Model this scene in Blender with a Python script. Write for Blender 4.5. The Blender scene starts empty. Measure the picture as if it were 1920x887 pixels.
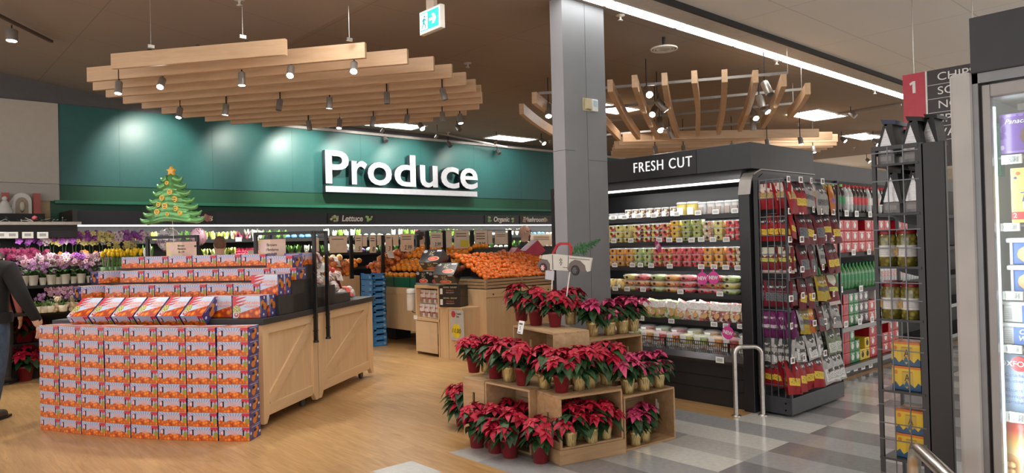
import bpy, bmesh, math, random
from mathutils import Vector, Matrix, Euler
C = bpy.context.scene.collection
SC = bpy.context.scene
random.seed(7)
PI = math.pi

# ------------------------------------------------------------------ camera
FPX, CX, CY = 1332.0, 960.0, 443.5
def _n(v): return v / v.length
_X = _n(Vector((2450-CX, -(420-CY), -FPX)))
_Y0 = Vector((-230-CX, -(487-CY), -FPX))
_Y = _n(_Y0 - _X*_X.dot(_Y0))
_Z = _X.cross(_Y)
ROT = Matrix((_X, _Y, _Z))            # rows: world axes in camera coordinates
CAM = Vector((0, 0, 1.6))
cd = bpy.data.cameras.new('camera'); cam = bpy.data.objects.new('camera', cd); C.objects.link(cam)
cd.sensor_width = 36; cd.lens = 36*FPX/1920; cd.clip_start = .05; cd.clip_end = 200
cam.matrix_world = Matrix.Translation(CAM) @ ROT.to_4x4()
SC.camera = cam

def ray(px, py): return ROT @ Vector(((px-CX)/FPX, -(py-CY)/FPX, -1))
def at(px, py, x=None, y=None, z=None):
    """where the sight line through a picture point meets a wall, a shelf or the floor"""
    d = ray(px, py)
    t = (z-1.6)/d.z if z is not None else (x/d.x if x is not None else y/d.y)
    return CAM + d*t
def atd(px, py, D): return CAM + ray(px, py)*D

# ------------------------------------------------------------------ world, light, exposure
W = bpy.data.worlds.new('world'); SC.world = W; W.use_nodes = True
W.node_tree.nodes['Background'].inputs[0].default_value = (1, .97, .93, 1)
W.node_tree.nodes['Background'].inputs[1].default_value = .85
SC.view_settings.view_transform = 'Standard'; SC.view_settings.look = 'None'
SC.view_settings.gamma = 1; SC.view_settings.use_curve_mapping = False
SC.view_settings.exposure = 0.95
try:
    SC.cycles.use_denoising = True; SC.cycles.max_bounces = 6; SC.cycles.transparent_max_bounces = 12
    SC.cycles.sample_clamp_indirect = 4; SC.cycles.caustics_reflective = False; SC.cycles.caustics_refractive = False
except Exception: pass
PANEL_E = 7.5      # emission of ceiling panels
STRIP_E = 6.0
CAN_E = 30.0
SPOT_W = 70.0      # wattage of the little can spots
CASE_W = 17.0

def area_light(name, loc, sx, sy, watts, rot=(0, 0, 0), col=(1, .96, .9), parent=None):
    l = bpy.data.lights.new(name, 'AREA'); l.shape = 'RECTANGLE'; l.size = sx; l.size_y = sy; l.energy = watts; l.color = col
    o = bpy.data.objects.new(name, l); C.objects.link(o); o.location = loc; o.rotation_euler = rot
    if parent: o.parent = parent
    return o
def aim(o, d): o.rotation_euler = Vector(d).to_track_quat('-Z', 'Y').to_euler(); return o
def spot_light(name, loc, target, watts, deg=50, col=(1, .95, .86), blend=.6, parent=None, r=.03):
    l = bpy.data.lights.new(name, 'SPOT'); l.energy = watts; l.spot_size = math.radians(deg); l.spot_blend = blend; l.color = col
    l.shadow_soft_size = r
    o = bpy.data.objects.new(name, l); C.objects.link(o)
    o.location = loc; o.rotation_euler = (Vector(target)-Vector(loc)).to_track_quat('-Z', 'Y').to_euler()
    return o

# ------------------------------------------------------------------ materials
class NT:
    """tiny shader-node writer; sockets or numbers may be passed anywhere"""
    def __init__(s, name, rough=.5, metal=0.0, coat=0.0, spec=.5):
        s.m = bpy.data.materials.new(name); s.m.use_nodes = True; s.t = s.m.node_tree
        s.b = s.t.nodes['Principled BSDF']; s.b.inputs['Roughness'].default_value = rough
        s.b.inputs['Metallic'].default_value = metal; s.b.inputs['Coat Weight'].default_value = coat
        s.b.inputs['Specular IOR Level'].default_value = spec
        s.b.inputs['Coat Roughness'].default_value = .12
    def new(s, t, **kw):
        n = s.t.nodes.new(t)
        for k, v in kw.items(): setattr(n, k, v)
        return n
    def put(s, sock, v):
        if isinstance(v, bpy.types.NodeSocket): s.t.links.new(v, sock)
        elif isinstance(v, (tuple, list)):
            if len(v) == 3 and sock.type == 'RGBA': v = (*v, 1)
            sock.default_value = v
        else: sock.default_value = v
    def math(s, op, a, b=0.0, c=0.0):
        n = s.new('ShaderNodeMath', operation=op); s.put(n.inputs[0], a); s.put(n.inputs[1], b); s.put(n.inputs[2], c); return n.outputs[0]
    def mix(s, f, a, b, mode='MIX'):
        n = s.new('ShaderNodeMix', data_type='RGBA', blend_type=mode)
        s.put(n.inputs[0], f); s.put(n.inputs[6], a); s.put(n.inputs[7], b); return n.outputs[2]
    def gen(s, src='Generated'):
        n = s.new('ShaderNodeTexCoord'); v = n.outputs[src]
        q = s.new('ShaderNodeSeparateXYZ'); s.t.links.new(v, q.inputs[0]); return v, q.outputs[0], q.outputs[1], q.outputs[2]
    def comb(s, x, y, z=0.0):
        n = s.new('ShaderNodeCombineXYZ'); s.put(n.inputs[0], x); s.put(n.inputs[1], y); s.put(n.inputs[2], z); return n.outputs[0]
    def noise(s, v=None, scale=5, detail=3, rough=.5, dist=0):
        n = s.new('ShaderNodeTexNoise'); n.inputs['Scale'].default_value = scale; n.inputs['Detail'].default_value = detail
        n.inputs['Roughness'].default_value = rough; n.inputs['Distortion'].default_value = dist
        if v is not None: s.t.links.new(v, n.inputs['Vector'])
        return n.outputs['Fac']
    def vor(s, v=None, scale=5, out='Color', feat='F1', rnd=1.0):
        n = s.new('ShaderNodeTexVoronoi', feature=feat); n.inputs['Scale'].default_value = scale; n.inputs['Randomness'].default_value = rnd
        if v is not None: s.t.links.new(v, n.inputs['Vector'])
        return n.outputs[out]
    def ramp(s, f, stops, interp='LINEAR'):
        n = s.new('ShaderNodeValToRGB'); n.color_ramp.interpolation = interp
        e = n.color_ramp.elements
        while len(e) < len(stops): e.new(.5)
        for i, (p, c) in enumerate(stops): e[i].position = p; e[i].color = (*c, 1)
        s.t.links.new(f, n.inputs[0]); return n.outputs[0]
    def bump(s, h, strength=.3, dist=.01):
        n = s.new('ShaderNodeBump'); n.inputs['Strength'].default_value = strength; n.inputs['Distance'].default_value = dist
        s.t.links.new(h, n.inputs['Height']); s.t.links.new(n.outputs[0], s.b.inputs['Normal'])
    def between(s, v, a, b):
        return s.math('MULTIPLY', s.math('GREATER_THAN', v, a), s.math('LESS_THAN', v, b))
    def rect(s, x, z, x0, x1, z0, z1): return s.math('MULTIPLY', s.between(x, x0, x1), s.between(z, z0, z1))
    def disc(s, x, z, cx, cz, rx, rz):
        a = s.math('DIVIDE', s.math('SUBTRACT', x, cx), rx); b = s.math('DIVIDE', s.math('SUBTRACT', z, cz), rz)
        return s.math('LESS_THAN', s.math('ADD', s.math('MULTIPLY', a, a), s.math('MULTIPLY', b, b)), 1.0)
    def col(s, c): s.put(s.b.inputs['Base Color'], c); return s.m
_mc = {}
def M(col, rough=.5, metal=0.0, coat=0.0, name='paint', var=.06, scale=12, spec=.5):
    """plain painted / plastic surface with a little procedural tone variation"""
    k = (tuple(col), rough, metal, coat, var, scale)
    if k in _mc: return _mc[k]
    n = NT(name, rough, metal, coat, spec)
    v, *_ = n.gen('Object')
    f = n.noise(v, scale, 2)
    lo = tuple(max(0, c*(1-var)) for c in col); hi = tuple(min(1, c*(1+var)) for c in col)
    n.col(n.ramp(f, [(.3, lo), (.7, hi)]))
    _mc[k] = n.m; return n.m
def emit(col, e, name='lamp_glow'):
    k = (tuple(col), e, 'e')
    if k in _mc: return _mc[k]
    n = NT(name); n.b.inputs['Base Color'].default_value = (*col, 1)
    n.b.inputs['Emission Color'].default_value = (*col, 1); n.b.inputs['Emission Strength'].default_value = e
    _mc[k] = n.m; return n.m

def wood_mat(name, c0, c1, scale=3.0, axis='X', rough=.45, knots=True, coat=0.0):
    n = NT(name, rough, coat=coat); v, x, y, z = n.gen('Object')
    st = {'X': (x, .12), 'Y': (y, .12), 'Z': (z, .12)}
    vec = n.comb(n.math('MULTIPLY', x, .12 if axis == 'X' else 1), n.math('MULTIPLY', y, .12 if axis == 'Y' else 1), n.math('MULTIPLY', z, .12 if axis == 'Z' else 1))
    g = n.noise(vec, scale*9, 5, .6, .6)
    big = n.noise(vec, scale*2, 2)
    c = n.ramp(g, [(.3, c0), (.7, c1)])
    c = n.mix(n.math('MULTIPLY', big, .35), c, tuple(q*.8 for q in c0))
    if knots:
        kv = n.comb(n.math('MULTIPLY', x, 1 if axis != 'X' else .5), n.math('MULTIPLY', y, 1 if axis != 'Y' else .5), n.math('MULTIPLY', z, 1 if axis != 'Z' else .5))
        d = n.vor(kv, scale*1.6, 'Distance')
        c = n.mix(n.ramp(d, [(.03, (.75,)*3), (.09, (0,)*3)]), c, tuple(q*.45 for q in c0))
    n.bump(g, .08, .003)
    return n.col(c)

PINE = wood_mat('pine_wood', (.62, .40, .23), (.75, .52, .33), 2.5, 'X')
MAPLE = wood_mat('maple_wood', (.71, .49, .27), (.81, .59, .36), 1.6, 'Z', .38, knots=False)
MAPLEX = wood_mat('maple_wood', (.71, .49, .27), (.81, .59, .36), 1.6, 'X', .38, knots=False)
CRATE = wood_mat('crate_wood', (.33, .19, .09), (.50, .32, .17), 2.2, 'X', .6)
CRATEL = wood_mat('crate_wood', (.42, .26, .13), (.60, .41, .24), 2.2, 'X', .6)
BLACK = M((.006, .006, .007), .35, name='black_metal')
BLACKM = M((.010, .010, .011), .6, name='black_matte')
CHAR = M((.022, .023, .028), .4, name='charcoal_metal')
CHARL = M((.05, .052, .06), .45, name='charcoal_panel')
RACKG = M((.035, .037, .045), .42, name='rack_metal')
WIRE = M((.14, .145, .16), .35, .6, name='wire_metal')
STEEL = M((.62, .60, .57), .28, 1.0, name='brushed_steel', var=.1, scale=40)
GREYP = M((.27, .28, .30), .5, name='grey_paint')
WHITE = M((.8, .8, .79), .5, name='white_plastic')
TAGW = M((.86, .87, .86), .5, name='tag_white')
TAGD = M((.12, .12, .13), .5, name='tag_ink')
INK = M((.03, .025, .02), .6, name='ink')
KRAFT = M((.80, .65, .50), .8, name='kraft_card')
CANM = M((.33, .31, .29), .35, .5, name='can_metal')

# ------------------------------------------------------------------ mesh helpers
class MB:
    def __init__(s): s.v = []; s.f = []; s.m = []; s.s = []
    def add(s, vs, fs, m=0, smooth=False):
        o = len(s.v); s.v += [tuple(v) for v in vs]
        for f in fs: s.f.append([i+o for i in f]); s.m.append(m); s.s.append(smooth)
        return s
    def box(s, x0, x1, y0, y1, z0, z1, m=0):
        if isinstance(m, int): m = [m]*6
        o = len(s.v)
        s.v += [(x, y, z) for z in (z0, z1) for y in (y0, y1) for x in (x0, x1)]
        for f, q in zip([(0, 1, 5, 4), (3, 2, 6, 7), (2, 0, 4, 6), (1, 3, 7, 5), (4, 5, 7, 6), (2, 3, 1, 0)], m):   # -y +y -x +x +z -z
            s.f.append([i+o for i in f]); s.m.append(q); s.s.append(False)
        return s
    def bar(s, p, q, w, h, up=(0, 0, 1), m=0):
        p = Vector(p); q = Vector(q); d = (q-p).normalized(); u = Vector(up)
        if abs(d.dot(u)) > .98: u = Vector((1, 0, 0))
        a = d.cross(u).normalized(); b = a.cross(d).normalized()
        vs = [e + a*i*w/2 + b*j*h/2 for e in (p, q) for i, j in ((-1, -1), (1, -1), (1, 1), (-1, 1))]
        return s.add(vs, [(0, 1, 2, 3), (7, 6, 5, 4), (0, 4, 5, 1), (1, 5, 6, 2), (2, 6, 7, 3), (3, 7, 4, 0)], m)
    def tube(s, pts, r, n=8, m=0, caps=True):
        pts = [Vector(p) for p in pts]; rs = r if isinstance(r, (list, tuple)) else [r]*len(pts)
        vs = []; a = None
        for i, p in enumerate(pts):
            d = (pts[min(i+1, len(pts)-1)] - pts[max(i-1, 0)]).normalized()
            if a is None:
                a = d.orthogonal().normalized()
            else:
                a = (a - d*a.dot(d)).normalized()
            b = d.cross(a)
            for k in range(n):
                t = 2*PI*k/n; vs.append(p + (a*math.cos(t)+b*math.sin(t))*rs[i])
        fs = [(i*n+k, i*n+(k+1) % n, (i+1)*n+(k+1) % n, (i+1)*n+k) for i in range(len(pts)-1) for k in range(n)]
        s.add(vs, fs, m, True)
        if caps:
            s.add(vs[:n], [tuple(range(n))[::-1]], m); s.add(vs[-n:], [tuple(range(n))], m)
        return s
    def lathe(s, prof, c=(0, 0, 0), n=16, m=0, smooth=True, wob=0.0):
        vs = []
        for j, (r, z) in enumerate(prof):
            for k in range(n):
                t = 2*PI*k/n; rr = r*(1+(wob*(1 if k % 2 else -1)))
                vs.append((c[0]+rr*math.cos(t), c[1]+rr*math.sin(t), c[2]+z))
        fs = [(i*n+k, i*n+(k+1) % n, (i+1)*n+(k+1) % n, (i+1)*n+k) for i in range(len(prof)-1) for k in range(n)]
        s.add(vs, fs, m, smooth)
        if prof[0][0] > 1e-6: s.add(vs[:n], [tuple(range(n))[::-1]], m)
        if prof[-1][0] > 1e-6: s.add(vs[-n:], [tuple(range(n))], m)
        return s
    def prism(s, poly, y0, y1, m=0, axis='y'):
        n = len(poly)
        if axis == 'y': vs = [(x, y0, z) for x, z in poly] + [(x, y1, z) for x, z in poly]
        elif axis == 'x': vs = [(y0, x, z) for x, z in poly] + [(y1, x, z) for x, z in poly]
        else: vs = [(x, z, y0) for x, z in poly] + [(x, z, y1) for x, z in poly]
        fs = [tuple(range(n)), tuple(range(n, 2*n))[::-1]] + [(i, i+n, (i+1) % n+n, (i+1) % n) for i in range(n)]
        return s.add(vs, fs, m)
    def ball(s, c, r, m=0, sub=2, sc=(1, 1, 1), jit=0.0):
        bm = bmesh.new(); bmesh.ops.create_icosphere(bm, subdivisions=sub, radius=1)
        vs = []
        for v in bm.verts:
            k = r*(1+random.uniform(-jit, jit)); vs.append((c[0]+v.co.x*k*sc[0], c[1]+v.co.y*k*sc[1], c[2]+v.co.z*k*sc[2]))
        bm.verts.index_update()
        fs = [tuple(v.index for v in f.verts) for f in bm.faces]; bm.free()
        return s.add(vs, fs, m, True)
    def mesh(s, name, mats):
        me = bpy.data.meshes.new(name); me.from_pydata(s.v, [], s.f)
        for q in mats: me.materials.append(q)
        me.polygons.foreach_set('material_index', s.m); me.polygons.foreach_set('use_smooth', s.s)
        bm = bmesh.new(); bm.from_mesh(me); bmesh.ops.recalc_face_normals(bm, faces=bm.faces); bm.to_mesh(me); bm.free()
        me.update(); return me
    def build(s, name, mats, parent=None, bevel=0, loc=None, rz=None):
        if not isinstance(mats, (list, tuple)): mats = [mats]
        o = bpy.data.objects.new(name, s.mesh(name, mats)); C.objects.link(o)
        if parent: o.parent = parent
        if bevel:
            b = o.modifiers.new('bevel', 'BEVEL'); b.width = bevel; b.segments = 2; b.limit_method = 'ANGLE'; b.angle_limit = .7
        if loc is not None: o.location = loc
        if rz is not None: o.rotation_euler = (0, 0, rz)
        return o
def tag(o, label, cat, group=None, kind=None):
    o['label'] = label; o['category'] = cat
    if group: o['group'] = group
    if kind: o['kind'] = kind
    return o
def thing(name, label, cat, loc=(0, 0, 0), rz=0, group=None):
    o = bpy.data.objects.new(name, None); o.empty_display_size = .1; C.objects.link(o)
    o.location = loc; o.rotation_euler = (0, 0, rz) if not isinstance(rz, tuple) else rz
    return tag(o, label, cat, group)
def structure(o): o['kind'] = 'structure'; return o
def dup(root, loc=None, rz=None, label=None, group=None):
    r = root.copy(); C.objects.link(r)
    if loc is not None: r.location = loc
    if rz is not None: r.rotation_euler = (0, 0, rz) if not isinstance(rz, tuple) else rz
    if label: r['label'] = label
    if group: r['group'] = group
    for ch in list(root.children):
        c = ch.copy(); C.objects.link(c); c.parent = r
        for g in list(ch.children):
            d = g.copy(); C.objects.link(d); d.parent = c
    return r
PROTOS = []
class Proto:
    """first placing uses the built thing itself, later ones copy it"""
    def __init__(s, o): s.o = o; s.used = False; PROTOS.append(s)
    def put(s, loc, rz=0, label=None, group=None, scale=None):
        if not s.used:
            s.used = True; o = s.o; o.location = loc; o.rotation_euler = (0, 0, rz) if not isinstance(rz, tuple) else rz
            if label: o['label'] = label
            if group: o['group'] = group
        else: o = dup(s.o, loc, rz, label, group)
        if scale: o.scale = (scale,)*3 if not isinstance(scale, tuple) else scale
        return o
def text(body, size, mat, name='lettering', parent=None, loc=(0, 0, 0), rot=(PI/2, 0, 0), ext=.002, off=0.0, align='CENTER', sx=1, shear=0, sp=1.0):
    cu = bpy.data.curves.new(name, 'FONT'); cu.body = body; cu.size = size; cu.extrude = ext; cu.offset = off; cu.align_x = align; cu.align_y = 'CENTER'
    cu.shear = shear; cu.space_character = sp; cu.resolution_u = 4
    t = bpy.data.objects.new('tmp', cu); C.objects.link(t)
    bpy.context.view_layer.update()
    me = bpy.data.meshes.new_from_object(t); bpy.data.objects.remove(t); bpy.data.curves.remove(cu)
    me.materials.clear(); me.materials.append(mat)
    o = bpy.data.objects.new(name, me); C.objects.link(o); o.location = loc; o.rotation_euler = rot; o.scale = (sx, 1, 1)
    if parent: o.parent = parent
    return o
ORD = ['first', 'second', 'third', 'fourth', 'fifth', 'sixth', 'seventh', 'eighth', 'ninth', 'tenth', 'eleventh', 'twelfth', 'thirteenth', 'fourteenth', 'fifteenth', 'sixteenth', 'seventeenth', 'eighteenth', 'nineteenth', 'twentieth']
def ordi(i, n=None, a='left', b='right'):
    if n is not None and i == n-1 and n > 1: return 'last on the ' + b
    return ORD[i] + ' from the ' + a
# ------------------------------------------------------------------ floor
def floor_wood():
    n = NT('oak_plank_floor', .32, spec=.4); v, x, y, z = n.gen('Object')
    vec = n.comb(y, x, 0)
    br = n.new('ShaderNodeTexBrick'); br.inputs['Scale'].default_value = 1; br.inputs['Brick Width'].default_value = 1.2
    br.inputs['Row Height'].default_value = .16; br.inputs['Mortar Size'].default_value = .0012; br.offset = .37
    br.inputs['Color1'].default_value = (.48, .28, .11, 1); br.inputs['Color2'].default_value = (.60, .37, .165, 1); br.inputs['Mortar'].default_value = (.33, .19, .08, 1)
    n.t.links.new(vec, br.inputs['Vector'])
    gv = n.comb(n.math('MULTIPLY', x, 12), n.math('MULTIPLY', y, 1.1), 0)
    g = n.noise(gv, 2.2, 5, .65, .8)
    g2 = n.noise(n.comb(n.math('MULTIPLY', x, 3), n.math('MULTIPLY', y, .8), 0), 1.3, 2)
    c = n.mix(n.ramp(g, [(.35, (.0,)*3), (.75, (.8,)*3)]), br.outputs[0], (.27, .135, .045))
    c = n.mix(n.math('MULTIPLY', g2, .3), c, (.60, .37, .17))
    n.put(n.b.inputs['Roughness'], n.math('ADD', n.math('MULTIPLY', g, .18), .22))
    return n.col(c)
def tile(c, nm):
    n = NT(nm, .12, spec=.6); v, *_ = n.gen('Object')
    f = n.noise(v, 26, 5, .7); g = n.noise(v, 90, 2)
    cc = n.ramp(f, [(.3, tuple(q*.86 for q in c)), (.7, tuple(min(1, q*1.08) for q in c))])
    cc = n.mix(n.math('MULTIPLY', g, .25), cc, tuple(q*.75 for q in c))
    n.put(n.b.inputs['Roughness'], n.math('ADD', n.math('MULTIPLY', f, .16), .06))
    return n.col(cc)
TW, TL, TM, TD = tile((.64, .63, .59), 'white_tile'), tile((.50, .49, .46), 'pale_grey_tile'), tile((.37, .37, .375), 'grey_tile'), tile((.235, .23, .235), 'dark_grey_tile')
X0, XS, Y0, YS = 5.62, .335, 3.42, .345
mb = MB()
def quad(x0, x1, y0, y1, m): mb.add([(x0, y0, 0), (x1, y0, 0), (x1, y1, 0), (x0, y1, 0)], [(0, 1, 2, 3)], m)
rt = random.Random(3)
for i in range(-26, 40):
    xa, xb = X0+i*XS, X0+(i+1)*XS
    j = -24
    ph = (i//2*3) % 4
    while j < 4:
        L = 2
        ya, yb = Y0+j*YS, Y0+(j+L)*YS
        if i % 2 == 0:
            q = (j//2+ph//2) % 2; m = 1 if (q == 0) == (i % 4 == 0) else 4
            if i == 0: m = 1 if j == -2 else 4
            if i == -2: m = 1 if j >= -2 else 4
            if i == -4: m = 1 if j >= -2 else 4
            if i == -6: m = 4
        else: m = rt.choice([2, 3, 3])
        # left of the stepped border everything is plank floor
        lim = Y0+3*YS if i <= -1 else Y0
        if i < -7: lim = -40
        if ya < lim:
            quad(xa, xb, ya, min(yb, lim), m)
            if yb > lim: quad(xa, xb, lim, Y0+4*YS, 0) if j+L >= 4 else None
        else: quad(xa, xb, ya, yb, 0)
        j += L
# the one loose white tile set in the planks and the big plank field behind
quad(2.955-.34, 2.955, 4.11, 4.49, 1)
mb.v[-4:] = [(v[0], v[1], .0012) for v in mb.v[-4:]]
quad(-6, 40, Y0+4*YS, 14, 0)
structure(mb.build('floor', [floor_wood(), TW, TL, TM, TD]))

# ------------------------------------------------------------------ ceiling
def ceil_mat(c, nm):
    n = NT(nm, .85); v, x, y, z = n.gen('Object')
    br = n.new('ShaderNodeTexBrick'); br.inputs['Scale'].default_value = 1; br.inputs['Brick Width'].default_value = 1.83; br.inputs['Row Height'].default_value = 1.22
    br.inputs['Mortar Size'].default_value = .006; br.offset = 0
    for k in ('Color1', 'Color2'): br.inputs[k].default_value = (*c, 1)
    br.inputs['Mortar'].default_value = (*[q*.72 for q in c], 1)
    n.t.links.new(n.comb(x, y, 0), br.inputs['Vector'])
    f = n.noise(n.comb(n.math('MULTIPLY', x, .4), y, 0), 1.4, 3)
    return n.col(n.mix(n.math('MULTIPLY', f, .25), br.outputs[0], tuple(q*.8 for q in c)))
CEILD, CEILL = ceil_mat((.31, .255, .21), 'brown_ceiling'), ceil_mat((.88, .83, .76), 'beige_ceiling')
ZC = 4.0
mb = MB()
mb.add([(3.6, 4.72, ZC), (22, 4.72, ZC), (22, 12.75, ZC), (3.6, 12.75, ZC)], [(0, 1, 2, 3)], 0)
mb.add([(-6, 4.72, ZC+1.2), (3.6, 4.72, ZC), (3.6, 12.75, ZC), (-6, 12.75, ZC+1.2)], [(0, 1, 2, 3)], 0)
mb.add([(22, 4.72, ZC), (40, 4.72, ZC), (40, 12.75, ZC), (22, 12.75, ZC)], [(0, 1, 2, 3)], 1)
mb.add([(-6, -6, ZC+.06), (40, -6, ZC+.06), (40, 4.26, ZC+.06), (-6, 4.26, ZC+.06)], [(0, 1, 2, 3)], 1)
mb.add([(-6, 4.30, ZC), (40, 4.30, ZC), (40, 4.56, ZC), (-6, 4.56, ZC)], [(0, 1, 2, 3)], 2)
mb.add([(-6, 4.56, ZC+.05), (40, 4.56, ZC+.05), (40, 4.72, ZC+.05), (-6, 4.72, ZC+.05)], [(0, 1, 2, 3)], 2)
mb.box(-6, 40, 4.26, 4.30, ZC, ZC+.3, 3)
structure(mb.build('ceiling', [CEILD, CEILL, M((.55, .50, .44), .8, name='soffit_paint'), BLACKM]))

# ------------------------------------------------------------------ walls
GRN1 = M((.026, .125, .118), .42, name='teal_green_wall', var=.03); GRN2 = M((.016, .095, .052), .5, name='green_wall_band', var=.03); GRN3 = M((.025, .17, .10), .4, name='green_ledge', var=.03)
PUTTY = M((.50, .46, .40), .7, name='putty_wall', var=.03); PUTTYD = M((.45, .42, .38), .7, name='putty_wall_low', var=.03)
WY = 12.6
mb = MB()
mb.box(2.07, 15.5, WY, WY+.15, 2.67, 3.9, 0)
mb.box(1.95, 15.5, WY+.01, WY+.15, 0, 2.665, 1)
mb.box(2.0, 15.5, WY-.10, WY+.01, 2.38, 2.43, 2)
mb.box(-6, 2.07, WY-.02, WY+.15, 2.68, 3.9, 3)
mb.box(-6, 2.07, WY-.02, WY+.15, 2.42, 2.675, 4)
mb.box(-6, 1.95, WY, WY+.15, 0, 2.42, 5)
mb.box(-6, 15.5, WY+.03, WY+.15, 3.9, 5.2, 6)
for k in range(9):   # faint panel joints of the green wall
    mb.box(2.9+k*1.45, 2.904+k*1.45, WY-.002, WY, 2.68, 3.9, 7)
structure(mb.build('wall_back', [GRN1, GRN2, GRN3, PUTTY, PUTTYD, M((.50, .36, .20), .7, name='tan_wall'), M((.11, .105, .11), .7, name='grey_soffit'), M((.012, .1, .09), .5, name='joint')]))
mb = MB(); mb.box(15.4, 15.5, 12.6, 12.75, 0, 4.2); mb.box(30, 30.15, -6, 14, 0, 5)
structure(mb.build('wall_right', [M((.55, .50, .44), .7, name='far_wall')]))
mb = MB(); mb.box(15.5, 30, 12.6, 12.75, 0, 4.2)
structure(mb.build('wall_far', [M((.40, .37, .34), .7, name='far_wall_grey')]))
# white trim on top of the green wall where the wood canopy ends
mb = MB(); mb.box(5.4, 15.5, WY-.05, WY, 3.87, 3.92); structure(mb.build('trim_1', [M((.55, .5, .47), .5, name='pale_trim')]))

# square-edged column with board joints
col = tag(MB().box(5.0, 5.62, 4.785, 4.95, 0, ZC+.06, [0, 0, 1, 0, 0, 0]).build('column', [M((.20, .21, .225), .55, name='column_grey', var=.05, scale=3), M((.30, .305, .33), .55, name='column_grey', var=.04, scale=3)]),  # left face gets a lighter grey, painting in the brighter light there
          'grey painted square column standing behind the poinsettia crates', 'column', kind='structure')
mb = MB(); mb.box(5.325, 5.328, 4.783, 4.786, 0, 4); mb.box(5.328, 5.62, 4.783, 4.786, 2.42, 2.424); mb.box(5.0, 5.14, 4.783, 4.786, 2.50, 2.504); mb.box(4.998, 5.0, 4.785, 4.95, 2.50, 2.504)
mb.build('board_joint', [M((.10, .10, .11), .8, name='joint_dark')], col)
# thermostat and beige box on the column
zt = at(1110, 198, y=4.78)
t = thing('thermostat', 'white thermostat with a blue screen on the grey column', 'thermostat', (zt.x+.018, 4.785, zt.z))
MB().box(-.045, .045, -.035, 0, -.062, .062).build('body', [WHITE], t, bevel=.008)
MB().box(-.028, .028, -.038, -.034, -.015, .045).build('screen', [M((.35, .55, .65), .3, name='lcd')], t)
t = thing('wall_box', 'beige metal control box beside the thermostat on the column', 'control box', (zt.x-.085, 4.785, zt.z))
MB().box(-.05, .045, -.012, 0, -.065, .065).build('back_plate', [M((.45, .40, .26), .5, name='beige_metal')], t)
MB().box(-.03, .035, -.05, -.012, -.05, .055).build('cover', [M((.52, .46, .30), .5, name='beige_metal')], t, bevel=.004)

# ------------------------------------------------------------------ ceiling lamps
def panel(x0, x1, y0, y1, label, z=ZC):
    t = thing('ceiling_light', label, 'ceiling light', ((x0+x1)/2, (y0+y1)/2, z-.01), 0)
    w, d = (x1-x0)/2, (y1-y0)/2
    f = MB()
    for a in ((-w, w, -d, -d+.03), (-w, w, d-.03, d), (-w, -w+.03, -d+.03, d-.03), (w-.03, w, -d+.03, d-.03)): f.box(*a, -.01, .012)
    f.build('frame', [WHITE], t)
    MB().box(-w+.03, w-.03, -d+.03, d-.03, -.004, .006).build('diffuser', [emit((1, .97, .93), PANEL_E)], t)
panel(2.7, 3.9, 5.54, 6.14, 'square bright ceiling panel at the top edge left of the exit sign', ZC+.04)
panel(7.0, 8.2, 11.6, 12.2, 'small bright ceiling panel above the produce wall at the canopy tip')
panel(10.15, 11.35, 11.7, 12.25, 'flat bright ceiling panel right of the produce sign near the column')
panel(13.2, 14.5, 6.05, 6.75, 'large bright ceiling panel between the curved wood slats and aisle sign')
panel(17.2, 18.5, 6.8, 7.4, 'far bright ceiling panel beyond the second wood canopy')
panel(24, 25.3, 8.2, 8.8, 'most distant bright ceiling panel over the dark coolers')
panel(9.2, 10.4, 8.0, 8.6, 'bright ceiling panel hidden behind the grey column')
panel(1.0, 2.2, 3.2, 3.8, 'bright ceiling panel above the open floor near the viewer', ZC+.06)
panel(-3.5, -2.3, 7, 7.6, 'bright ceiling panel far left over the flower department', ZC+.9)
panel(3.2, 4.4, 1.6, 2.2, 'bright ceiling panel above the freezer aisle', ZC+.06)
panel(8.5, 9.7, .8, 1.4, 'bright ceiling panel above the drinks aisle', ZC+.06)
t = thing('linear_light', 'long row of bright fluorescent lights running across the ceiling', 'ceiling light', (0, 4.64, ZC), 0)
k = 0
x = -4.2
while x < 24:
    MB().box(x+.03, x+1.19, -.078, .078, -.004, .01).build('diffuser', [emit((1, .99, .96), STRIP_E)], t); x += 1.22
MB().box(-4.3, 24.2, -.085, .085, .012, .03).build('housing', [WHITE], t)

def can_spot(loc, target, label, group, lit=True, watts=None, r=.038, L=.13, deg=60, name='spotlight', light=False, drop=.05):
    t = thing(name, label, 'spotlight', loc, 0, group)
    d = (Vector(target)-Vector(loc)).normalized()
    MB().tube([(0, 0, drop), (0, 0, 0)], .008, 6).build('stem', [BLACKM], t)
    a = Vector((0, 0, -.01)); b = a + d*L
    MB().tube([a-d*.01, a, b], [r*.8, r, r], 12).build('housing', [CANM], t)
    MB().tube([b-d*.004, b+d*.002], r*.86, 12).build('lens', [emit((1, .96, .88), CAN_E) if lit else M((.1, .09, .08), .3, name='lens_off')], t)
    if light:
        spot_light('spot_beam', tuple(Vector(loc)+d*(L+.03)), target, watts or SPOT_W, deg)
    return t

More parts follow.
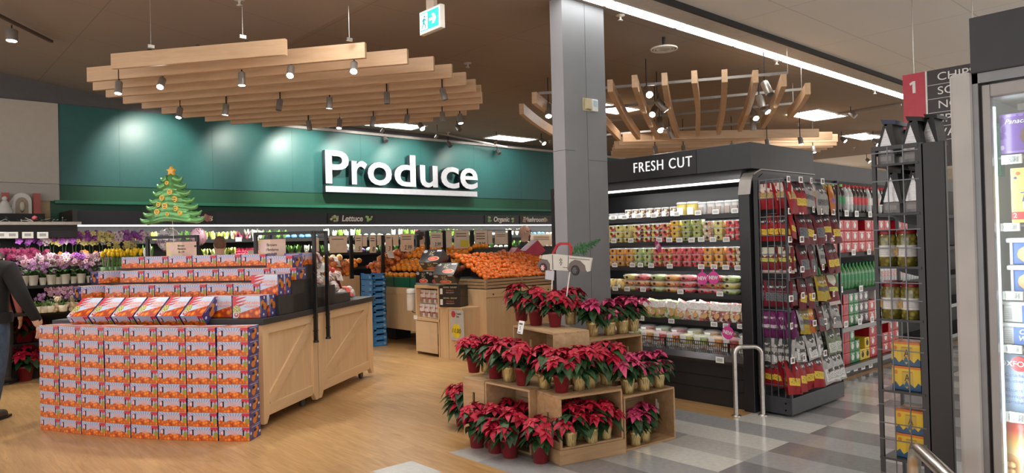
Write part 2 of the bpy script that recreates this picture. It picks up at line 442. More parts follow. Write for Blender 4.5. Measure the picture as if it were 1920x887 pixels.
# ------------------------------------------------------------------ slatted wood canopies
def canopy(label, lefts, rights, zb, h=.155, th=.045, name='wood_canopy', proj=None):
    c = sum((at(*p, z=zb) for p in lefts+rights), Vector())/len(lefts+rights)
    t = thing(name, label, 'ceiling canopy', (c.x, c.y, zb))
    for a, b in zip(lefts, rights):
        p, q = at(*a, z=zb), at(*b, z=zb)
        p = p-c; q = q-c; p.z = q.z = 0
        d = q-p; L = d.length; ang = math.atan2(d.y, d.x)
        o = MB().box(0, L, -th/2, th/2, 0, h).build('beam', [PINE], t, loc=(p.x, p.y, 0), rz=ang)
    return t, c
L1 = [(211,130),(166,154),(177,170),(201,183),(233,195),(268,204),(305,214),(344,221),(386,228),(434,233),(493,238),(586,240)]
R1 = [(537,103),(686,109),(765,120),(814,133),(848,146),(874,160),(892,172),(902,182),(904,194),(898,205),(874,216),(811,227)]
ct, cc = canopy('big hanging canopy of twelve pale wood beams in front of the green wall', L1, R1, 3.495)
for (a, b), nm in ((((283, 88), (283, 150)), 0), (((455, 70), (455, 110)), 0), (((655, 75), (655, 130)), 0)):
    p = at(*a, z=3.66)
    MB().tube([(p.x-cc.x, p.y-cc.y, .16), (p.x-cc.x, p.y-cc.y, ZC-3.495+(.15 if p.x < 3 else 0))], .004, 5).build('cable', [STEEL], ct)
    MB().box(p.x-cc.x-.03, p.x-cc.x+.03, p.y-cc.y-.012, p.y-cc.y+.012, .155, .185).build('bracket', [STEEL], ct)
for s in (.22, .5, .78):   # cross rods that tie the beams
    pts = []
    for a, b in zip(L1, R1):
        p, q = at(*a, z=3.495), at(*b, z=3.495); pts.append(p.lerp(q, s)-cc)
    MB().bar((pts[0].x, pts[0].y, .165), (pts[-1].x, pts[-1].y, .165), .03, .02).build('cross_rod', [BLACKM], ct)
spots1 = [((223,155),1),((305,150),1),((453,138),1),((546,128),1),((664,120),1),((338,205),1),((424,198),1),((525,190),0),((618,185),1),((725,176),0),((829,169),0),((578,230),0),((637,227),1),((700,222),0),((764,219),1),((829,213),0),((862,217),1)]
i = 0
for (p, lit) in spots1:
    q = at(p[0], p[1]-6, z=3.49)
    tg = (q.x+random.uniform(-.7, .5), q.y+random.uniform(-.5, .5), 1)
    if p in ((305,150),(664,120),(546,128)): tg = (q.x-.9, q.y-1.3, 1.6)
    can_spot((q.x, q.y, 3.47), tg, ('lit' if lit else 'unlit') + ' round spotlight under the big wood canopy, %s' % ordi(i), 'spotlights under the big canopy', lit, drop=.19 if i < 14 else .52, light=lit and i % 2 == 0, watts=60, deg=75)
    i += 1
# curved slats, fanned out
fr = [(978,214),(1002,194),(1092,182),(1144,172),(1190,164),(1246,160),(1302,156),(1359,154),(1417,155),(1470,162),(1515,177)]
fe = [(1035,254),(1070,238),(1161,264),(1197,262),(1233,261),(1271,259),(1308,256),(1347,253),(1387,247),(1430,241),(1480,223)]
zb = 3.495
cx = sum((at(*p, z=zb) for p in fr+fe), Vector())/22
ft = thing('fanned_wood_slats', 'fan of eleven curved wood slats hanging above the fresh cut cooler', 'ceiling canopy', (cx.x, cx.y, zb))
for a, b in zip(fr, fe):
    p, q = at(*a, z=zb)-cx, at(*b, z=zb)-cx; p.z = q.z = 0
    d = (q-p).normalized(); s_ = Vector((-d.y, d.x, 0)); mb = MB(); n = 6
    vs = []
    for k in range(n+1):
        u = k/n; c = p.lerp(q, u) + s_*(.07*math.sin(PI*u)*(.4 if a[0] < 1250 else -.4))
        for w, z in ((-.034, 0), (.034, 0), (.034, .155), (-.034, .155)): vs.append(c+s_*w+Vector((0, 0, z)))
    fs = [(k*4+j, k*4+(j+1) % 4, k*4+4+(j+1) % 4, k*4+4+j) for k in range(n) for j in range(4)] + [(3, 2, 1, 0), tuple(n*4+j for j in range(4))]
    mb.add(vs, fs).build('slat', [PINE], ft)
for a, b, z in (((1010,172),(1477,133),3.70),((1040,207),(1503,164),3.70),((1060,231),(1487,191),3.70),((1080,255),(1440,225),3.70)):
    p, q = at(*a, z=z)-cx, at(*b, z=z)-cx
    MB().bar((p.x, p.y, .18), (q.x, q.y, .18), .03, .035).build('cross_rod', [CANM], ft)
    MB().tube([(q.x, q.y, .18), (q.x, q.y, ZC-zb-.01)], .005, 5).build('cable', [STEEL], ft)
for i, (p, dr, lit) in enumerate([((1216,178),(-.5,-.6,-.5),1),((1236,198),(.5,-.3,-.7),1),((1232,214),(-.5,-.2,-.4),1),((1240,232),(-.1,-.2,-.8),1),((1244,242),(-.4,-.2,-.5),1),((1258,250),(.3,-.1,-.8),0),((1437,166),(-.2,-.5,-.9),0),((1427,192),(-.2,-.4,-.9),0),((1428,204),(0,-.5,-.6),1),((1414,219),(-.3,-.4,-.5),1),((1415,232),(.1,0,-1),0),((1032,208),(-.3,-.3,-.8),1)]):
    q = at(p[0]-4, p[1]-12, z=3.6); d = Vector(dr).normalized()
    can_spot((q.x, q.y, 3.6), tuple(q+d*3), ('glowing' if lit else 'dark') + ' can spotlight among the curved slats, %s' % ordi(i, 12), 'can spotlights among the curved slats', lit, r=.05, L=.2, drop=.39, light=lit and i in (0, 3, 9), watts=80)
# second straight canopy beyond
L2 = [(1225,262),(1168,266),(1160,272),(1152,279),(1150,285),(1148,290),(1146,296)]
R2 = [(1535,257),(1560,262),(1570,266),(1568,273),(1561,277),(1550,281),(1538,285)]
canopy('second canopy of straight wood beams beyond the curved slats', L2, R2, 3.495)
for i, (p, lit) in enumerate([((1228,277),0),((1281,276),1),((1438,264),1),((1500,260),1),((1524,277),1),((1372,272),0)]):
    q = at(p[0], p[1]-4, z=3.47)
    can_spot((q.x, q.y, 3.46), (q.x, q.y-.4, 1), ('lit' if lit else 'unlit') + ' spotlight under the second wood canopy, %s' % ordi(i), 'spotlights under the second canopy', lit, r=.045, drop=.53)

# track spots on the ceiling
tr = thing('lighting_track', 'thin dark lighting track on the ceiling at the far left', 'lighting track', (0, 0, 0))
a, b = at(-60, 0, z=4.20), at(97, 78, z=4.20)
MB().bar(a, b, .035, .03).build('rail', [M((.08, .05, .045), .5, name='track_brown')], tr)
q = at(22, 52, z=4.17)
can_spot((q.x, q.y, 4.15), (q.x-.1, q.y-.1, 1), 'lit bell shaped spotlight on the far left ceiling track', 'track spotlights', True, r=.06, L=.12, light=True, watts=90, deg=90)
def bell(px, py, z, lit, label, tgt=None, watts=60, light=False, s=1):
    q = at(px, py, z=z)
    t = can_spot((q.x, q.y, z), tgt or (q.x, q.y-1, z-1), label, 'track spotlights', lit, r=.05*s, L=.12*s, drop=max(.08, ZC-z+.03), light=light, watts=watts, deg=80)
    return t
bell(720,257,3.86,0,'unlit double spotlight above the letter d of the produce sign')
bell(840,267,3.86,0,'unlit double spotlight above the end of the produce sign')
bell(932,281,3.80,0,'unlit spotlight near the wall right of the produce sign')
bell(857,236,3.9,0,'pair of white track heads above the canopy tip')
bell(787,233,3.8,1,'lit little spotlight beneath the canopy right tip')
bell(1015,262,3.86,1,'lit spotlight on a track just left of the column')
bell(1595,210,3.9,0,'unlit twin track head beside the large ceiling panel')
bell(1578,258,3.86,1,'lit spotlight under the far ceiling panel right of the canopy')
bell(1637,262,3.80,1,'lit spotlight at the track left of the black insulated bags', s=1.3)
bell(1625,298,3.85,1,'lit small spotlight above the drink shelf')
for i, (px, py) in enumerate([(1517,315),(1543,319),(1567,322)]):
    bell(px, py, 3.86, 1, 'lit spotlight in a row over the drinks aisle, %s' % ordi(i), s=2.2)
for i, (a, b) in enumerate([((760,238),(950,276)),((1590,257),(1720,240)),((1130,262),(1165,255)),((1510,306),(1580,316)),((1564,216),(1690,196))]):
    p, q = (at(*a, z=3.97), at(*b, z=3.97)) if i else (at(*a, y=12.3), at(*b, y=12.3))
    t = tag(MB().bar(p, q, .04, .035).build('lighting_track', [M((.30, .26, .23), .5, name='track_pale')]), 'pale ceiling lighting track, ' + ['above the produce sign','left of the aisle sign','just right of the column','over the far drinks aisle','beside the large ceiling panel'][i], 'lighting track')

# small ceiling fittings
t = thing('ceiling_fixture', 'round glass pendant diffuser on the ceiling right of the column', 'ceiling fixture', tuple(at(1245, 92, z=3.86)))
MB().tube([(0, 0, .14), (0, 0, .01)], .02, 8).build('stem', [BLACKM], t)
for r in (.15, .115, .08): MB().tube([(r*math.cos(k*PI/12), r*math.sin(k*PI/12), 0) for k in range(25)], .012, 6).build('ring', [M((.62, .58, .50), .25, name='ring_white')], t)
MB().lathe([(.0, -.01), (.07, -.005), (.14, .012)], n=24).build('diffuser', [M((.45, .42, .36), .2, name='ring_glass')], t)
for i, (px, py) in enumerate([(877,121),(1163,32),(1456,116),(1640,172),(1158,180),(449,3),(1497,233),(1600,278),(840,250),(1030,265)]):
    q = at(px, py, z=ZC-.02); t = thing('sprinkler', 'small pendent sprinkler head on the ceiling, %s' % ordi(i), 'sprinkler', tuple(q), 0, 'ceiling sprinklers')
    MB().lathe([(.05, .02), (.05, .012), (.012, .005), (.012, -.03), (.028, -.035), (.028, -.04), (0, -.04)], n=12).build('head', [M((.5, .45, .38), .4, name='sprinkler')], t)

# exit sign
q = at(810, 38, z=3.72)
t = thing('exit_sign', 'green and white running man exit sign hanging from the ceiling', 'exit sign', (q.x, q.y, 3.72), -PI/2)
MB().box(-.17, .17, -.025, .025, -.11, .11).build('housing', [M((.72, .68, .60), .4, name='sign_white')], t, bevel=.004)
MB().box(-.155, .155, -.029, -.024, -.095, .095).build('face', [emit((.75, .9, .92), .9)], t)
MB().box(-.145, .145, -.0305, -.028, -.085, .085).build('green_panel', [emit((.0, .36, .32), .8)], t)
w_ = emit((.85, .95, 1), 1.0)
MB().box(-.135, -.03, -.032, -.030, -.075, .075).build('door_symbol', [w_], t)
m = MB(); m.ball((-.075, -.033, .045), .013, sub=1, sc=(1, .2, 1)); m.bar((-.08, -.033, .03), (-.09, -.033, -.015), .004, .022, (1, 0, 0)); m.bar((-.09, -.033, -.015), (-.06, -.033, -.035), .004, .012, (0, 0, 1)); m.bar((-.06, -.033, -.035), (-.065, -.033, -.065), .004, .012, (1, 0, 0)); m.bar((-.092, -.033, -.015), (-.118, -.033, -.06), .004, .012, (1, 0, 0)); m.bar((-.08, -.033, .025), (-.05, -.033, .005), .004, .01, (0, 0, 1)); m.bar((-.085, -.033, .025), (-.115, -.033, .005), .004, .01, (0, 0, 1))
m.build('running_man', [emit((.0, .25, .3), .5)], t)
m = MB(); m.prism([(.0, -.012), (.06, -.012), (.04, -.045), (.075, -.045), (.11, 0), (.075, .045), (.04, .045), (.06, .012), (.0, .012)], -.033, -.030); m.build('arrow', [w_], t)
MB().box(-.06, .06, -.02, .02, .11, .27).build('mount', [M((.5, .4, .32), .5, name='sign_mount')], t)

# spotlights that wash the green wall, fixed to the wall side of the canopy
for i, (px, w) in enumerate([(300, 55), (480, 30), (590, 75), (690, 40), (790, 40), (900, 30)]):
    q = at(px, 255, y=12.0)
    can_spot((q.x, 11.45, 3.80), (q.x+.05, 12.6, 3.1), 'wall washing spotlight close to the green wall, %s' % ordi(i), 'wall washing spotlights', True, light=True, watts=w*1.1, deg=90, drop=.2, L=.08, r=.03)
# ------------------------------------------------------------------ PRODUCE sign
SIGNW = M((.60, .62, .67), .35, name='sign_white_face'); SIGND = M((.03, .04, .05), .5, name='sign_return')
st = thing('produce_sign', 'big white raised letters Produce with a bar below on the green wall', 'sign', (6.45, WY, 2.75))
xs = {'P': 608, 'r': 657, 'o': 687, 'd': 737, 'u': 785, 'c': 824, 'e': 860}
xe = {'P': 652, 'r': 686, 'o': 732, 'd': 777, 'u': 818, 'c': 858, 'e': 893}
for ch in 'Produce':
    a, b = at(xs[ch], 340, y=WY-.13).x, at(xe[ch], 340, y=WY-.13).x
    o = text(ch, 1.0, SIGNW, 'letter', st, ext=.06, off=.014)
    me = o.data; xx = [v.co.x for v in me.vertices]; yy = [v.co.y for v in me.vertices]
    H = {'P': .64, 'd': .66}.get(ch, .47)
    hh = max(yy)-min(yy); ww = max(xx)-min(xx); x0 = min(xx); y0 = min(yy)
    for v in me.vertices: v.co.x = (v.co.x-x0)/ww*(b-a); v.co.y = (v.co.y-y0)/hh*H
    me.materials.append(SIGND)
    for p in me.polygons: p.material_index = 0 if p.normal.z > .5 else 1
    o.location = (a-6.45, -.13, .09)
a, b = at(609, 360, y=WY-.13).x, at(893, 368, y=WY-.13).x
MB().box(a-6.45, b-6.45, -.17, -.05, -.07, .045, [0, 1, 1, 1, 1, 1]).build('underline_bar', [SIGNW, SIGND], st)

# ------------------------------------------------------------------ long produce cooler along the wall
CYF = 11.8
pc = thing('produce_cooler', 'long open black refrigerated produce case along the green wall', 'cooler', (2.12, CYF, 0))
LX = 12.6
MB().box(0, LX, 0, .75, 2.03, 2.24).build('canopy', [M((.024, .029, .042), .45, name='header_charcoal')], pc)
MB().box(0, LX, .66, .76, .3, 2.03).build('back_panel', [BLACK], pc)
MB().box(0, LX, -.25, .75, .0, .75).build('base', [BLACK], pc)
MB().box(.02, LX, .02, .05, 2.008, 2.030).build('light_strip', [emit((1, .97, .92), 1.6)], pc)
MB().box(-.06, 0, -.2, .78, .0, 2.24).build('end_panel', [BLACK], pc)
MB().box(LX, LX+.06, -.2, .78, .0, 2.24).build('end_panel', [BLACK], pc)
SHV = [(.10, 1.775), (-.04, 1.50), (-.16, 1.24), (-.25, .98)]
for d, z in SHV:
    MB().box(.01, LX-.01, d, .66, z-.03, z).box(.01, LX-.01, d-.015, d, z-.035, z+.02).build('shelf', [BLACKM], pc)
for k in range(5):
    aim(area_light('case_light', (2.12+1.3+k*2.5, CYF-.03, 1.99), 2.4, .06, CASE_W*.6, (0, 0, 0), (1, .97, .92)), (0, .42, -1))

for k in range(5):
    aim(area_light('case_light', (2.12+1.3+k*2.5, CYF+.075, 1.738), 2.4, .03, 5, (0, 0, 0), (1, .97, .92)), (0, -.12, -1))  # lamps added below the top shelf to brighten the second row
# lettering boards on the header
def hdr_sign(px0, px1, body, label, lc, rc, lf, rf):
    a, b = at(px0, 410, y=CYF).x, at(px1, 410, y=CYF).x; w = b-a
    t = thing('header_sign', label, 'sign', ((a+b)/2, CYF-.004, 2.14))
    MB().box(-w/2, w/2, -.012, 0, -.095, .095).build('board', [M((.018, .018, .022), .4, name='board_black')], t)
    text(body, .15, M((.85, .85, .82), .5, name='chalk'), 'lettering', t, (0, -.014, .0), off=.004, sx=.95, shear=.15)
    for s, cc2, k in ((-1, lc, lf), (1, rc, rf)):
        m = MB(); r2 = random.Random(px0+s)
        for _ in range(14): m.ball((s*(w/2-.13)+r2.uniform(-.07, .07)*k, -.016, r2.uniform(-.045, .045)), r2.uniform(.018, .035), r2.randrange(2), 1, (1, .25, .8))
        m.build('food_picture', [M(cc2[0], .7, name='picture'), M(cc2[1], .7, name='picture')], t)
hdr_sign(614, 703, 'Lettuce', 'header board reading Lettuce between two salad pictures', ((.55, .62, .42), (.35, .45, .25)), ((.35, .62, .22), (.55, .75, .35)), 1, 1)
hdr_sign(908, 969, 'Organic', 'header board reading Organic between two green leaves', ((.25, .5, .2), (.4, .6, .3)), ((.25, .5, .2), (.4, .6, .3)), .5, .4)
hdr_sign(974, 1030, 'Mushrooms', 'header board reading Mushrooms beside the grey column', ((.5, .35, .25), (.7, .6, .5)), ((.6, .5, .4), (.45, .3, .2)), .6, .7)
hdr_sign(338, 404, 'otatoes', 'header board half hidden behind the tree balloon ending in red onions', ((.4, .3, .2), (.5, .4, .2)), ((.45, .2, .22), (.6, .3, .22)), .6, .6)

# vegetables: a few kinds, each one bunch
def leafy(cols, h=.17, r=.05, n=14, name='lettuce_head', cat='vegetable'):
    m = MB(); rr = random.Random(len(name)*7+int(h*100)+n)
    for k in range(n):
        a = rr.uniform(0, 2*PI); l = h*rr.uniform(.7, 1); s = rr.uniform(.3, .8)*r
        p = Vector((math.cos(a)*s*.5, math.sin(a)*s*.5, 0)); q = Vector((math.cos(a)*s*1.3, math.sin(a)*s*1.3, l*.6)); e = Vector((math.cos(a)*s*1.9, math.sin(a)*s*1.9, l))
        w = r*.5; t = Vector((-math.sin(a), math.cos(a), 0))
        m.add([p-t*w*.4, p+t*w*.4, q+t*w, q-t*w, e+t*w*.3, e-t*w*.3], [(0, 1, 2, 3), (3, 2, 4, 5)], 0 if k % 3 else 1, True)
    m.ball((0, 0, h*.3), r*.75, 1, 1, (1, 1, 1.3), .12)
    o = m.build(name, [M(cols[0], .5, name='leaf'), M(cols[1], .5, name='stalk')]); tag(o, 'x', cat); return Proto(o)
def lump(cols, r=.05, sc=(1, 1, .9), name='cabbage', jit=.06, sub=2):
    m = MB(); m.ball((0, 0, r*.85), r, 0, sub, sc, jit)
    m.add([(r*.2*math.cos(k), r*.2*math.sin(k), r*1.7*sc[2]) for k in (0, 2, 4)], [(0, 1, 2)], 1)
    o = m.build(name, [M(cols[0], .45, name='skin', var=.2, scale=30), M(cols[1], .5, name='stem')]); tag(o, 'x', 'vegetable'); return Proto(o)
VG = {
 'g': leafy(((.20, .38, .05), (.55, .65, .25)), name='romaine_lettuce'),
 'G': leafy(((.05, .17, .03), (.15, .3, .06)), name='kale_bunch'),
 'y': leafy(((.45, .55, .10), (.62, .68, .35)), h=.15, name='celery_bunch'),
 'p': leafy(((.16, .03, .07), (.35, .10, .14)), h=.16, name='red_leaf_lettuce'),
 'w': leafy(((.62, .68, .50), (.82, .83, .72)), h=.18, n=12, name='fennel_bulb'),
 'o': leafy(((.12, .30, .04), (.82, .84, .74)), h=.24, r=.04, name='green_onion_bunch'),
 'r': lump(((.45, .015, .05), (.2, .3, .05)), .035, name='radish_bunch'),
 'b': lump(((.10, .28, .48), (.5, .65, .75)), .055, (1, 1, .75), name='blue_salad_bag'),
 'c': lump(((.30, .42, .28), (.5, .6, .4)), .055, name='green_cabbage'),
 'v': lump(((.17, .09, .42), (.6, .6, .7)), .055, (1, 1, .7), name='purple_salad_bag'),
 'm': lump(((.72, .68, .60), (.8, .8, .75)), .05, (1, 1, .7), name='mushroom_tray'),
 'O': lump(((.70, .26, .05), (.3, .4, .1)), .035, name='carrot_bunch'),
}
NMS = {'g': 'romaine lettuce', 'G': 'dark green kale bunch', 'y': 'pale yellow green celery bunch', 'p': 'dark red leaf lettuce', 'w': 'white fennel bulb', 'o': 'green onion bunch', 'r': 'red radish', 'b': 'blue salad bag', 'c': 'grey green cabbage', 'v': 'purple salad bag', 'm': 'pale mushroom tray', 'O': 'orange carrot bunch'}
def veg_at(k, x, y, z, row, s=1.0):
    VG[k].put((x, y, z), random.uniform(0, 6), '%s on the %s shelf of the wall cooler' % (NMS[k], row), '%s on the %s wall cooler shelf' % (NMS[k], row), s*random.uniform(.92, 1.08))
def veg_row(px0, px1, seq, y, z, row, step, s=1.0, depth=1):
    x0, x1 = at(px0, 450, y=y).x, at(px1, 450, y=y).x; n = max(1, int((x1-x0)/step))
    for k in range(n+1):
        for d in range(depth):
            kd = seq[min(len(seq)-1, int(k/(n+1)*len(seq)))]
            veg_at(kd, x0+(x1-x0)*k/max(n, 1)+random.uniform(-.01, .01), y+d*.12, z+d*.04, row, s)
veg_row(386, 438, 'y', 11.98, 1.78, 'top', .10)
veg_row(440, 463, 'p', 11.98, 1.78, 'top', .10); veg_row(466, 488, 'w', 11.98, 1.78, 'top', .10)
veg_row(492, 534, 'G', 11.98, 1.78, 'top', .11); veg_row(538, 590, 'b', 11.98, 1.78, 'top', .12)
veg_row(614, 672, 'wgwg', 11.98, 1.78, 'top', .12); veg_row(674, 712, 'c', 11.98, 1.78, 'top', .13)
veg_row(716, 750, 'mw', 11.98, 1.78, 'top', .12); veg_row(762, 806, 'gpvG', 11.98, 1.78, 'top', .13)
veg_row(815, 900, 'GgcG', 11.98, 1.78, 'top', .14); veg_row(925, 1034, 'mwbbm', 11.98, 1.78, 'top', .13)
veg_row(240, 382, 'OyGg', 11.98, 1.78, 'top', .12)
veg_row(386, 436, 'y', 11.86, 1.505, 'second', .10); veg_row(440, 490, 'r', 11.84, 1.505, 'second', .055, depth=3); veg_row(494, 500, 'G', 11.86, 1.505, 'second', .12)
veg_row(272, 282, 'o', 11.86, 1.505, 'second', .1); veg_row(356, 368, 'r', 11.84, 1.505, 'second', .07, depth=2)
veg_row(590, 650, 'Gwvv', 11.86, 1.505, 'second', .13); veg_row(652, 715, 'wvcw', 11.86, 1.505, 'second', .13); veg_row(716, 780, 'GGc', 11.86, 1.505, 'second', .14)
veg_row(820, 905, 'Ggcw', 11.86, 1.505, 'second', .14); veg_row(920, 1034, 'mGgm', 11.86, 1.505, 'second', .14)
veg_row(455, 500, 'o', 11.74, 1.245, 'third', .07, 1.1)
veg_row(380, 452, 'Gg', 11.74, 1.245, 'third', .15)
veg_row(502, 586, 'gGcg', 11.74, 1.245, 'third', .15)
veg_row(502, 588, 'GGw', 11.84, 1.505, 'second', .14)
veg_row(905, 920, 'G', 11.84, 1.505, 'second', .14)
veg_row(600, 660, 'cG', 11.74, 1.245, 'third', .16)
for i, (px, py, yy) in enumerate([(446,449,11.86),(478,448,11.86),(469,473,11.76)]):
    q = at(px, py, y=yy); t = tag(MB().box(-.05, .05, -.006, 0, -.035, .035).build('price_tag', [TAGW], loc=(q.x, q.y-.03, q.z)), 'white price tag on the wall cooler shelf edge, ' + ['under the red leaf lettuce', 'under the fennel bulbs', 'under the radishes'][i], 'price tag')

# ------------------------------------------------------------------ flower department, far left
fs_ = thing('flower_stand', 'black tiered flower display stand at the far left', 'display stand', (-.2, 10.75, 0))
MB().box(-1.5, 2.16, -.02, .7, 1.83, 2.02).build('canopy', [BLACKM], fs_)
MB().box(-1.5, 2.2, -.06, -.02, 1.99, 2.03).build('canopy_edge', [M((.35, .33, .30), .5, name='edge')], fs_)
MB().box(-1.5, 2.9, .62, .7, 0, 1.83).build('back_panel', [BLACKM], fs_)
MB().box(-1.5, 2.9, -.1, .62, 1.19, 1.225).build('shelf', [BLACK], fs_)
MB().box(-1.5, 2.35, -.22, .5, .86, .89).build('shelf', [BLACK], fs_)
MB().box(-1.5, 3.0, .12, .62, 1.42, 1.45).build('shelf', [BLACKM], fs_)
area_light('flower_light', (.9, 10.7, 1.82), 2.4, .15, 9, (0, 0, 0))
# orchids
def flower_mesh(m, c, r, mi, rr, n=5):
    nrm = Vector((rr.uniform(-.5, .5), -1, rr.uniform(-.3, .4))).normalized(); a = nrm.orthogonal().normalized(); b = nrm.cross(a); t0 = rr.uniform(0, 6)
    for k in range(n):
        t = t0+2*PI*k/n; d = a*math.cos(t)+b*math.sin(t); e = nrm.cross(d)
        m.add([c, c+d*r*.6+e*r*.38+nrm*r*.15, c+d*r, c+d*r*.6-e*r*.38+nrm*r*.15], [(0, 1, 2, 3)], mi, True)
    m.ball(tuple(c+nrm*r*.15), r*.2, mi+1, 1)
def orchid(name, h, cols, potc, nf=16, fr=.035, lw=.2):
    t = thing(name, 'x', 'flower'); rr = random.Random(int(h*100)+nf+int(cols[0][0]*50))
    MB().lathe([(.045, 0), (.06, .12), (.064, .125), (.054, .125), (.05, .11), (0, .11)], n=14).build('pot', [M(potc, .5, name='ceramic')], t)
    m = MB()
    for k in range(9):
        a = rr.uniform(0, 2*PI); L = rr.uniform(.09, .16); d = Vector((math.cos(a), math.sin(a), 0)); s = Vector((-d.y, d.x, 0)); z = .12
        m.add([d*.01+Vector((0, 0, z))-s*.01, d*.01+Vector((0, 0, z))+s*.01, d*L*.6+s*.025+Vector((0, 0, z+.07)), d*L*.6-s*.025+Vector((0, 0, z+.07)), d*L+Vector((0, 0, z+.04))], [(0, 1, 2, 3), (3, 2, 4)], 0, True)
    m.build('leaves', [M((.03, .09, .02), .45, name='orchid_leaf')], t)
    m = MB(); f = MB()
    for s in (-1, 1):
        pts = [Vector((s*.01, 0, .1)), Vector((s*.02, 0, .1+h*.5)), Vector((s*.06, -.02, h*.92)), Vector((s*lw*.5, -.04, h)), Vector((s*lw*.8, -.06, h*.92))]
        m.tube(pts, .003, 5)
        for k in range(nf//2):
            u = rr.uniform(1.6, 4); i0 = min(3, int(u)); c = pts[i0].lerp(pts[i0+1], u-i0)
            flower_mesh(f, c+Vector((rr.uniform(-.05, .05), rr.uniform(-.05, .02), rr.uniform(-.07, .05))), fr*rr.uniform(.8, 1.1), 0, rr)
    m.build('stem', [M((.10, .18, .05), .5, name='stem_green')], t)
    f.build('blossoms', [M(cols[0], .6, name='petal', var=.12, scale=30), M(cols[1], .6, name='petal_heart')], t)
    return Proto(t)
CRM = (.70, .64, .52)
OP = {
 'purple': orchid('purple_orchid', .52, ((.26, .05, .33), (.45, .2, .42)), CRM, 26, .045),
 'white': orchid('white_orchid', .50, ((.55, .44, .47), (.30, .08, .22)), CRM, 26, .045),
 'yellow': orchid('yellow_orchid', .50, ((.55, .47, .17), (.45, .3, .1)), CRM, 24, .04),
 'pink': orchid('speckled_pink_orchid', .34, ((.40, .22, .28), (.30, .06, .18)), CRM, 28, .036),
 'small': orchid('small_lilac_orchid', .26, ((.32, .14, .33), (.5, .4, .42)), CRM, 22, .032),
 'orange': orchid('orange_orchid', .38, ((.70, .24, .03), (.6, .3, .05)), CRM, 20, .04),
}
back = [(52,'purple'),(78,'purple'),(98,'white'),(121,'yellow'),(140,'purple'),(156,'purple'),(172,'yellow'),(190,'yellow'),(206,'white'),(222,'purple'),(245,'purple'),(256,'white')]
for i, (px, k) in enumerate(back):
    p = at(px, 500, y=11.02)
    OP[k].put((p.x, 11.02, 1.36 if px > 180 else 1.36), random.uniform(-.5, .5), 'tall %s orchid in the back row of the flower stand, %s' % (k, ordi(i)), 'tall orchids in the back row')
MB().box(-1.2, 2.1, .12, .62, 1.32, 1.36).build('riser', [BLACKM], fs_)
front = [(44,'small'),(62,'pink'),(80,'white'),(96,'small'),(109,'white'),(122,'pink'),(138,'purple'),(152,'pink'),(168,'white'),(182,'small'),(198,'purple'),(214,'pink'),(228,'yellow'),(148,'orange'),(196,'orange')]
for i, (px, k) in enumerate(front):
    p = at(px, 515, y=10.82 if i < 13 else 10.95)
    nm = {'small': 'lilac', 'pink': 'speckled pink'}.get(k, k)
    OP[k].put((p.x, 10.82 if i < 13 else 10.95, 1.225), random.uniform(-.5, .5), 'potted %s orchid on the flower stand main shelf, %s' % (nm, ordi(i)), 'potted orchids on the main shelf', 1.0 if k not in ('white', 'purple') else .74)
low = [(46,'small'),(88,'small'),(98,'pink'),(120,'small')]
for i, (px, k) in enumerate([(50,'small'),(66,'pink'),(80,'pink'),(98,'small')]):
    p = at(px+42, 560, y=10.6); OP[k].put((p.x, 10.62, .89), 0, 'small potted orchid on the lower flower shelf, %s' % ordi(i), 'small orchids on the lower shelf', .8)
# tulip buckets
def tulips(col, name):
    t = thing(name, 'x', 'flower'); rr = random.Random(4)
    MB().lathe([(.05, 0), (.065, .13), (.055, .13)], n=12).build('wrap', [M((.05, .12, .03), .4, name='wrap_green')], t)
    m = MB(); g = MB()
    for k in range(9):
        x, y = rr.uniform(-.06, .06), rr.uniform(-.05, .05); z = rr.uniform(.24, .32)
        g.tube([(x*.4, y*.4, .05), (x, y, z)], .005, 5); m.ball((x, y, z+.03), .028, 0, 1, (.9, .9, 1.35))
    g.build('stem', [M((.10, .25, .04), .5, name='stem_green')], t); m.build('blossoms', [M(col, .5, name='tulip')], t)
    return Proto(t)
TY = tulips((.75, .50, .01), 'yellow_tulip_bunch')
for i, px in enumerate([196, 206, 217, 227, 238, 247, 257]):
    p = at(px, 480, y=10.62); TY.put((p.x, 10.6, 1.30), i, 'bunch of yellow tulips behind the top left mandarin boxes, %s' % ordi(i), 'yellow tulip bunches', 1.0)
tb = tag(MB().box(-.35, .35, -.12, .12, 0, 1.30).build('tulip_stand', [BLACKM], loc=(at(226, 480, y=10.62).x, 10.62, 0)), 'black stand that carries the yellow tulips', 'display stand')
# cuddly bears and small pots on the lower shelf
bear = thing('teddy_bear', 'x', 'toy'); FUR = M((.58, .46, .30), .95, name='plush', var=.15, scale=60)
MB().ball((0, 0, .06), .055, 0, 2, (1, .8, 1.15)).ball((0, -.005, .15), .042).ball((-.034, 0, .185), .016).ball((.034, 0, .185), .016).tube([(.04, -.01, .09), (.085, -.04, .05)], .018, 8).tube([(-.04, -.01, .09), (-.085, -.04, .05)], .018, 8).tube([(.02, -.02, .02), (.05, -.08, .015)], .022, 8).tube([(-.02, -.02, .02), (-.05, -.08, .015)], .022, 8).build('body', [FUR], bear)
MB().ball((0, -.042, .14), .016, 0, 1).ball((-.014, -.04, .16), .005, 1, 1).ball((.014, -.04, .16), .005, 1, 1).ball((0, -.058, .145), .005, 1, 1).build('face', [M((.75, .66, .5), .9, name='muzzle'), INK], bear)
BP = Proto(bear)
for i, (px, y, z) in enumerate([(108,10.55,.89),(135,10.6,.89),(132,10.75,1.02)]):
    p = at(px, 555, y=y); BP.put((p.x, y, z if i < 2 else .89), .2*i, ['cream teddy bear sitting on the lower flower shelf', 'cream teddy bear behind the left end of the mandarin boxes', 'cream teddy bear sitting deeper on the lower flower shelf'][i])
pt = thing('succulent_pot', 'x', 'plant')
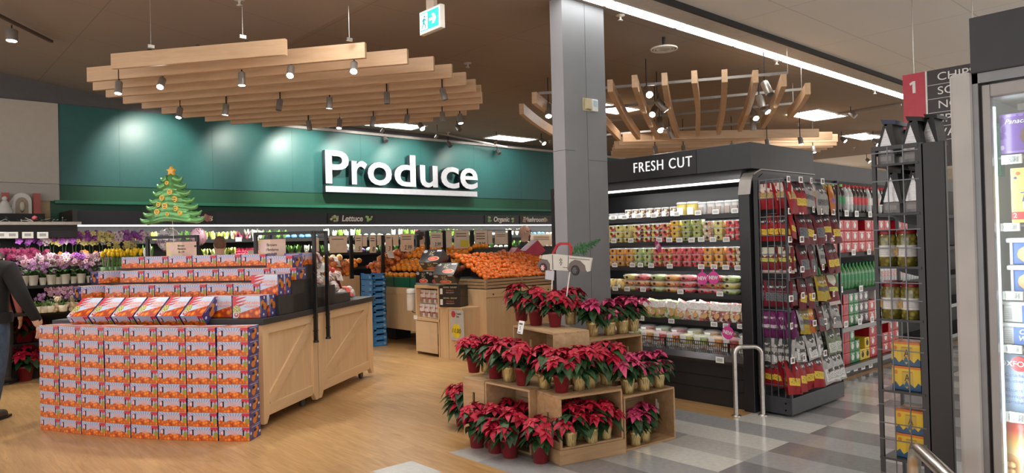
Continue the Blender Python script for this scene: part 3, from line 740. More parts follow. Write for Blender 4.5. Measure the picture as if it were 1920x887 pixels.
MB().lathe([(.04, 0), (.05, .08), (.045, .08), (0, .075)], n=12).build('pot', [M((.60, .52, .38), .6, name='ceramic')], pt)
m = MB(); rr = random.Random(9)
for k in range(26):
    a = rr.uniform(0, 6.3); l = rr.uniform(.05, .1); m.add([(0, 0, .07), (math.cos(a)*l*.5-.01, math.sin(a)*l*.5, .11), (math.cos(a)*l, math.sin(a)*l, .10+rr.uniform(0, .06)), (math.cos(a)*l*.5+.01, math.sin(a)*l*.5, .1)], [(0, 1, 2, 3)], 0)
m.build('leaves', [M((.12, .22, .05), .5, name='leaf_green')], pt)
PP = Proto(pt)
for i, px in enumerate([58, 69, 82, 94, 118]):
    p = at(px, 560, y=10.48); PP.put((p.x, 10.48, .89), i, 'small leafy green pot plant on the lower flower shelf, %s' % ordi(i), 'small pot plants on the lower shelf')
# tags under the canopy
for i, px in enumerate([1, 23, 52, 80]):
    p = at(px, 441, y=10.68)
    t = thing('price_card', 'white price card under the flower canopy, %s' % ordi(i), 'price card', (p.x, 10.68, p.z), 0, 'price cards under the flower canopy')
    MB().box(-.06, .06, -.006, 0, -.04, .04).build('card', [TAGW], t, bevel=.006); MB().box(-.035, .035, -.009, -.006, -.012, .022).build('print', [M((.4, .4, .42), .6, name='print_grey')], t)
# pots of fuchsia flowers behind the person
for i, px in enumerate([-12, 8, 28, 48, 66]):
    p = at(px, 460, y=10.98)
    f = MB(); rr = random.Random(i+40)
    for k in range(40): flower_mesh(f, Vector((rr.uniform(-.14, .14), rr.uniform(-.1, .06), rr.uniform(-.08, .06))), .03, 0, rr)
    fo = f.build('fuchsia_bouquet', [M((.17, .004, .05), .6, name='petal_fuchsia'), M((.3, .03, .08), .6, name='petal_heart')], loc=(p.x, 10.98, 1.63))
    tag(fo, 'fuchsia flower bouquet below the price cards, %s' % ordi(i), 'flower', 'fuchsia bouquets')
# tan boards with ornate frames above the flower canopy
t = thing('garland', 'tangled silver and green garland lying on the flower canopy', 'decoration', (0.6, 10.9, 2.03))
m = MB(); rr = random.Random(12)
for k in range(90):
    x = rr.uniform(-1.0, 1.25); m.bar((x, rr.uniform(-.14, .1), rr.uniform(0, .03)), (x+rr.uniform(-.12, .12), rr.uniform(-.14, .1), rr.uniform(.02, .07)), .012, .006, m=rr.choice([0, 1, 2]))
m.ball((-.1+.05, -.1, .05), .04, 3, 1).ball((.9, -.1, .05), .035, 3, 1)
m.build('sprigs', [M((.45, .45, .42), .4, name='tinsel'), M((.10, .16, .10), .6, name='sprig'), M((.02, .02, .02), .6, name='dark_sprig'), M((.6, .1, .12), .4, name='bauble')], t)
p = at(41, 388, y=12.45)
t = thing('ornament', 'white arched nativity ornament between red strips above the flower canopy', 'decoration', (p.x, 12.45, 2.2))
arch = [(-.12, 0), (.12, 0), (.12, .2)]+[(.12*math.cos(a*PI/8), .2+.12*math.sin(a*PI/8)) for a in range(1, 8)]+[(-.12, .2)]
MB().prism(arch, 0, .05).build('arch', [M((.72, .70, .66), .5, name='porcelain')], t)
MB().prism([(x*.65, z*.8) for x, z in arch], -.01, .0).build('niche', [M((.38, .30, .22), .6, name='niche')], t)
MB().ball((0, -.03, .12), .05, 0, 1, (.8, .5, 1.8)).build('figure', [M((.62, .56, .45), .5, name='porcelain')], t)
for s in (-1, 1): MB().box(s*.19-.045, s*.19+.045, .02, .06, 0, .32).build('strip', [M((.45, .11, .09), .6, name='red_strip')], t)
p = at(8, 388, y=12.45)
t = thing('figurine', 'white angel figurine above the flower canopy at the left edge', 'decoration', (p.x, 12.4, 2.2))
MB().lathe([(.09, 0), (.10, .06), (.05, .16), (.03, .2), (0, .2)], n=12).ball((0, 0, .23), .035).build('figure', [M((.75, .73, .7), .5, name='porcelain')], t)
for s in (-1, 1): MB().add([(s*.02, .02, .14), (s*.12, .03, .28), (s*.09, .03, .12)], [(0, 1, 2), (2, 1, 0)]).build('wing', [M((.75, .73, .7), .5, name='porcelain')], t)
ob = tag(MB().box(-1.2, .9, 0, .5, 0, 2.2).build('shelf_cabinet', [BLACKM], loc=(.9, 12.05, 0)), 'black cabinet behind the flower canopy that carries the ornaments', 'cabinet')
# ------------------------------------------------------------------ mandarin box prints
def orange_print(n, x, z, c, zlim, sc, asp=1.0):
    """pile of printed oranges below a wavy line"""
    v = n.comb(n.math('MULTIPLY', x, sc*asp), n.math('MULTIPLY', z, sc))
    d = n.vor(v, 1.0, 'Distance', rnd=.55); cc = n.vor(v, 1.0, 'Color', rnd=.55)
    o = n.ramp(d, [(.0, (.95, .36, .03)), (.30, (.90, .20, .01)), (.46, (.70, .09, .0)), (.55, (.38, .03, .0))])
    sep = n.new('ShaderNodeSeparateColor'); n.t.links.new(cc, sep.inputs[0])
    o = n.mix(n.math('MULTIPLY', sep.outputs[0], .35), o, (.95, .38, .04))
    w = n.math('ADD', zlim, n.math('MULTIPLY', n.math('SINE', n.math('MULTIPLY', x, 9.0*asp)), .05))
    return n.mix(n.math('LESS_THAN', z, w), c, o)
def sunburst(n, x, z, cx, cz, k, c0, c1):
    a = n.math('ARCTAN2', n.math('SUBTRACT', z, cz), n.math('SUBTRACT', x, cx))
    return n.mix(n.math('GREATER_THAN', n.math('SINE', n.math('MULTIPLY', a, k)), 0), c0, c1)
def mandarin_side():
    n = NT('mandarin_box_side', .35, coat=.3); v, x, y, z = n.gen()
    c = sunburst(n, x, z, .5, .25, 44, (.50, .54, .68), (.27, .33, .58))
    c = n.mix(n.math('MULTIPLY', n.disc(x, z, .5, .25, .55, .5), .3), c, (.70, .60, .66))
    # faint reddish lettering band
    tx = n.math('GREATER_THAN', n.noise(n.comb(n.math('MULTIPLY', x, 26), n.math('MULTIPLY', z, 5)), 1.0, 1), .5)
    c = n.mix(n.math('MULTIPLY', n.math('MULTIPLY', tx, n.rect(x, z, .27, .76, .52, .74)), .7), c, (.72, .33, .30))
    c = n.mix(n.math('MULTIPLY', n.disc(x, z, .5, .38, .2, .16), .7), c, (.88, .25, .05))
    c = n.mix(n.disc(x, z, .11, .56, .075, .2), c, (.62, .16, .22)); c = n.mix(n.disc(x, z, .11, .58, .05, .12), c, (.75, .55, .62))
    wv = n.math('ADD', .80, n.math('MULTIPLY', n.math('SINE', n.math('MULTIPLY', x, 60)), .07))
    c = n.mix(n.math('MULTIPLY', n.math('GREATER_THAN', x, .76), n.math('GREATER_THAN', z, n.math('SUBTRACT', wv, .10))), c, (.55, .02, .05))
    c = orange_print(n, x, z, c, .41, 4.2, 2.3)
    c = n.mix(n.disc(x, z, .93, .42, .07, .2), c, n.ramp(n.noise(v, 60, 2), [(.4, (.10, .14, .02)), (.6, (.5, .42, .03))]))
    c = n.mix(n.math('GREATER_THAN', z, .965), c, (.45, .40, .42))
    return n.col(c)
def mandarin_end():
    n = NT('mandarin_box_end', .35, coat=.3); v, x, y, z = n.gen()
    c = n.mix(n.math('LESS_THAN', z, .12), (.055, .05, .22), (.035, .033, .16))
    c = n.mix(n.disc(y, z, .50, .30, .17, .24), c, (.62, .19, .02)); c = n.mix(n.disc(y, z, .66, .62, .14, .22), c, (.66, .23, .03))
    c = n.mix(n.disc(y, z, .53, .62, .11, .10), c, (.01, .01, .015))
    c = n.mix(n.disc(y, z, .14, .5, .06, .11), c, (.7, .72, .8))
    c = n.mix(n.rect(y, z, .84, .96, .30, .46), c, (.75, .75, .8)); c = n.mix(n.math('MULTIPLY', n.rect(y, z, .2, .9, .86, .92), .6), c, (.6, .62, .75))
    return n.col(c)
def mandarin_lid():
    n = NT('mandarin_box_lid', .3, coat=.4); v, x, y, z = n.gen()
    c = n.mix(n.math('MULTIPLY', n.math('ABSOLUTE', n.math('SUBTRACT', y, .5)), .6), (.45, .58, .80), (.78, .80, .86))
    c = n.mix(n.math('MULTIPLY', n.noise(v, 7, 2), .4), c, (.85, .86, .90))
    # red ribbons from the upper left
    d = n.math('ADD', n.math('SINE', n.math('MULTIPLY', n.math('ADD', y, n.math('MULTIPLY', x, -.35)), 42)), n.math('MULTIPLY', n.math('SUBTRACT', .38, x), 5.2))
    m = n.math('MULTIPLY', n.math('GREATER_THAN', d, .3), n.math('MULTIPLY', n.math('GREATER_THAN', y, .50), n.math('LESS_THAN', x, .52)))
    c = n.mix(m, c, (.62, .03, .05))
    sl = n.math('ADD', n.math('MULTIPLY', x, .42), .12)
    vv = n.comb(n.math('MULTIPLY', x, 6.2), n.math('MULTIPLY', y, 4.4))
    dd = n.vor(vv, 1.0, 'Distance', rnd=.6)
    o = n.ramp(dd, [(.0, (.95, .38, .03)), (.33, (.90, .20, .01)), (.50, (.62, .07, .0)), (.6, (.4, .04, 0))])
    c = n.mix(n.math('MULTIPLY', n.math('LESS_THAN', y, sl), n.math('GREATER_THAN', x, .18)), c, o)
    g = n.ramp(n.noise(v, 26, 3), [(.40, (.06, .12, .02)), (.5, (.5, .5, .05)), (.62, (.75, .68, .5))])
    c = n.mix(n.disc(x, y, .14, .36, .16, .22), c, g)
    c = n.mix(n.disc(x, y, .13, .15, .10, .13), c, (.7, .7, .72)); c = n.mix(n.disc(x, y, .13, .15, .08, .10), c, (.55, .03, .07)); c = n.mix(n.disc(x, y, .13, .17, .04, .05), c, (.75, .6, .6))
    return n.col(c)
MSIDE, MEND, MLID = mandarin_side(), mandarin_end(), mandarin_lid()
SLOT = M((.03, .015, .02), .8, name='slot_dark')
PINKT = M((.80, .33, .25), .5, name='print_salmon')
BL, BD, BH = .272, .20, .119
def mandarin_box():
    m = MB().box(-BL/2, BL/2, 0, BD, 0, BH, [0, 0, 1, 1, 2, 2])
    o = m.build('mandarin_box', [MSIDE, MEND, MLID], bevel=.002)
    for s in (-.33, .30):
        MB().box(BL*s-.0075, BL*s+.0075, -.0012, .004, .045, .095).build('handle_slot', [SLOT], o, bevel=.004)
    MB().tube([(BL/2+.0012, .095, .073), (BL/2-.003, .095, .073)], .012, 10).build('handle_hole', [SLOT], o)
    text('MANDARIN', .036, PINKT, 'lid_lettering', o, (.045, .135, BH+.0004), (0, 0, 0), ext=.0006, off=.001, sx=.9)
    text('ORANGES', .030, PINKT, 'lid_lettering', o, (.06, .105, BH+.0004), (0, 0, 0), ext=.0006, off=.001, sx=.9)
    tag(o, 'x', 'box'); return Proto(o)
MBX = mandarin_box()
# front stack: eight columns on a slight arc, eight high
A0, A1 = Vector((1.10, 7.82)), Vector((2.31, 5.94)); ch = (A1-A0); eL = ch.normalized(); nO = Vector((-eL.y, eL.x))*-1
nO = Vector((-.841, -.541))
cols_px = [70, 108, 150, 195, 245, 298, 354, 411, 468]
stack_top = 0
def arc(u): return A0.lerp(A1, u) + nO*(.10*4*u*(1-u))
rnk = random.Random(5)
for cI in range(8):
    p, q = arc(cI/8), arc((cI+1)/8); c = (p+q)/2; d = (q-p).normalized(); rz = math.atan2(d.y, d.x)
    for r in range(8):
        j = rnk.uniform(-.004, .004)
        MBX.put((c.x+d.x*j, c.y+d.y*j, r*(BH+.0005)), rz+rnk.uniform(-.012, .012), 'mandarin box in the floor stack, %s, %s from the floor' % (('column ' + ordi(cI)) , ORD[r]), 'mandarin boxes in the floor stack')

# ------------------------------------------------------------------ the two wooden display carts
CO = Vector((2.56, 6.24, 0)); TH = math.radians(37.3); CUt = Vector((math.cos(TH), math.sin(TH), 0)); CV = Vector((-math.sin(TH), math.cos(TH), 0))
def cl(u, v, z=0): return CO + CUt*u + CV*v + Vector((0, 0, z))
def cart(label, u0, L, Wd, steps, lip, rise):
    t = thing('display_cart', label, 'display cart', tuple(cl(u0, 0)), TH)
    zb, zt = .10, .93
    # panelled side facing the aisle, frame, brace
    MB().box(.02, L-.02, .03, .05, zb+.06, zt).build('side_panel', [MAPLE], t)
    for x, nm in ((0, 'post'), (L-.10, 'post')):
        MB().prism(([(x, .04), (x+.05, .04), (x+.10, .12), (x+.10, zt), (x, zt)] if x == 0 else [(x, .12), (x+.05, .04), (x+.10, .04), (x+.10, zt), (x, zt)]), 0, .05).build('post', [MAPLE], t, bevel=.003)
    MB().box(.10, L-.10, .005, .045, zt-.09, zt).build('top_rail', [MAPLEX], t, bevel=.003)
    MB().box(.10, L-.10, .012, .045, zb, zb+.10).build('bottom_rail', [MAPLEX], t, bevel=.003)
    a = Vector((.12, .03, zb+.12)); b = Vector((L-.12, .03, zt-.10)); d = (b-a).normalized(); s = Vector((-d.z, 0, d.x))*.055
    MB().add([a-s+Vector((0, -.018, 0)), b-s+Vector((0, -.018, 0)), b+s+Vector((0, -.018, 0)), a+s+Vector((0, -.018, 0)), a-s, b-s, b+s, a+s], [(0, 1, 2, 3), (4, 5, 6, 7), (0, 1, 5, 4), (1, 2, 6, 5), (2, 3, 7, 6), (3, 0, 4, 7)]).build('diagonal_brace', [MAPLEX], t)
    MB().box(0, .05, .05, Wd, zb, zt).build('end_panel', [MAPLE], t); MB().box(L-.05, L, .05, Wd, zb, zt).build('end_panel', [MAPLE], t)
    MB().box(0, L, Wd, Wd+.04, zb, zt).build('back_panel', [MAPLE], t)
    MB().box(.05, L-.05, .05, Wd, .14, .17).build('floor_board', [MAPLE], t)
    m = MB()
    m.box(-.02, L+.02, -.02, Wd+.05, zt, lip)
    for (x0, x1, z) in steps: m.box(x0, x1, -.0, Wd+.03, lip, z)
    m.build('black_tiers', [M((.028, .028, .03), .45, name='tier_black', var=.15)], t, bevel=.004)
    for x, y in ((.16, .10), (L-.16, .10), (.16, Wd-.1), (L-.16, Wd-.1)):
        c = MB().box(x-.03, x+.03, y-.03, y+.03, .10, .14).bar((x-.02, y, .11), (x-.01, y, .045), .012, .03, m=0).build('caster', [CANM], t)
        MB().tube([(x-.01, y-.014, .042), (x-.01, y+.014, .042)], .042, 14).build('wheel', [M((.05, .05, .05), .4, name='rubber')], c)
    return t
CW = 2.12
cart('near wooden display cart with diagonal brace and black tiers of mandarin boxes', 0, 1.06, CW, [(.30, 1.06, 1.165), (.56, 1.06, 1.30), (.80, 1.06, 1.44)], .985, 1)
cart('rear wooden display cart with netted bags on its black tiers', 1.09, 1.47, CW, [(.0, .42, 1.20), (.0, .82, 1.09)], .99, -1)
# front trough that carries the tilted boxes
R_F = TH-PI/2
def cbox(u, v, z, lab, rz=0, group='mandarin boxes on the display cart', tilt=None):
    p = cl(u, v, z)
    return MBX.put(tuple(p), tilt if tilt else R_F+rz, lab, group)
# tilted row: lids up, length along the cart
for i in range(6):
    v = .62+.235*i
    p = cl(-.06, v, .935)
    e = Euler((0, 0, 0)); Rm = Matrix.Rotation(TH-PI/2, 4, 'Z') @ Matrix.Rotation(math.radians(38), 4, 'X') @ Matrix.Rotation(0, 4, 'Z')
    # long side across, lid facing the shopper
    o = MBX.put(tuple(p), tuple(Rm.to_euler()), 'tilted mandarin box with its lid to the front, %s' % ordi(5-i, 6), 'tilted mandarin boxes')
    o.scale = (.80, 1.28, 1)
# upright boxes that show their lids
def upright(u, v, z, lab, rzz=0):
    Rm = Matrix.Rotation(TH-PI/2+rzz, 4, 'Z') @ Matrix.Rotation(PI/2, 4, 'X')
    return MBX.put(tuple(cl(u, v, z)), tuple(Rm.to_euler()), lab, 'upright mandarin boxes')
upright(.22, .50, .988, 'upright mandarin box showing its lid right of the tilted row')
upright(.16, .18, .988, 'upright mandarin box showing its lid at the cart corner')
upright(.30, .17, .988, 'second upright mandarin box behind the one at the cart corner')
upright(.44, .16, 1.167, 'upright mandarin box on the middle tier at the cart side')
upright(.56, .15, 1.167, 'upright mandarin box behind the one on the middle tier')
# rows on the tiers
for rI, (u, z, n0, n1, sh) in enumerate([(.31, 1.167, 1, 7, -.10), (.57, 1.302, 0, 7, -.06), (.81, 1.442, 1, 7, .12)]):
    for k in range(n0, n1):
        v = .16+(BL+.008)*k+sh
        cbox(u, v, z, 'mandarin box on the %s tier of the near cart, %s' % (['lowest', 'middle', 'top'][rI], ordi(n1-1-k)))
cbox(.57, .14+.0, 1.302+BH, 'single mandarin box lying on top at the right end of the tiers', .0)
# boxes seen from their blue ends at the cart side
for u, z, w in ((.72, 1.302, 'lower'), (.72, 1.302+BH, 'upper'), (.93, 1.442, 'rear')):
    p = cl(u+.0, .01, z); MBX.put(tuple(p), TH+PI/2*0, 'mandarin box turned with long side out, %s one at the post' % w, 'mandarin boxes at the cart post')
# left end boxes showing blue ends
for i, (z, u) in enumerate([(1.167, .33), (1.302, .60)]):
    p = cl(u, [1.99, 2.03][i], z); MBX.put(tuple(p), R_F+math.radians(62), 'mandarin box with blue end at the left end of the %s tier' % ['lowest', 'middle'][i], 'blue ended mandarin boxes')

# black posts and sign rails
def rail_frame(label, u, v0, v1, zt, clampz, cards):
    t = thing('sign_rail', label, 'sign rail', tuple(cl(u, v0)), TH)
    w = v1-v0
    for y in (0, w): MB().box(-.016, .016, y-.016, y+.016, clampz, zt).build('post', [BLACK], t)
    MB().box(-.016, .016, 0, w, zt-.03, zt).build('top_bar', [BLACK], t)
    for z in (clampz+.12, clampz+.26, 1.35):
        MB().tube([(-.035, -.0, z), (.035, 0, z)], .012, 8).build('clamp', [BLACK], t)
    MB().lathe([(.028, 0), (.028, .018), (.018, .02)], (0, 0, clampz), 12).build('collar', [BLACK], t)
    return t
rail_frame('front black post and rail clamped where the two carts meet', .96, -.035, .62, 1.785, .64, 1)
rail_frame('rear black post and rail clamped where the two carts meet', 1.24, -.035, .62, 1.79, .64, 1)
rail_frame('black sign frame on the near cart under the round balloons', 1.03, 1.35, 1.95, 1.78, 1.40, 1)
def card(px0, px1, py0, py1, plane, label, price=None, lines=2, yellow=None, badge=False, col=KRAFT, off=.25, group=None):
    """paper card standing in a vertical plane; plane = ('y', value) or (point, direction)"""
    a, b = at(px0, (py0+py1)/2, y=plane), at(px1, (py0+py1)/2, y=plane); top = at((px0+px1)/2, py0, y=plane); bot = at((px0+px1)/2, py1, y=plane)
    w = b.x-a.x; h = top.z-bot.z
    t = thing('price_sign', label, 'price sign', ((a.x+b.x)/2, plane, bot.z), 0, group)
    MB().box(-w/2, w/2, 0, .004, 0, h).build('card', [col], t)
    if badge: MB().tube([(-w*.28, -.001, h*.72), (-w*.28, -.004, h*.72)], w*.12, 16).build('badge', [M((.75, .35, .32), .5, name='badge')], t)
    m = MB()
    for k in range(lines): m.box(-w*.05 if badge else -w*.38, w*.30, -.0015, 0, h*(.80-.14*k), h*(.84-.14*k))
    m.build('print_lines', [INK], t)
    if yellow: MB().box(-w*.1, w*.45, -.001, 0, h*.08, h*.45).build('yellow_patch', [M((.8, .62, .05), .6, name='card_yellow')], t)
    if price: text(price, h*.36, INK, 'price_lettering', t, (w*.04, -.003, h*.20), ext=.001, sx=.8 if len(price) > 2 else .9, shear=.2)
    return t
def card2(u, v, z, w, h, label, badge=True):
    t = thing('price_sign', label, 'price sign', tuple(cl(u, v, z)), TH-PI/2)
    MB().box(-w/2, w/2, 0, .004, 0, h).build('card', [M((.72, .60, .47), .7, name='card_beige')], t)
    MB().box(-w/2, -w*.34, -.001, 0, 0, h).tube([(-w*.32, -.001, h*.7), (-w*.32, -.003, h*.7)], h*.2, 16, 1).build('badge', [M((.80, .66, .34), .7, name='card_yellow'), M((.78, .60, .58), .6, name='badge_pink')], t)
    text('Brown', h*.16, INK, 'lettering', t, (0, -.002, h*.78), ext=.001); text('Mandarins', h*.16, INK, 'lettering', t, (w*.02, -.002, h*.60), ext=.001, sx=.8); text('1lb 2.99', h*.16, INK, 'lettering', t, (0, -.002, h*.42), ext=.001, sx=.8)
    MB().box(w/2-.17, w/2, -.0012, 0, 0, h).build('plain_part', [M((.62, .46, .38), .7, name='card_tan')], t)
    return t
card2(1.0, 1.52, 1.52, .36, .19, 'beige price card with yellow edge under the round balloons')
card2(1.0, .46, 1.44, .31, .27, 'beige price card with yellow edge behind the right end of the tiers')

# ------------------------------------------------------------------ balloons
FOILG = M((.13, .36, .12), .2, .45, .5, name='foil_green', var=.15); FOILW = M((.62, .60, .62), .25, .3, .5, name='foil_silver'); FOILP = M((.70, .42, .52), .25, .2, .5, name='foil_pink')
YEL = M((.85, .52, .03), .3, 0, .5, name='print_yellow')
tb_ = cl(1.0, 1.62)
bt = thing('tree_balloon', 'green foil balloon shaped like a christmas tree with smiling yellow faces', 'balloon', (tb_.x, tb_.y, 1.945), TH-PI/2)
HT = .50
def tree_w(z):   # half width of the bulging body
    u = z/HT; return .245*(1-u)**.85+.022
nz, nx = 26, 20
vs = []; fsx = []
for i in range(nz+1):
    z = HT*i/nz; w = tree_w(z)
    w *= 1+.05*math.sin(i*2.2)
    for k in range(nx):
        a = 2*PI*k/nx; vs.append((w*math.cos(a), .42*w*math.sin(a)*(1+.1*math.cos(5*a)), z+.02*math.sin(a*3)*(1-i/nz)))
for i in range(nz):
    for k in range(nx): fsx.append((i*nx+k, i*nx+(k+1) % nx, (i+1)*nx+(k+1) % nx, (i+1)*nx+k))
m = MB().add(vs, fsx, 0, True); m.add(vs[:nx], [tuple(range(nx))]); m.add(vs[-nx:], [tuple(range(nx))])
m.build('body', [FOILG], bt)
for s in (-1, 1):
    for i, z in enumerate([-.005, .06, .13, .20, .28, .36, .43]):
        w = tree_w(z)*.9; L = .15*(1-i*.09); m = MB()
        m.tube([(s*w*.6, 0, z+.02), (s*(w+L*.4), 0, z-.005), (s*(w+L*.8), 0, z+.005), (s*(w+L), 0, z+.035)], [.045, .036, .022, .006], 8).build('branch', [FOILG], bt)
rr = random.Random(2)
for i, (x, z, r) in enumerate([(-.03, .40, .022), (.02, .30, .03), (-.07, .24, .028), (.08, .22, .034), (-.11, .17, .026), (-.02, .15, .032), (-.12, .09, .03), (.10, .12, .03), (.02, .06, .022), (.15, .07, .024)]):
    y = -.42*tree_w(z)*math.sqrt(max(.05, 1-(x/tree_w(z))**2))-.006
    o = MB().tube([(x, y+.012, z), (x, y-.004, z)], r, 16).build('face_print', [YEL], bt)
    MB().box(x-r*.4, x-r*.15, y-.006, y-.004, z+.1*r, z+r*.5).box(x+r*.15, x+r*.4, y-.006, y-.004, z+.1*r, z+r*.5).box(x-r*.4, x+r*.4, y-.006, y-.004, z-r*.5, z-r*.3).build('eyes_and_mouth', [INK], o)
star = [(.06*(1 if k % 2 == 0 else .5)*math.cos(PI/2+k*PI/5), .06*(1 if k % 2 == 0 else .5)*math.sin(PI/2+k*PI/5)) for k in range(10)]
MB().prism([(x, HT+.03+z) for x, z in star], -.022, .022).build('star', [M((.85, .45, .06), .3, .1, .5, name='foil_gold')], bt, bevel=.01)
MB().tube([(0, 0, 0), (.01, .01, -.3)], .003, 5).build('ribbon', [WHITE], bt)
def round_balloon(u, v, z, r, mat, label, words=()):
    p = cl(u, v, z); t = thing('round_balloon', label, 'balloon', tuple(p), TH-PI/2)
    MB().ball((0, 0, 0), r, 0, 3, (1, .62, 1)).build('body', [mat], t)
    MB().tube([(0, 0, -r), (0, 0, -r-.12)], [.012, .004], 6).build('neck', [mat], t)
    rr = random.Random(8); m = MB()
    for k in range(36):
        a, b = rr.uniform(-1.2, 1.2), rr.uniform(-1.2, 1.2); d = Vector((math.sin(a)*math.cos(b), -math.cos(a)*math.cos(b), math.sin(b)))
        c = Vector((d.x*r, d.y*r*.62, d.z*r)); m.ball(tuple(c), .007, rr.randrange(2), 1, (1, .3, 1.4))
    m.build('confetti', [M((.25, .04, .12), .4, name='print_plum'), M((.10, .10, .12), .4, name='print_dark')], t)
    for i, w in enumerate(words): text(w, .05, M((.12, .06, .12), .4, name='print_dark'), 'lettering', t, (0, -r*.62-.004, .035-.06*i), ext=.002, off=.001)
    return t
round_balloon(1.12, 1.76, 1.74, .135, FOILW, 'silver white round foil balloon with dark confetti and lettering', ('FELIZ', 'NAVIDAD'))
round_balloon(1.12, 1.40, 1.76, .10, FOILP, 'small pink round foil balloon right of the silver one')

# ------------------------------------------------------------------ netted fruit bags
def net_bag(seed, cols, L=.26, R=.085):
    m = MB(); rr = random.Random(seed)
    for k in range(9):
        m.ball((rr.uniform(-L*.35, L*.35), rr.uniform(-.05, .05), .045+rr.uniform(0, .07)), .043, 0, 2)
    m.tube([(L*.35, 0, .07), (L*.52, 0, .06), (L*.62, .02, .05)], [.05, .015, .03], 8, 1)
    m.add([(-L*.3, -.075, .04), (L*.2, -.085, .03), (L*.2, -.05, .13), (-L*.3, -.04, .135), (-L*.25, .03, .15), (L*.2, .03, .15)], [(0, 1, 2, 3), (3, 2, 5, 4)], 2, True)
    o = m.build('netted_fruit_bag', cols); tag(o, 'x', 'fruit bag'); return Proto(o)
def net_mat(c0, c1, sc=40):
    n = NT('fruit_net', .4, coat=.4); v, x, y, z = n.gen('Object')
    w = n.math('GREATER_THAN', n.math('SINE', n.math('MULTIPLY', n.math('ADD', x, z), sc*5)), .35)
    return n.col(n.mix(w, c0, c1))
LABR = M((.70, .08, .06), .35, 0, .4, name='label_red'); LABW = M((.78, .75, .72), .35, 0, .4, name='label_white')
NB1 = net_bag(1, [net_mat((.62, .50, .46), (.80, .76, .74)), LABW, LABR]); NB2 = net_bag(2, [net_mat((.75, .18, .04), (.80, .35, .12)), LABR, LABW]); NB3 = net_bag(3, [net_mat((.72, .70, .68), (.5, .2, .15)), LABR, LABW])
rr = random.Random(21)
spots = []
for v in (.12, .40, .68, .96, 1.24):
    for (u, z, n_) in ((1.30, 1.21, 3), (1.66, 1.10, 2), (2.10, 1.0, 1)):
        for k in range(n_): spots.append((u+rr.uniform(-.08, .08)+(.0 if k == 0 else .05), v+rr.uniform(-.04, .04), z+k*.10))
for i, (u, v, z) in enumerate(spots):
    p = cl(u, v, z); q = [NB1, NB3, NB1][i % 3]
    q.put(tuple(p), TH+rr.uniform(-1, 1), 'white and red netted fruit bag heaped on the rear cart', 'netted bags heaped on the rear cart')
# ------------------------------------------------------------------ big orange table (A) and mandarin bin (B)
GRNB = M((.01, .12, .06), .35, name='green_bin'); 
ta = thing('fruit_table', 'long maple fruit table with green rim holding oranges', 'display table', (6.4, 8.75, 0))
AW, AD = 1.42, 2.35
MB().box(0, .05, 0, AD, .24, .90).box(0, AW, 0, .05, .24, .90).box(AW-.05, AW, 0, AD, .24, .9).box(0, AW, AD-.05, AD, .24, .9).build('apron', [MAPLE], ta, bevel=.003)
MB().box(-.012, 0, -.012, AD, .82, .90).box(-.012, AW, -.012, 0, .82, .9).build('top_rail', [MAPLEX], ta, bevel=.003)
MB().box(0, AW, 0, AD, .90, .93).build('table_top', [MAPLEX], ta)
for x in (.4, 1.1):
    for y in (.5, 1.9): MB().box(x-.15, x+.15, y-.15, y+.15, 0, .24).build('leg', [BLACKM], ta)
m = MB()
for k in range(5): m.box(.01, .035, .02+k*.465, .02+k*.465+.44, .93, 1.10)
m.box(.01, AW, .01, .03, .93, 1.10); m.box(AW-.03, AW, .01, AD, .93, 1.1); m.build('green_rim', [GRNB], ta, bevel=.006)
for k in range(2): MB().tube([(-.014, .9+k*1.0, .855), (-.008, .9+k*1.0, .855)], .012, 10).build('bolt', [CANM], ta)
MB().box(.04, AW-.04, .04, AD-.04, 1.0, 1.06).build('liner', [BLACKM], ta)
ORG = M((.90, .31, .01), .38, 0, .15, name='orange_peel', var=.08, scale=20); ORG2 = M((.88, .19, .01), .35, 0, .2, name='mandarin_peel', var=.15, scale=10); LEM = M((.85, .62, .02), .35, 0, .2, name='lemon_peel'); APP = M((.65, .18, .08), .3, 0, .3, name='apple_skin', var=.5, scale=14)
def fruit(name, mat, r, cat='fruit', sc=(1, 1, .94), leaf=False):
    m = MB().ball((0, 0, 0), r, 0, 2, sc)
    m.ball((0, 0, r*sc[2]*.97), r*.12, 1, 1, (1, 1, .4))
    if leaf: m.add([(0, 0, r*.95), (r*.5, r*.2, r*1.1), (r*1.0, 0, r*1.0), (r*.5, -r*.2, r*1.05)], [(0, 1, 2, 3)], 1)
    o = m.build(name, [mat, M((.12, .22, .04), .5, name='fruit_stem')]); tag(o, 'x', cat); return Proto(o)
FO = fruit('orange', ORG, .047); FM = fruit('mandarin', ORG2, .036, sc=(1, 1, .88), leaf=True); FL = fruit('lemon', LEM, .036, sc=(1.25, 1, .95)); FA = fruit('apple', APP, .042)
rr = random.Random(31)
def mound(P_, x0, x1, y0, y1, z0, h, d, label, group, lim=300, jit=.01, zf=None):
    n = 0; nx = int((x1-x0)/d)+1; ny = int((y1-y0)/d)+1
    for i in range(nx):
        for j in range(ny):
            if n >= lim: return n
            u, v = i/max(1, nx-1), j/max(1, ny-1)
            z = z0+h*(zf(u, v) if zf else u)
            P_.put((x0+i*d+(d/2 if j % 2 else 0)+rr.uniform(-jit, jit), y0+j*d*.97+rr.uniform(-jit, jit), z+rr.uniform(-jit, jit)), (rr.uniform(-.5, .5), rr.uniform(-.5, .5), rr.uniform(0, 6)), label, group); n += 1
    return n
MB_ = mound
st_ = tag(MB().prism([(0, 1.06), (AW-.1, 1.06), (AW-.1, 1.44), (.98, 1.42), (.85, 1.30), (.5, 1.25)], .05, AD-.05, axis='y').build('fruit_riser', [BLACKM], loc=(6.44, 8.75, 0)), 'black sloped riser under the oranges on the long table', 'riser')
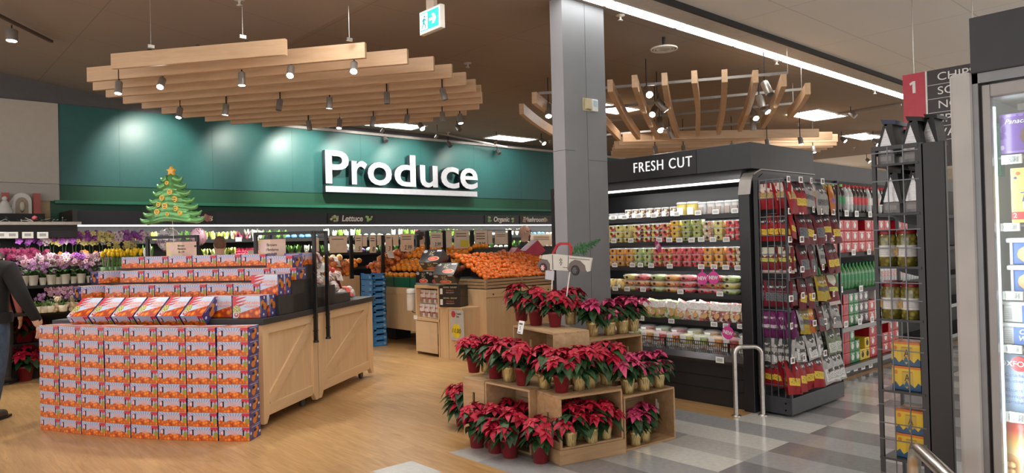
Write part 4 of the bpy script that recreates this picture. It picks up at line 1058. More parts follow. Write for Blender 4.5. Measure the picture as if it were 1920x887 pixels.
zfA = lambda u, v: 0 if u < .08 else (.22*min(1, (u)/.35) if u < .42 else .27+.18*min(1, (u-.42)/.25))
mound(FO, 6.47, 7.62, 9.02, 10.62, 1.125, 1.0, .084, 'orange heaped on the long maple fruit table', 'oranges on the long table', 252, .006, zfA)
mound(FA, 6.50, 7.0, 8.82, 8.96, 1.12, .15, .084, 'red and yellow apple at the corner of the long maple fruit table', 'apples at the table corner', 40, .008)
mound(FA, 7.06, 7.7, 8.82, 8.9, 1.32, .16, .09, 'red and yellow apple at the corner of the long maple fruit table', 'apples at the table corner', 40, .008)
# a lower bin for lemons and netted oranges beyond the table
tb2 = thing('fruit_bin', 'maple fruit bin with lemons beyond the near carts', 'display table', (5.2, 10.9, 0))
MB().box(0, 1.0, 0, .75, .1, 1.08).build('body', [MAPLE], tb2); MB().box(.0, 1.0, 0, .75, 1.08, 1.12).build('top', [MAPLEX], tb2)
mound(FL, 5.24, 5.62, 10.95, 11.5, 1.155, .22, .068, 'lemon heaped in the bin beyond the near carts', 'lemons heaped in the bin', 90, .008)
mound(FO, 5.98, 6.24, 10.95, 11.45, 1.17, .2, .08, 'orange heaped in the bin between the blue crates and the lemons', 'oranges in the small bin', 40, .008)
for i in range(14):
    NB2.put((5.70+(i % 3)*.12+rr.uniform(-.03, .03), 11.0+(i//3 % 3)*.16, 1.13+(i//9)*.12+(i//3 % 3)*.06), rr.uniform(0, 3), 'red netted bag of oranges in the bin next to the lemons', 'red netted bags in the bin')
for i in range(20):
    NB2.put((6.55+(i % 4)*.16+rr.uniform(-.03, .03), 10.72+(i//4 % 2)*.2, 1.10+(i//8)*.11+(i % 4)*.05), rr.uniform(0, 3), 'red netted bag of oranges at the far end of the long table', 'red netted bags on the long table')
# melons / squash behind the lemons
SQ = fruit('butternut_squash', M((.62, .36, .12), .5, name='squash_skin'), .06, 'vegetable', (1, 1, 1.2)); WH = fruit('white_turnip', M((.78, .75, .62), .5, name='turnip_skin'), .045, 'vegetable')
mound(SQ, 5.95, 6.3, 11.62, 11.63, 1.42, 0, .13, 'butternut squash on the wall cooler behind the lemons', 'squash behind the lemons', 6)
mound(WH, 5.5, 6.3, 11.56, 11.6, 1.30, 0, .085, 'white turnip on the wall cooler behind the lemons', 'turnips behind the lemons', 12)

tbn = thing('mandarin_bin', 'maple bin with slatted crates heaped with loose mandarins', 'display table', (6.3, 7.62, 0))
BW, BDp = 2.1, .95
MB().box(0, BW, 0, .04, .0, .97).box(0, .04, .04, BDp, 0, .97).box(BW-.04, BW, .04, BDp, 0, .97).box(0, BW, BDp-.04, BDp, 0, .97).build('body', [MAPLE], tbn, bevel=.003)
MB().box(-.01, BW, -.014, 0, .86, .97).build('top_rail', [MAPLEX], tbn, bevel=.003)
for x in (.12, 1.2, 2.0): MB().tube([(x, -.02, .9), (x, -.012, .9)], .012, 10).build('bolt', [INK], tbn)
m = MB()
for k in range(3): m.box(.02, BW-.02, .01, .025, .985+k*.045, 1.02+k*.045); m.box(.01, .025, .01, BDp, .985+k*.045, 1.02+k*.045)
m.box(.68, .70, .0, .03, .98, 1.12).box(1.38, 1.40, .0, .03, .98, 1.12).box(0, .03, 0, .03, .98, 1.12); m.build('slats', [CRATEL], tbn)
MB().box(.03, BW-.03, .03, BDp-.03, .97, 1.09).build('liner', [BLACKM], tbn)
MB().prism([(0.03, 1.09), (BW-.05, 1.09), (BW-.05, 1.12), (.1, 1.12)], .05, BDp-.05).build('inner_board', [BLACKM], tbn)
rsr = tag(MB().prism([(0, 0), (.80, 0), (.80, .30), (.62, .28)], 0, 1.5, axis='x').build('fruit_riser', [BLACKM], loc=(6.74, 7.72, 1.09)), 'black sloped riser under the loose mandarins', 'riser')
zfB = lambda u, v: .02+.88*v**1.1
mound(FM, 6.37, 8.20, 7.70, 8.46, 1.12, .36, .066, 'loose mandarin in the slatted bin heap', 'loose mandarins in the slatted bin', 300, .014, zfB)

# ------------------------------------------------------------------ price signs over the tables
for i, (a, b, c, d, pr, ye, ln) in enumerate([(588,598,446,472,None,0,0),(618,651,443,474,None,0,1),(666,679,441,473,'5',0,2),(680,688,443,462,None,0,0),(693,705,441,474,'8',0,2),(707,716,441,460,None,0,0),(723,735,440,473,'3',0,1),(737,747,440,461,None,0,0),(751,776,438,471,'2.99',0,2)]):
    card(a, b, c, d, 10.55, 'kraft paper price sign over the orange table, %s' % ordi(i), pr, ln, ye, group='kraft signs over the orange table')
for i, (a, b, c, d, pr, ye, ln) in enumerate([(807,831,436,464,'2.99',0,2),(835,847,433,464,None,0,0),(852,880,432,466,None,1,2),(890,914,432,466,'7.99',0,3),(915,923,433,458,None,0,0),(928,952,436,458,None,0,2)]):
    card(a, b, c, d, 9.02, 'kraft paper price sign over the mandarin bin, %s' % ordi(i), pr, ln, ye, group='kraft signs over the mandarin bin')
card(995, 1038, 439, 460, 11.78, 'kraft paper sign on the mushroom cooler beside the column', None, 3)
def rail(p0, p1, yv, label, posts, zb):
    a, b = at(p0[0], p0[1], y=yv), at(p1[0], p1[1], y=yv)
    t = thing('sign_rail', label, 'sign rail', (a.x, yv+.012, 0))
    MB().bar((0, 0, a.z), (b.x-a.x, 0, a.z), .02, .02).build('top_bar', [CANM], t)
    for px in posts: x = at(px, 460, y=yv).x-a.x; MB().box(x-.03, x+.03, -.02, .02, zb, a.z).build('post', [BLACK], t)
rail((585, 443), (785, 438), 10.55, 'thin sign rail on posts over the orange table', (659, 718, 784), 1.09)
rail((790, 433), (975, 433), 9.02, 'thin sign rail on posts over the mandarin bin', (802, 833, 886, 957), .0)

# ------------------------------------------------------------------ blue crate stack
BLU = M((.05, .24, .58), .5, name='crate_blue', var=.12); BLUL = M((.25, .42, .62), .5, name='crate_print')
m = MB(); cw, cdp, chh = .24, .40, .098
m.box(0, cw, 0, .01, 0, chh*.78).box(0, cw, cdp-.01, cdp, 0, chh*.78).box(0, .01, 0, cdp, 0, chh*.92).box(cw-.01, cw, 0, cdp, 0, chh*.92).box(0, cw, 0, cdp, 0, .008)
for a in ((0, 0), (cw-.05, 0), (0, cdp-.03), (cw-.05, cdp-.03)): m.box(a[0], a[0]+.05, a[1], a[1]+.03, chh*.5, chh*1.02)
o = m.build('blue_crate', [BLU]); MB().box(cw-.06, cw-.02, -.002, 0, .02, .06).box(.02, .14, -.002, 0, .03, .034).box(-.002, 0, .05, .10, .02, .06).build('print', [BLUL], o); tag(o, 'x', 'crate')
BC = Proto(o)
for k in range(12): BC.put((5.93+rr.uniform(-.006, .006), 10.03, k*chh), math.radians(-3), 'blue fruit crate beside the orange table, %s from the floor' % ORD[k], 'blue crates in the stack')

# ------------------------------------------------------------------ small maple shelf, low box, grapefruit boxes, bag roll
sx = 6.02
ms = thing('side_shelf', 'small maple shelf unit with one open bay and a knot in its lower door', 'shelf', (6.0, 8.92, 0), -PI/2)
sw = .60
MB().box(0, .03, 0, .38, 0, 1.0).build('side_panel', [MAPLE], ms); MB().box(sw-.03, sw, 0, .38, 0, 1.0).build('side_panel', [MAPLE], ms)
MB().box(0, sw, -.005, .38, .98, 1.02).build('top', [MAPLEX], ms); MB().box(.03, sw-.03, .34, .36, .5, .98).build('back_panel', [MAPLE], ms)
MB().box(0, sw, -.01, .36, .50, .54).build('shelf_board', [MAPLEX], ms)
MB().box(.02, sw-.04, -.018, 0, .04, .49).build('door', [wood_mat('knotty_wood', (.70, .50, .31), (.80, .62, .42), 1.0, 'X', .4)], ms, bevel=.003)
def pillow(w, h, d, zones, mats, name, cat, nx=6, nz=9, crimp=.012, hole=True):
    """sealed bag: flat seams top and bottom, puffed in the middle, base at z=0"""
    m = MB(); vs = {}
    for sgn in (-1, 1):
        g = []
        for j in range(nz+1):
            for i in range(nx+1):
                u, v = i/nx, j/nz
                puff = (math.sin(PI*min(1, max(0, (v-.05)/.9)))**.6 if .05 < v < .95 else 0)*(math.sin(PI*u)**.5 if 0 < u < 1 else 0)
                wv = .004*math.sin(i*2.1+j*1.7)*(1 if 0 < u < 1 and 0 < v < 1 else 0)
                sq = 1-.05*math.sin(PI*v)
                g.append(((u-.5)*w*sq, sgn*(puff*d/2+.0008)+wv, v*h))
        fs = []; 
        o0 = len(m.v); m.v += g
        for j in range(nz):
            mi = 0
            for (z0, z1, q) in zones:
                if z0 <= (j+.5)/nz < z1: mi = q
            for i in range(nx):
                a = o0+j*(nx+1)+i; q = (a, a+1, a+nx+2, a+nx+1)
                m.f.append(list(q if sgn < 0 else q[::-1])); m.m.append(mi); m.s.append(True)
    o = m.build(name, mats); tag(o, 'x', cat); return o
PKR = M((.45, .07, .08), .35, 0, .4, name='packet_red', var=.4, scale=60); PKW = M((.74, .68, .66), .35, 0, .4, name='packet_white', var=.15, scale=50)
pk = pillow(.13, .20, .05, [(.0, .35, 1), (.35, .5, 0), (.5, .62, 1), (.62, 1, 1)], [PKR, PKW], 'snack_packet', 'snack packet')
MB().tube([(0, -.027, .05), (0, -.022, .05)], .035, 14).build('picture', [M((.35, .22, .18), .5, name='picture')], pk)
text('NUTS', .03, PKR, 'lettering', pk, (0, -.028, .15), ext=.001)
PK = Proto(pk)
for r in range(2):
    for c in range(4):
        y = 8.92-.09-c*.135; PK.put((6.06+.06*0+.02*r, y, .542+r*.205), -PI/2, 'white and red snack packet in the small maple shelf, %s, %s row' % (ordi(c), ['lower', 'upper'][r]), 'snack packets in the maple shelf')
lb = thing('floor_box', 'low maple floor box carrying the black grapefruit boxes', 'box', (6.0, 8.30, 0), -PI/2)
m = MB()
for k in range(3): m.box(k*.065, k*.065+.063, -.004, .35, 0, .70)
m.build('planks', [MAPLE], lb); MB().box(.2, .52, 0, .35, 0, .70).build('body', [MAPLE], lb)
MB().box(-.01, .53, -.01, .36, .70, .73).build('top', [MAPLEX], lb)
sgn = thing('price_sign', 'white price sign with red badge and yellow price on the low maple box', 'price sign', (5.98, 8.02, .28), -PI/2)
MB().box(0, .30, -.004, 0, 0, .42).build('card', [M((.55, .55, .55), .5, name='card_grey')], sgn)
MB().tube([(.07, -.004, .36), (.07, -.008, .36)], .045, 20).build('badge', [M((.55, .05, .06), .5, name='badge_red')], sgn); MB().tube([(.13, -.004, .13), (.13, -.007, .13)], .10, 20).build('price_patch', [M((.85, .68, .03), .5, name='card_yellow')], sgn)
text('11.00', .09, INK, 'price_lettering', sgn, (.13, -.009, .13), ext=.001, shear=.2); text('Pomelo', .035, INK, 'lettering', sgn, (.19, -.005, .37), ext=.001); text('Box', .035, INK, 'lettering', sgn, (.17, -.005, .33), ext=.001)
# grapefruit box
def gf_mat(face):
    n = NT('grapefruit_box_print', .3, coat=.4); v, x, y, z = n.gen(); a, b = (x, z) if face == 'side' else (x, y)
    c = (.012, .011, .014)
    c = n.mix(n.disc(a, b, .68 if face == 'lid' else .5, .30, .27, .17), c, (.75, .55, .30)); c = n.mix(n.disc(a, b, .66 if face == 'lid' else .48, .30, .24, .14), c, (.60, .07, .06)); c = n.mix(n.disc(a, b, .64 if face == 'lid' else .46, .31, .12, .06), c, (.8, .25, .18))
    c = n.mix(n.disc(a, b, .14, .84, .10, .11), c, (.42, .42, .44))
    tx = n.math('GREATER_THAN', n.noise(n.comb(n.math('MULTIPLY', a, 22), n.math('MULTIPLY', b, 18)), 1.0, 1), .56)
    c = n.mix(n.math('MULTIPLY', tx, n.rect(a, b, .36, .62, .5, .9)), c, (.62, .58, .40))
    c = n.mix(n.rect(a, b, .70, .93, .84, .95), c, (.72, .68, .74))
    return n.col(c)
GFL, GFS = gf_mat('lid'), gf_mat('side')
o = MB().box(-.165, .165, 0, .24, 0, .20, [1, 1, 1, 1, 0, 0]).build('grapefruit_box', [GFL, GFS], bevel=.003); tag(o, 'x', 'box')
MB().box(-.165, .165, -.001, 0, 0, .03).build('silver_edge', [M((.45, .45, .46), .3, .6, name='silver_print')], o); GB = Proto(o)
o = MB().box(-.165, .165, 0, .24, 0, .15).build('black_fruit_box', [M((.013, .012, .014), .3, 0, .3, name='box_black')]); tag(o, 'x', 'box')
text('NONG  GROUP', .03, M((.7, .66, .4), .5, name='print_cream'), 'lettering', o, (0, -.001, .125), ext=.001); text('POMELO', .03, M((.5, .12, .08), .5, name='print_red'), 'lettering', o, (0, -.001, .08), ext=.001); text('FRESH QUALITY', .018, M((.7, .6, .6), .5, name='print_pale'), 'lettering', o, (0, -.001, .05), ext=.001); MB().box(-.155, -.115, -.001, 0, .03, .11).build('sticker', [TAGW], o)
BB = Proto(o)
def gfp(x, y, z, rz, lab, tilt=0, P_=None):
    Rm = Matrix.Rotation(rz, 4, 'Z') @ Matrix.Rotation(tilt, 4, 'X'); (P_ or GB).put((x, y, z), tuple(Rm.to_euler()), lab, 'black citrus boxes')
gfp(6.0, 8.05, .732, math.radians(-62), 'lower plain black fruit box on the low maple box', 0, BB); gfp(6.0, 8.05, .884, math.radians(-62), 'upper plain black fruit box on the low maple box', 0, BB)
gfp(6.06, 8.78, 1.022, math.radians(-80), 'black grapefruit box standing on the left of the small maple shelf'); gfp(6.06, 8.45, 1.022, math.radians(-80), 'black grapefruit box on the right of the small maple shelf')
gfp(5.99, 8.10, 1.045, math.radians(-62), 'tilted black grapefruit box showing its lid above the plain black boxes', math.radians(42))
gfp(6.12, 8.60, 1.225, math.radians(-72), 'upright black grapefruit box in the upper layer', math.radians(10)); gfp(6.00, 8.42, 1.235, math.radians(-66), 'tilted black grapefruit box at the very top of the pile', math.radians(50))
rb = thing('bag_dispenser', 'white cylinder bag dispenser hanging on the orange table', 'bag dispenser', (6.10, 9.18, .62))
MB().lathe([(.065, 0), (.07, .01), (.07, .26), (.072, .27), (.072, .31), (.06, .33), (0, .33)], n=20).build('cylinder', [WHITE], rb); MB().lathe([(.073, .25), (.073, .265)], n=20).build('band', [M((.4, .4, .4), .5, name='band_grey')], rb)
MB().tube([(.0, -.0, -.0), (.02, -.02, -.035), (.02, -.18, -.035)], .006, 6).build('bracket', [BLACK], rb); MB().box(.07, .32, -.02, .02, .1, .14).build('arm', [CANM], rb)
tag(MB().box(-.004, 0, -.045, .045, -.03, .03).build('price_tag', [TAGW], loc=(5.985, 8.90, .54)), 'little white price tag at the left edge of the small maple shelf', 'price tag')

# pink gift boxes leaning behind the mandarins
PK1 = M((.55, .08, .14), .4, 0, .3, name='box_pink_red'); PK2 = M((.72, .48, .66), .4, 0, .3, name='box_lilac', var=.25, scale=5)
p = at(1008, 478, y=8.3)
gb = thing('gift_box', 'pink and lilac printed box leaning behind the mandarins', 'box', (p.x-.02, 8.30, 1.44), (0, math.radians(-38), math.radians(-20)))
MB().box(-.14, .14, -.03, .25, -.06, .16, [0, 0, 0, 0, 1, 1]).build('body', [PK1, PK2], gb); MB().tube([(.02, .10, .161), (.02, .10, .164)], .035, 14).build('sun_print', [M((.85, .68, .25), .5, name='print_sun')], gb)
gb = thing('gift_box', 'crimson printed box under the leaning lilac one', 'box', (p.x-.28, 8.42, 1.36), (0, math.radians(38), math.radians(-12)))
MB().box(-.14, .14, 0, .2, -.08, .12).build('body', [PK1], gb); MB().box(-.04, .02, -.002, 0, -.02, .05).build('sticker', [TAGW], gb)
# ------------------------------------------------------------------ wooden crates
def crate(label, w, d, h, loc, rz, open_front=True, slot_left=True, slot_right=True, shade=None, closed_front=False, plinth=0, name='wooden_crate'):
    t = thing(name, label, 'crate', loc, rz, None); q = shade or CRATE; th = .016
    z0 = plinth
    if plinth: MB().box(-.012, w+.012, -.01, d, 0, plinth).build('plinth', [q], t, bevel=.003)
    def slats(fn, n, tot):
        m = MB(); s = tot/n
        for k in range(n): fn(m, k*s+.002, (k+1)*s-.002)
        return m
    slats(lambda m, a, b: m.box(0, w, a, b, h-th, h), 3, d).build('top_panel', [q], t, bevel=.002)
    slats(lambda m, a, b: m.box(0, w, a, b, z0, z0+th), 3, d).build('bottom_panel', [q], t, bevel=.002)
    slats(lambda m, a, b: m.box(th, w-th, d-.01, d, z0+a*(h-z0)/h, z0+b*(h-z0)/h), 3, h).build('back_panel', [q], t)
    for s, slot in ((0, slot_left), (1, slot_right)):
        x0, x1 = (0, th) if s == 0 else (w-th, w); m = MB(); za, zb_ = z0+th, h-th; zm = (za+zb_)/2; sh = .055; sw_ = .013; yc = d/2
        if slot: m.box(x0, x1, 0, yc-sw_, za, zb_).box(x0, x1, yc+sw_, d, za, zb_).box(x0, x1, yc-sw_, yc+sw_, za, zm-sh).box(x0, x1, yc-sw_, yc+sw_, zm+sh, zb_)
        else: m.box(x0, x1, 0, d, za, zb_)
        m.build('side_panel', [q], t)
    if closed_front:
        m = MB(); c = w/2; m.box(th, c-.015, 0, th, z0+th, h-th).box(c+.015, w-th, 0, th, z0+th, h-th).box(c-.015, c+.015, 0, th, z0+th, z0+.25).box(c-.015, c+.015, 0, th, z0+.38, h-th).build('front_panel', [q], t)
    return t
uA = math.atan2(-.245, .968)
crate('near wooden crate on a plinth with gold potted poinsettias inside', .555, .34, .485, (3.642, 3.607, 0), uA, plinth=.105)
crate('right wooden crate holding two pink poinsettias in gold pots', .57, .34, .415, (4.21, 3.485, 0), math.radians(-6))
crate('left wooden crate facing the planks with dark opening and red flowers before it', .53, .33, .49, (3.66, 4.47, 0), -PI/2, shade=CRATEL, slot_left=False)
crate('wooden crate end panel with hand slot at the far left of the display', .28, .42, .49, (3.665, 4.765, 0), -PI/2, shade=CRATEL, closed_front=True)
crate('hidden lower wooden crate under the upper red poinsettias', .60, .34, .485, (4.03, 4.70, 0), -PI/2+math.radians(-14), shade=CRATE)
crate('upper wooden crate with dark opening carrying the tallest red poinsettias', .70, .34, .385, (4.205, 4.72, .49), -PI/2-math.radians(14), shade=CRATEL)
crate('lower crate under the shelf of pink poinsettias', .60, .33, .42, (4.42, 4.0, 0), math.radians(-8))
crate('upper wooden crate with dark opening carrying pink poinsettias in gold pots', .60, .33, .355, (4.40, 3.99, .425), math.radians(-8))
tag(MB().box(-.008, .008, -.002, .002, -.055, .055).build('slot_label', [WHITE], loc=(4.765, 3.60, .24), rz=PI/2), 'white plastic strip on the inner right side of the right crate', 'label strip')

# ------------------------------------------------------------------ poinsettias
def leaf(m, base, d, up, L, w, mi, droop=.3, rr=None):
    d = d.normalized(); s = d.cross(up).normalized(); n = s.cross(d)
    pts = []
    for u, ww in ((0, .12), (.25, .7), (.5, 1.0), (.72, .72), (1.0, 0)):
        c = base + d*L*u - Vector((0, 0, 1))*droop*L*u*u + n*L*.06*math.sin(PI*u)
        if ww > 0 and u < 1: pts.append((c - s*w*.5*ww + n*w*.10, c, c + s*w*.5*ww + n*w*.10))
        else: pts.append((c,))
    vs = []; idx = []
    for p in pts: idx.append(list(range(len(vs), len(vs)+len(p)))); vs += list(p)
    fs = []
    for a, b in zip(idx[:-1], idx[1:]):
        if len(b) == 3: fs += [(a[0], a[1], b[1], b[0]), (a[1], a[2], b[2], b[1])]
        else: fs += [(a[0], a[1], b[0]), (a[1], a[2], b[0])]
    m.add(vs, fs, mi, True)
def petal_mat(nm, c0, c1, c2):
    n = NT(nm, .5, spec=.35); v, x, y, z = n.gen('Object')
    f = n.noise(v, 14, 3); g = n.noise(v, 70, 2)
    c = n.ramp(f, [(.3, c0), (.5, c1), (.72, c2)])
    n.b.inputs['Subsurface Weight'].default_value = 0
    return n.col(n.mix(n.math('MULTIPLY', g, .25), c, c0))
RED = petal_mat('red_bract', (.26, .003, .018), (.42, .008, .035), (.55, .02, .06)); PNK = petal_mat('pink_bract', (.38, .02, .09), (.56, .05, .16), (.68, .14, .25))
GRN = petal_mat('poinsettia_leaf', (.012, .035, .012), (.02, .06, .02), (.05, .11, .03))
POTR = M((.23, .018, .03), .38, name='pot_red', var=.1); SOIL = M((.05, .03, .02), .9, name='soil')
def foil_mat():
    n = NT('gold_foil', .28, .75); v, x, y, z = n.gen('Object'); a = n.math('ARCTAN2', y, x)
    f = n.noise(n.comb(n.math('MULTIPLY', a, 4), n.math('MULTIPLY', z, 9)), 2.2, 3); n.bump(f, .6, .01)
    return n.col(n.ramp(f, [(.3, (.30, .20, .07)), (.5, (.62, .47, .20)), (.7, (.80, .68, .38))]))
GOLD = foil_mat(); YC = M((.5, .42, .05), .6, name='cyathia')
def poinsettia(seed, bm_, pot, heads=6, R=.16, H=.32, name='poinsettia'):
    rr = random.Random(seed); t = thing(name, 'x', 'plant'); m = MB()
    if pot == 'red':
        m.lathe([(.046, 0), (.050, .002), (.064, .118), (.070, .118), (.072, .145), (.066, .146), (.062, .13), (0, .13)], n=20)
        m.build('pot', [POTR], t)
    else:
        m.lathe([(.042, 0), (.047, .01), (.046, .04), (.056, .10), (.060, .135), (.052, .13), (0, .12)], n=24, wob=.035)
        for k in range(9):
            a = rr.uniform(0, 6.28); b = a+.55; z = rr.uniform(.15, .185)
            m.add([(math.cos(a)*.057, math.sin(a)*.057, .12), (math.cos(b)*.057, math.sin(b)*.057, .12), (math.cos((a+b)/2)*.078, math.sin((a+b)/2)*.078, z)], [(0, 1, 2)], 0, False)
        m.build('foil_pot', [GOLD], t)
    g = MB(); r = MB()
    for k in range(heads+1):
        if k == 0: hx = Vector((0, 0, H))
        else:
            a = 2*PI*k/heads+rr.uniform(-.3, .3); q = R*rr.uniform(.45, .80); hx = Vector((math.cos(a)*q, math.sin(a)*q, H-rr.uniform(.02, .125)))
        tilt = Vector((hx.x*4.5+rr.uniform(-.3, .3), hx.y*4.5+rr.uniform(-.3, .3), .9)) if k else Vector((rr.uniform(-.2, .2), rr.uniform(-.2, .2), 1)); tilt.normalize()
        g.tube([(hx.x*.15, hx.y*.15, .12), (hx.x*.7, hx.y*.7, hx.z*.7), tuple(hx)], .005, 5, 0)
        a0 = tilt.orthogonal().normalized(); b0 = tilt.cross(a0); t0 = rr.uniform(0, 6)
        for ring, (n_, L, el) in enumerate(((6, .092, -.12), (5, .074, .25), (4, .045, .6))):
            for j in range(n_):
                th = t0+ring*.5+2*PI*j/n_+rr.uniform(-.2, .2); d = (a0*math.cos(th)+b0*math.sin(th)) + tilt*(el+rr.uniform(-.15, .15))
                leaf(r, hx+tilt*.004*ring, d, tilt, L*rr.uniform(.7, 1.25), L*.55, 0, .3)
        for j in range(3): r.ball(tuple(hx+tilt*.012+Vector((rr.uniform(-.008, .008), rr.uniform(-.008, .008), 0))), .005, 1, 1)
    for k in range(38):
        a = rr.uniform(0, 6.28); z = rr.uniform(.14, H-.05); d = Vector((math.cos(a), math.sin(a), rr.uniform(-.25, .4)))
        leaf(g, Vector((math.cos(a)*.03, math.sin(a)*.03, z)), d, Vector((0, 0, 1)), rr.uniform(.12, .18)*(R/.16), rr.uniform(.06, .085), 0, .5)
    g.build('leaves', [GRN], t); r.build('bracts', [bm_, YC], t)
    return Proto(t)
PR = [poinsettia(s, RED, 'red') for s in (1, 2)]; PG = [poinsettia(s, RED, 'gold') for s in (3, 4)]; PP_ = [poinsettia(s, PNK, 'gold', 4, .13, .30) for s in (5, 6)]
def put_p(kind, px, py, z, label, s=1.0, off=(0, 0)):
    P_ = {'r': PR, 'g': PG, 'p': PP_}[kind]; q = at(px, py, z=z)
    return P_[rr_.randrange(2)].put((q.x+off[0], q.y+off[1], z), rr_.uniform(0, 6.28), label, 'poinsettias on the crate display', s*rr_.uniform(.93, 1.05))
rr_ = random.Random(17)
KN = {'r': 'red poinsettia in a red pot', 'g': 'red poinsettia in a gold foil pot', 'p': 'pink poinsettia in a gold foil pot'}
for i, (k, px, py) in enumerate([('r',978,602),('r',1005,610),('r',1041,613),('g',1070,608)]): put_p(k, px, py, .876, KN[k]+' on the highest crate, '+ordi(i, 4), 1.0)
for i, (k, px, py) in enumerate([('p',1112,630),('p',1143,628),('p',1167,625),('p',1187,621)]): put_p(k, px, py, .781, KN[k]+' on the right upper crate, '+ordi(i, 4), 1.0)
for i, (k, px, py, z) in enumerate([('r',889,698,.491),('g',912,697,.491),('r',929,709,.491),('g',955,715,.491),('r',981,722,.491),('g',1022,728,.486),('r',1053,735,.486),('g',1085,731,.486),('g',1106,726,.486),('g',1137,720,.486),('p',1177,737,.416),('p',1207,732,.416),('p',1235,726,.416)]):
    put_p(k, px, py, z, KN[k]+' in the middle row, '+ordi(i, 13), 1.0)
for i, (px, py) in enumerate([(895,838),(929,848),(957,857),(1014,867)]): put_p('r', px, py, 0, KN['r']+' standing on the grey tile, '+ordi(i, 4), 1.02)
for i, (x, y) in enumerate([(3.80, 4.36),(3.80, 4.20),(3.80, 4.05)]): PR[i % 2].put((x, y, .02), i*2, 'red poinsettia inside the left wooden crate, '+ordi(i, 3), 'poinsettias in the left crate', .95)
for i, (x, y) in enumerate([(3.60, 4.33),(3.58, 4.12)]): PR[i % 2].put((x, y, 0), i*2+1, 'red poinsettia on the floor close to the left crate opening, '+['left one', 'right one'][i], 'poinsettias before the left crate', 1.0)
for i, (px, py) in enumerate([(1070,835),(1084,822),(1110,829),(1136,822)]): put_p('g', px, py, .122, KN['g']+' inside the near crate, '+ordi(i, 4), .86)
for i, (px, py) in enumerate([(1191,834),(1208,827)]): put_p('p', px, py, .017, KN['p']+' inside the right crate, '+['left one', 'right one'][i], .95)
q = at(858, 770, z=0); PR[0].put((3.85, 5.02, .0), 1, 'red poinsettia half hidden behind the far left crate', 'poinsettias behind the crates', 1.1)
# poinsettias at the left edge of the picture
for i, (px, py, z, s) in enumerate([(48,714,0,1.35),(30,712,0,1.3),(68,700,0,1.2),(52,668,.47,1.1),(40,672,.47,1.1),(72,662,.47,1.0)]):
    q = at(px, py, z=z) if z == 0 else at(px, 652, y=11.25)
    PR[i % 2].put((q.x, min(q.y, 11.3), z), i, 'red poinsettia left of the mandarin stack, %s, %s' % (['lower', 'upper'][z > 0], ['middle', 'left', 'right'][i % 3]), 'poinsettias left of the mandarin stack', s)
tag(MB().box(-.5, .5, -.18, .25, 0, .465).build('plant_step', [BLACKM], loc=(at(52, 652, y=11.25).x, 11.3, 0)), 'low black step behind the left poinsettias', 'plant stand')

# price tag clipped on the upper crate
q = at(978, 628, z=.84)
t = thing('price_card', 'white digital price card clipped to the upper crate', 'price card', tuple(at(977, 614, x=4.02)), (math.radians(-12), 0, -PI/2-math.radians(14)))
MB().box(-.045, .045, -.006, .002, -.055, .055).build('body', [TAGW], t, bevel=.004); text('5', .045, TAGD, 'digit', t, (0, -.0075, -.008), ext=.0008); MB().box(-.03, .03, -.0072, -.006, .022, .036).box(-.03, .012, -.0072, -.006, -.046, -.038).build('print', [TAGD], t)

# ------------------------------------------------------------------ wooden truck sign with a tree
TP = 4.42
ra = at(1010, 500, x=TP)
tk = thing('truck_sign', 'white wooden pickup truck cutout with red cab and green tree on stakes', 'decoration', (0, 0, 0), 0)
def tp(px, py, dy=0): p = at(px, py, x=TP+dy); return p
def cut(poly, mat, name, d0, d1, par=None):
    """flat wooden piece, outline in the plane of the sign, with real thickness"""
    a = [tp(*p) for p in poly]; n = len(a)
    vs = [(TP+d0, p.y, p.z) for p in a]+[(TP+d1, p.y, p.z) for p in a]
    return MB().add(vs, [tuple(range(n)), tuple(range(n, 2*n))[::-1]]+[(i, i+n, (i+1) % n+n, (i+1) % n) for i in range(n)]).build(name, [mat], par or tk)
TWH = M((.62, .62, .58), .55, name='truck_white'); TRD = M((.42, .03, .04), .5, name='truck_red'); TGR = M((.16, .13, .13), .6, name='truck_fender'); TTR = M((.05, .16, .07), .7, name='tree_green', var=.5, scale=60)
cut([(1010,484),(1018,478),(1036,476),(1110,484),(1108,492),(1106,508),(1101,510),(1098,506),(1097,500),(1092,494),(1082,488),(1070,490),(1066,508),(1030,506),(1029,496),(1024,487)], TWH, 'body', 0, .012)
cut([(1010,492),(1016,486),(1026,487),(1031,495),(1031,507),(1026,506),(1022,498),(1014,503),(1009,500)], TGR, 'front_fender', -.006, 0)
cut([(1066,509),(1068,494),(1078,487),(1088,489),(1097,498),(1099,510),(1090,510),(1086,502),(1078,498),(1072,502),(1070,510)], TGR, 'rear_fender', -.006, 0)
m = MB()
for a, b in (((1036,476),(1044,460)),((1044,460),(1050,457)),((1050,457),(1066,457)),((1066,457),(1070,464)),((1070,464),(1070,479))):
    p, q = tp(*a), tp(*b); m.bar((TP+.006, p.y, p.z), (TP+.006, q.y, q.z), .022, .012, (1, 0, 0))
m.build('cab_frame', [TRD], tk)
m = MB()
for a, b in (((1036,478),(1037,505)),((1066,480),(1065,506)),((1056,501),(1064,502)),((1068,484),(1106,487))):
    p, q = tp(*a), tp(*b); m.bar((TP-.002, p.y, p.z), (TP-.002, q.y, q.z), .003, .004, (1, 0, 0))
m.build('door_outline', [INK], tk)
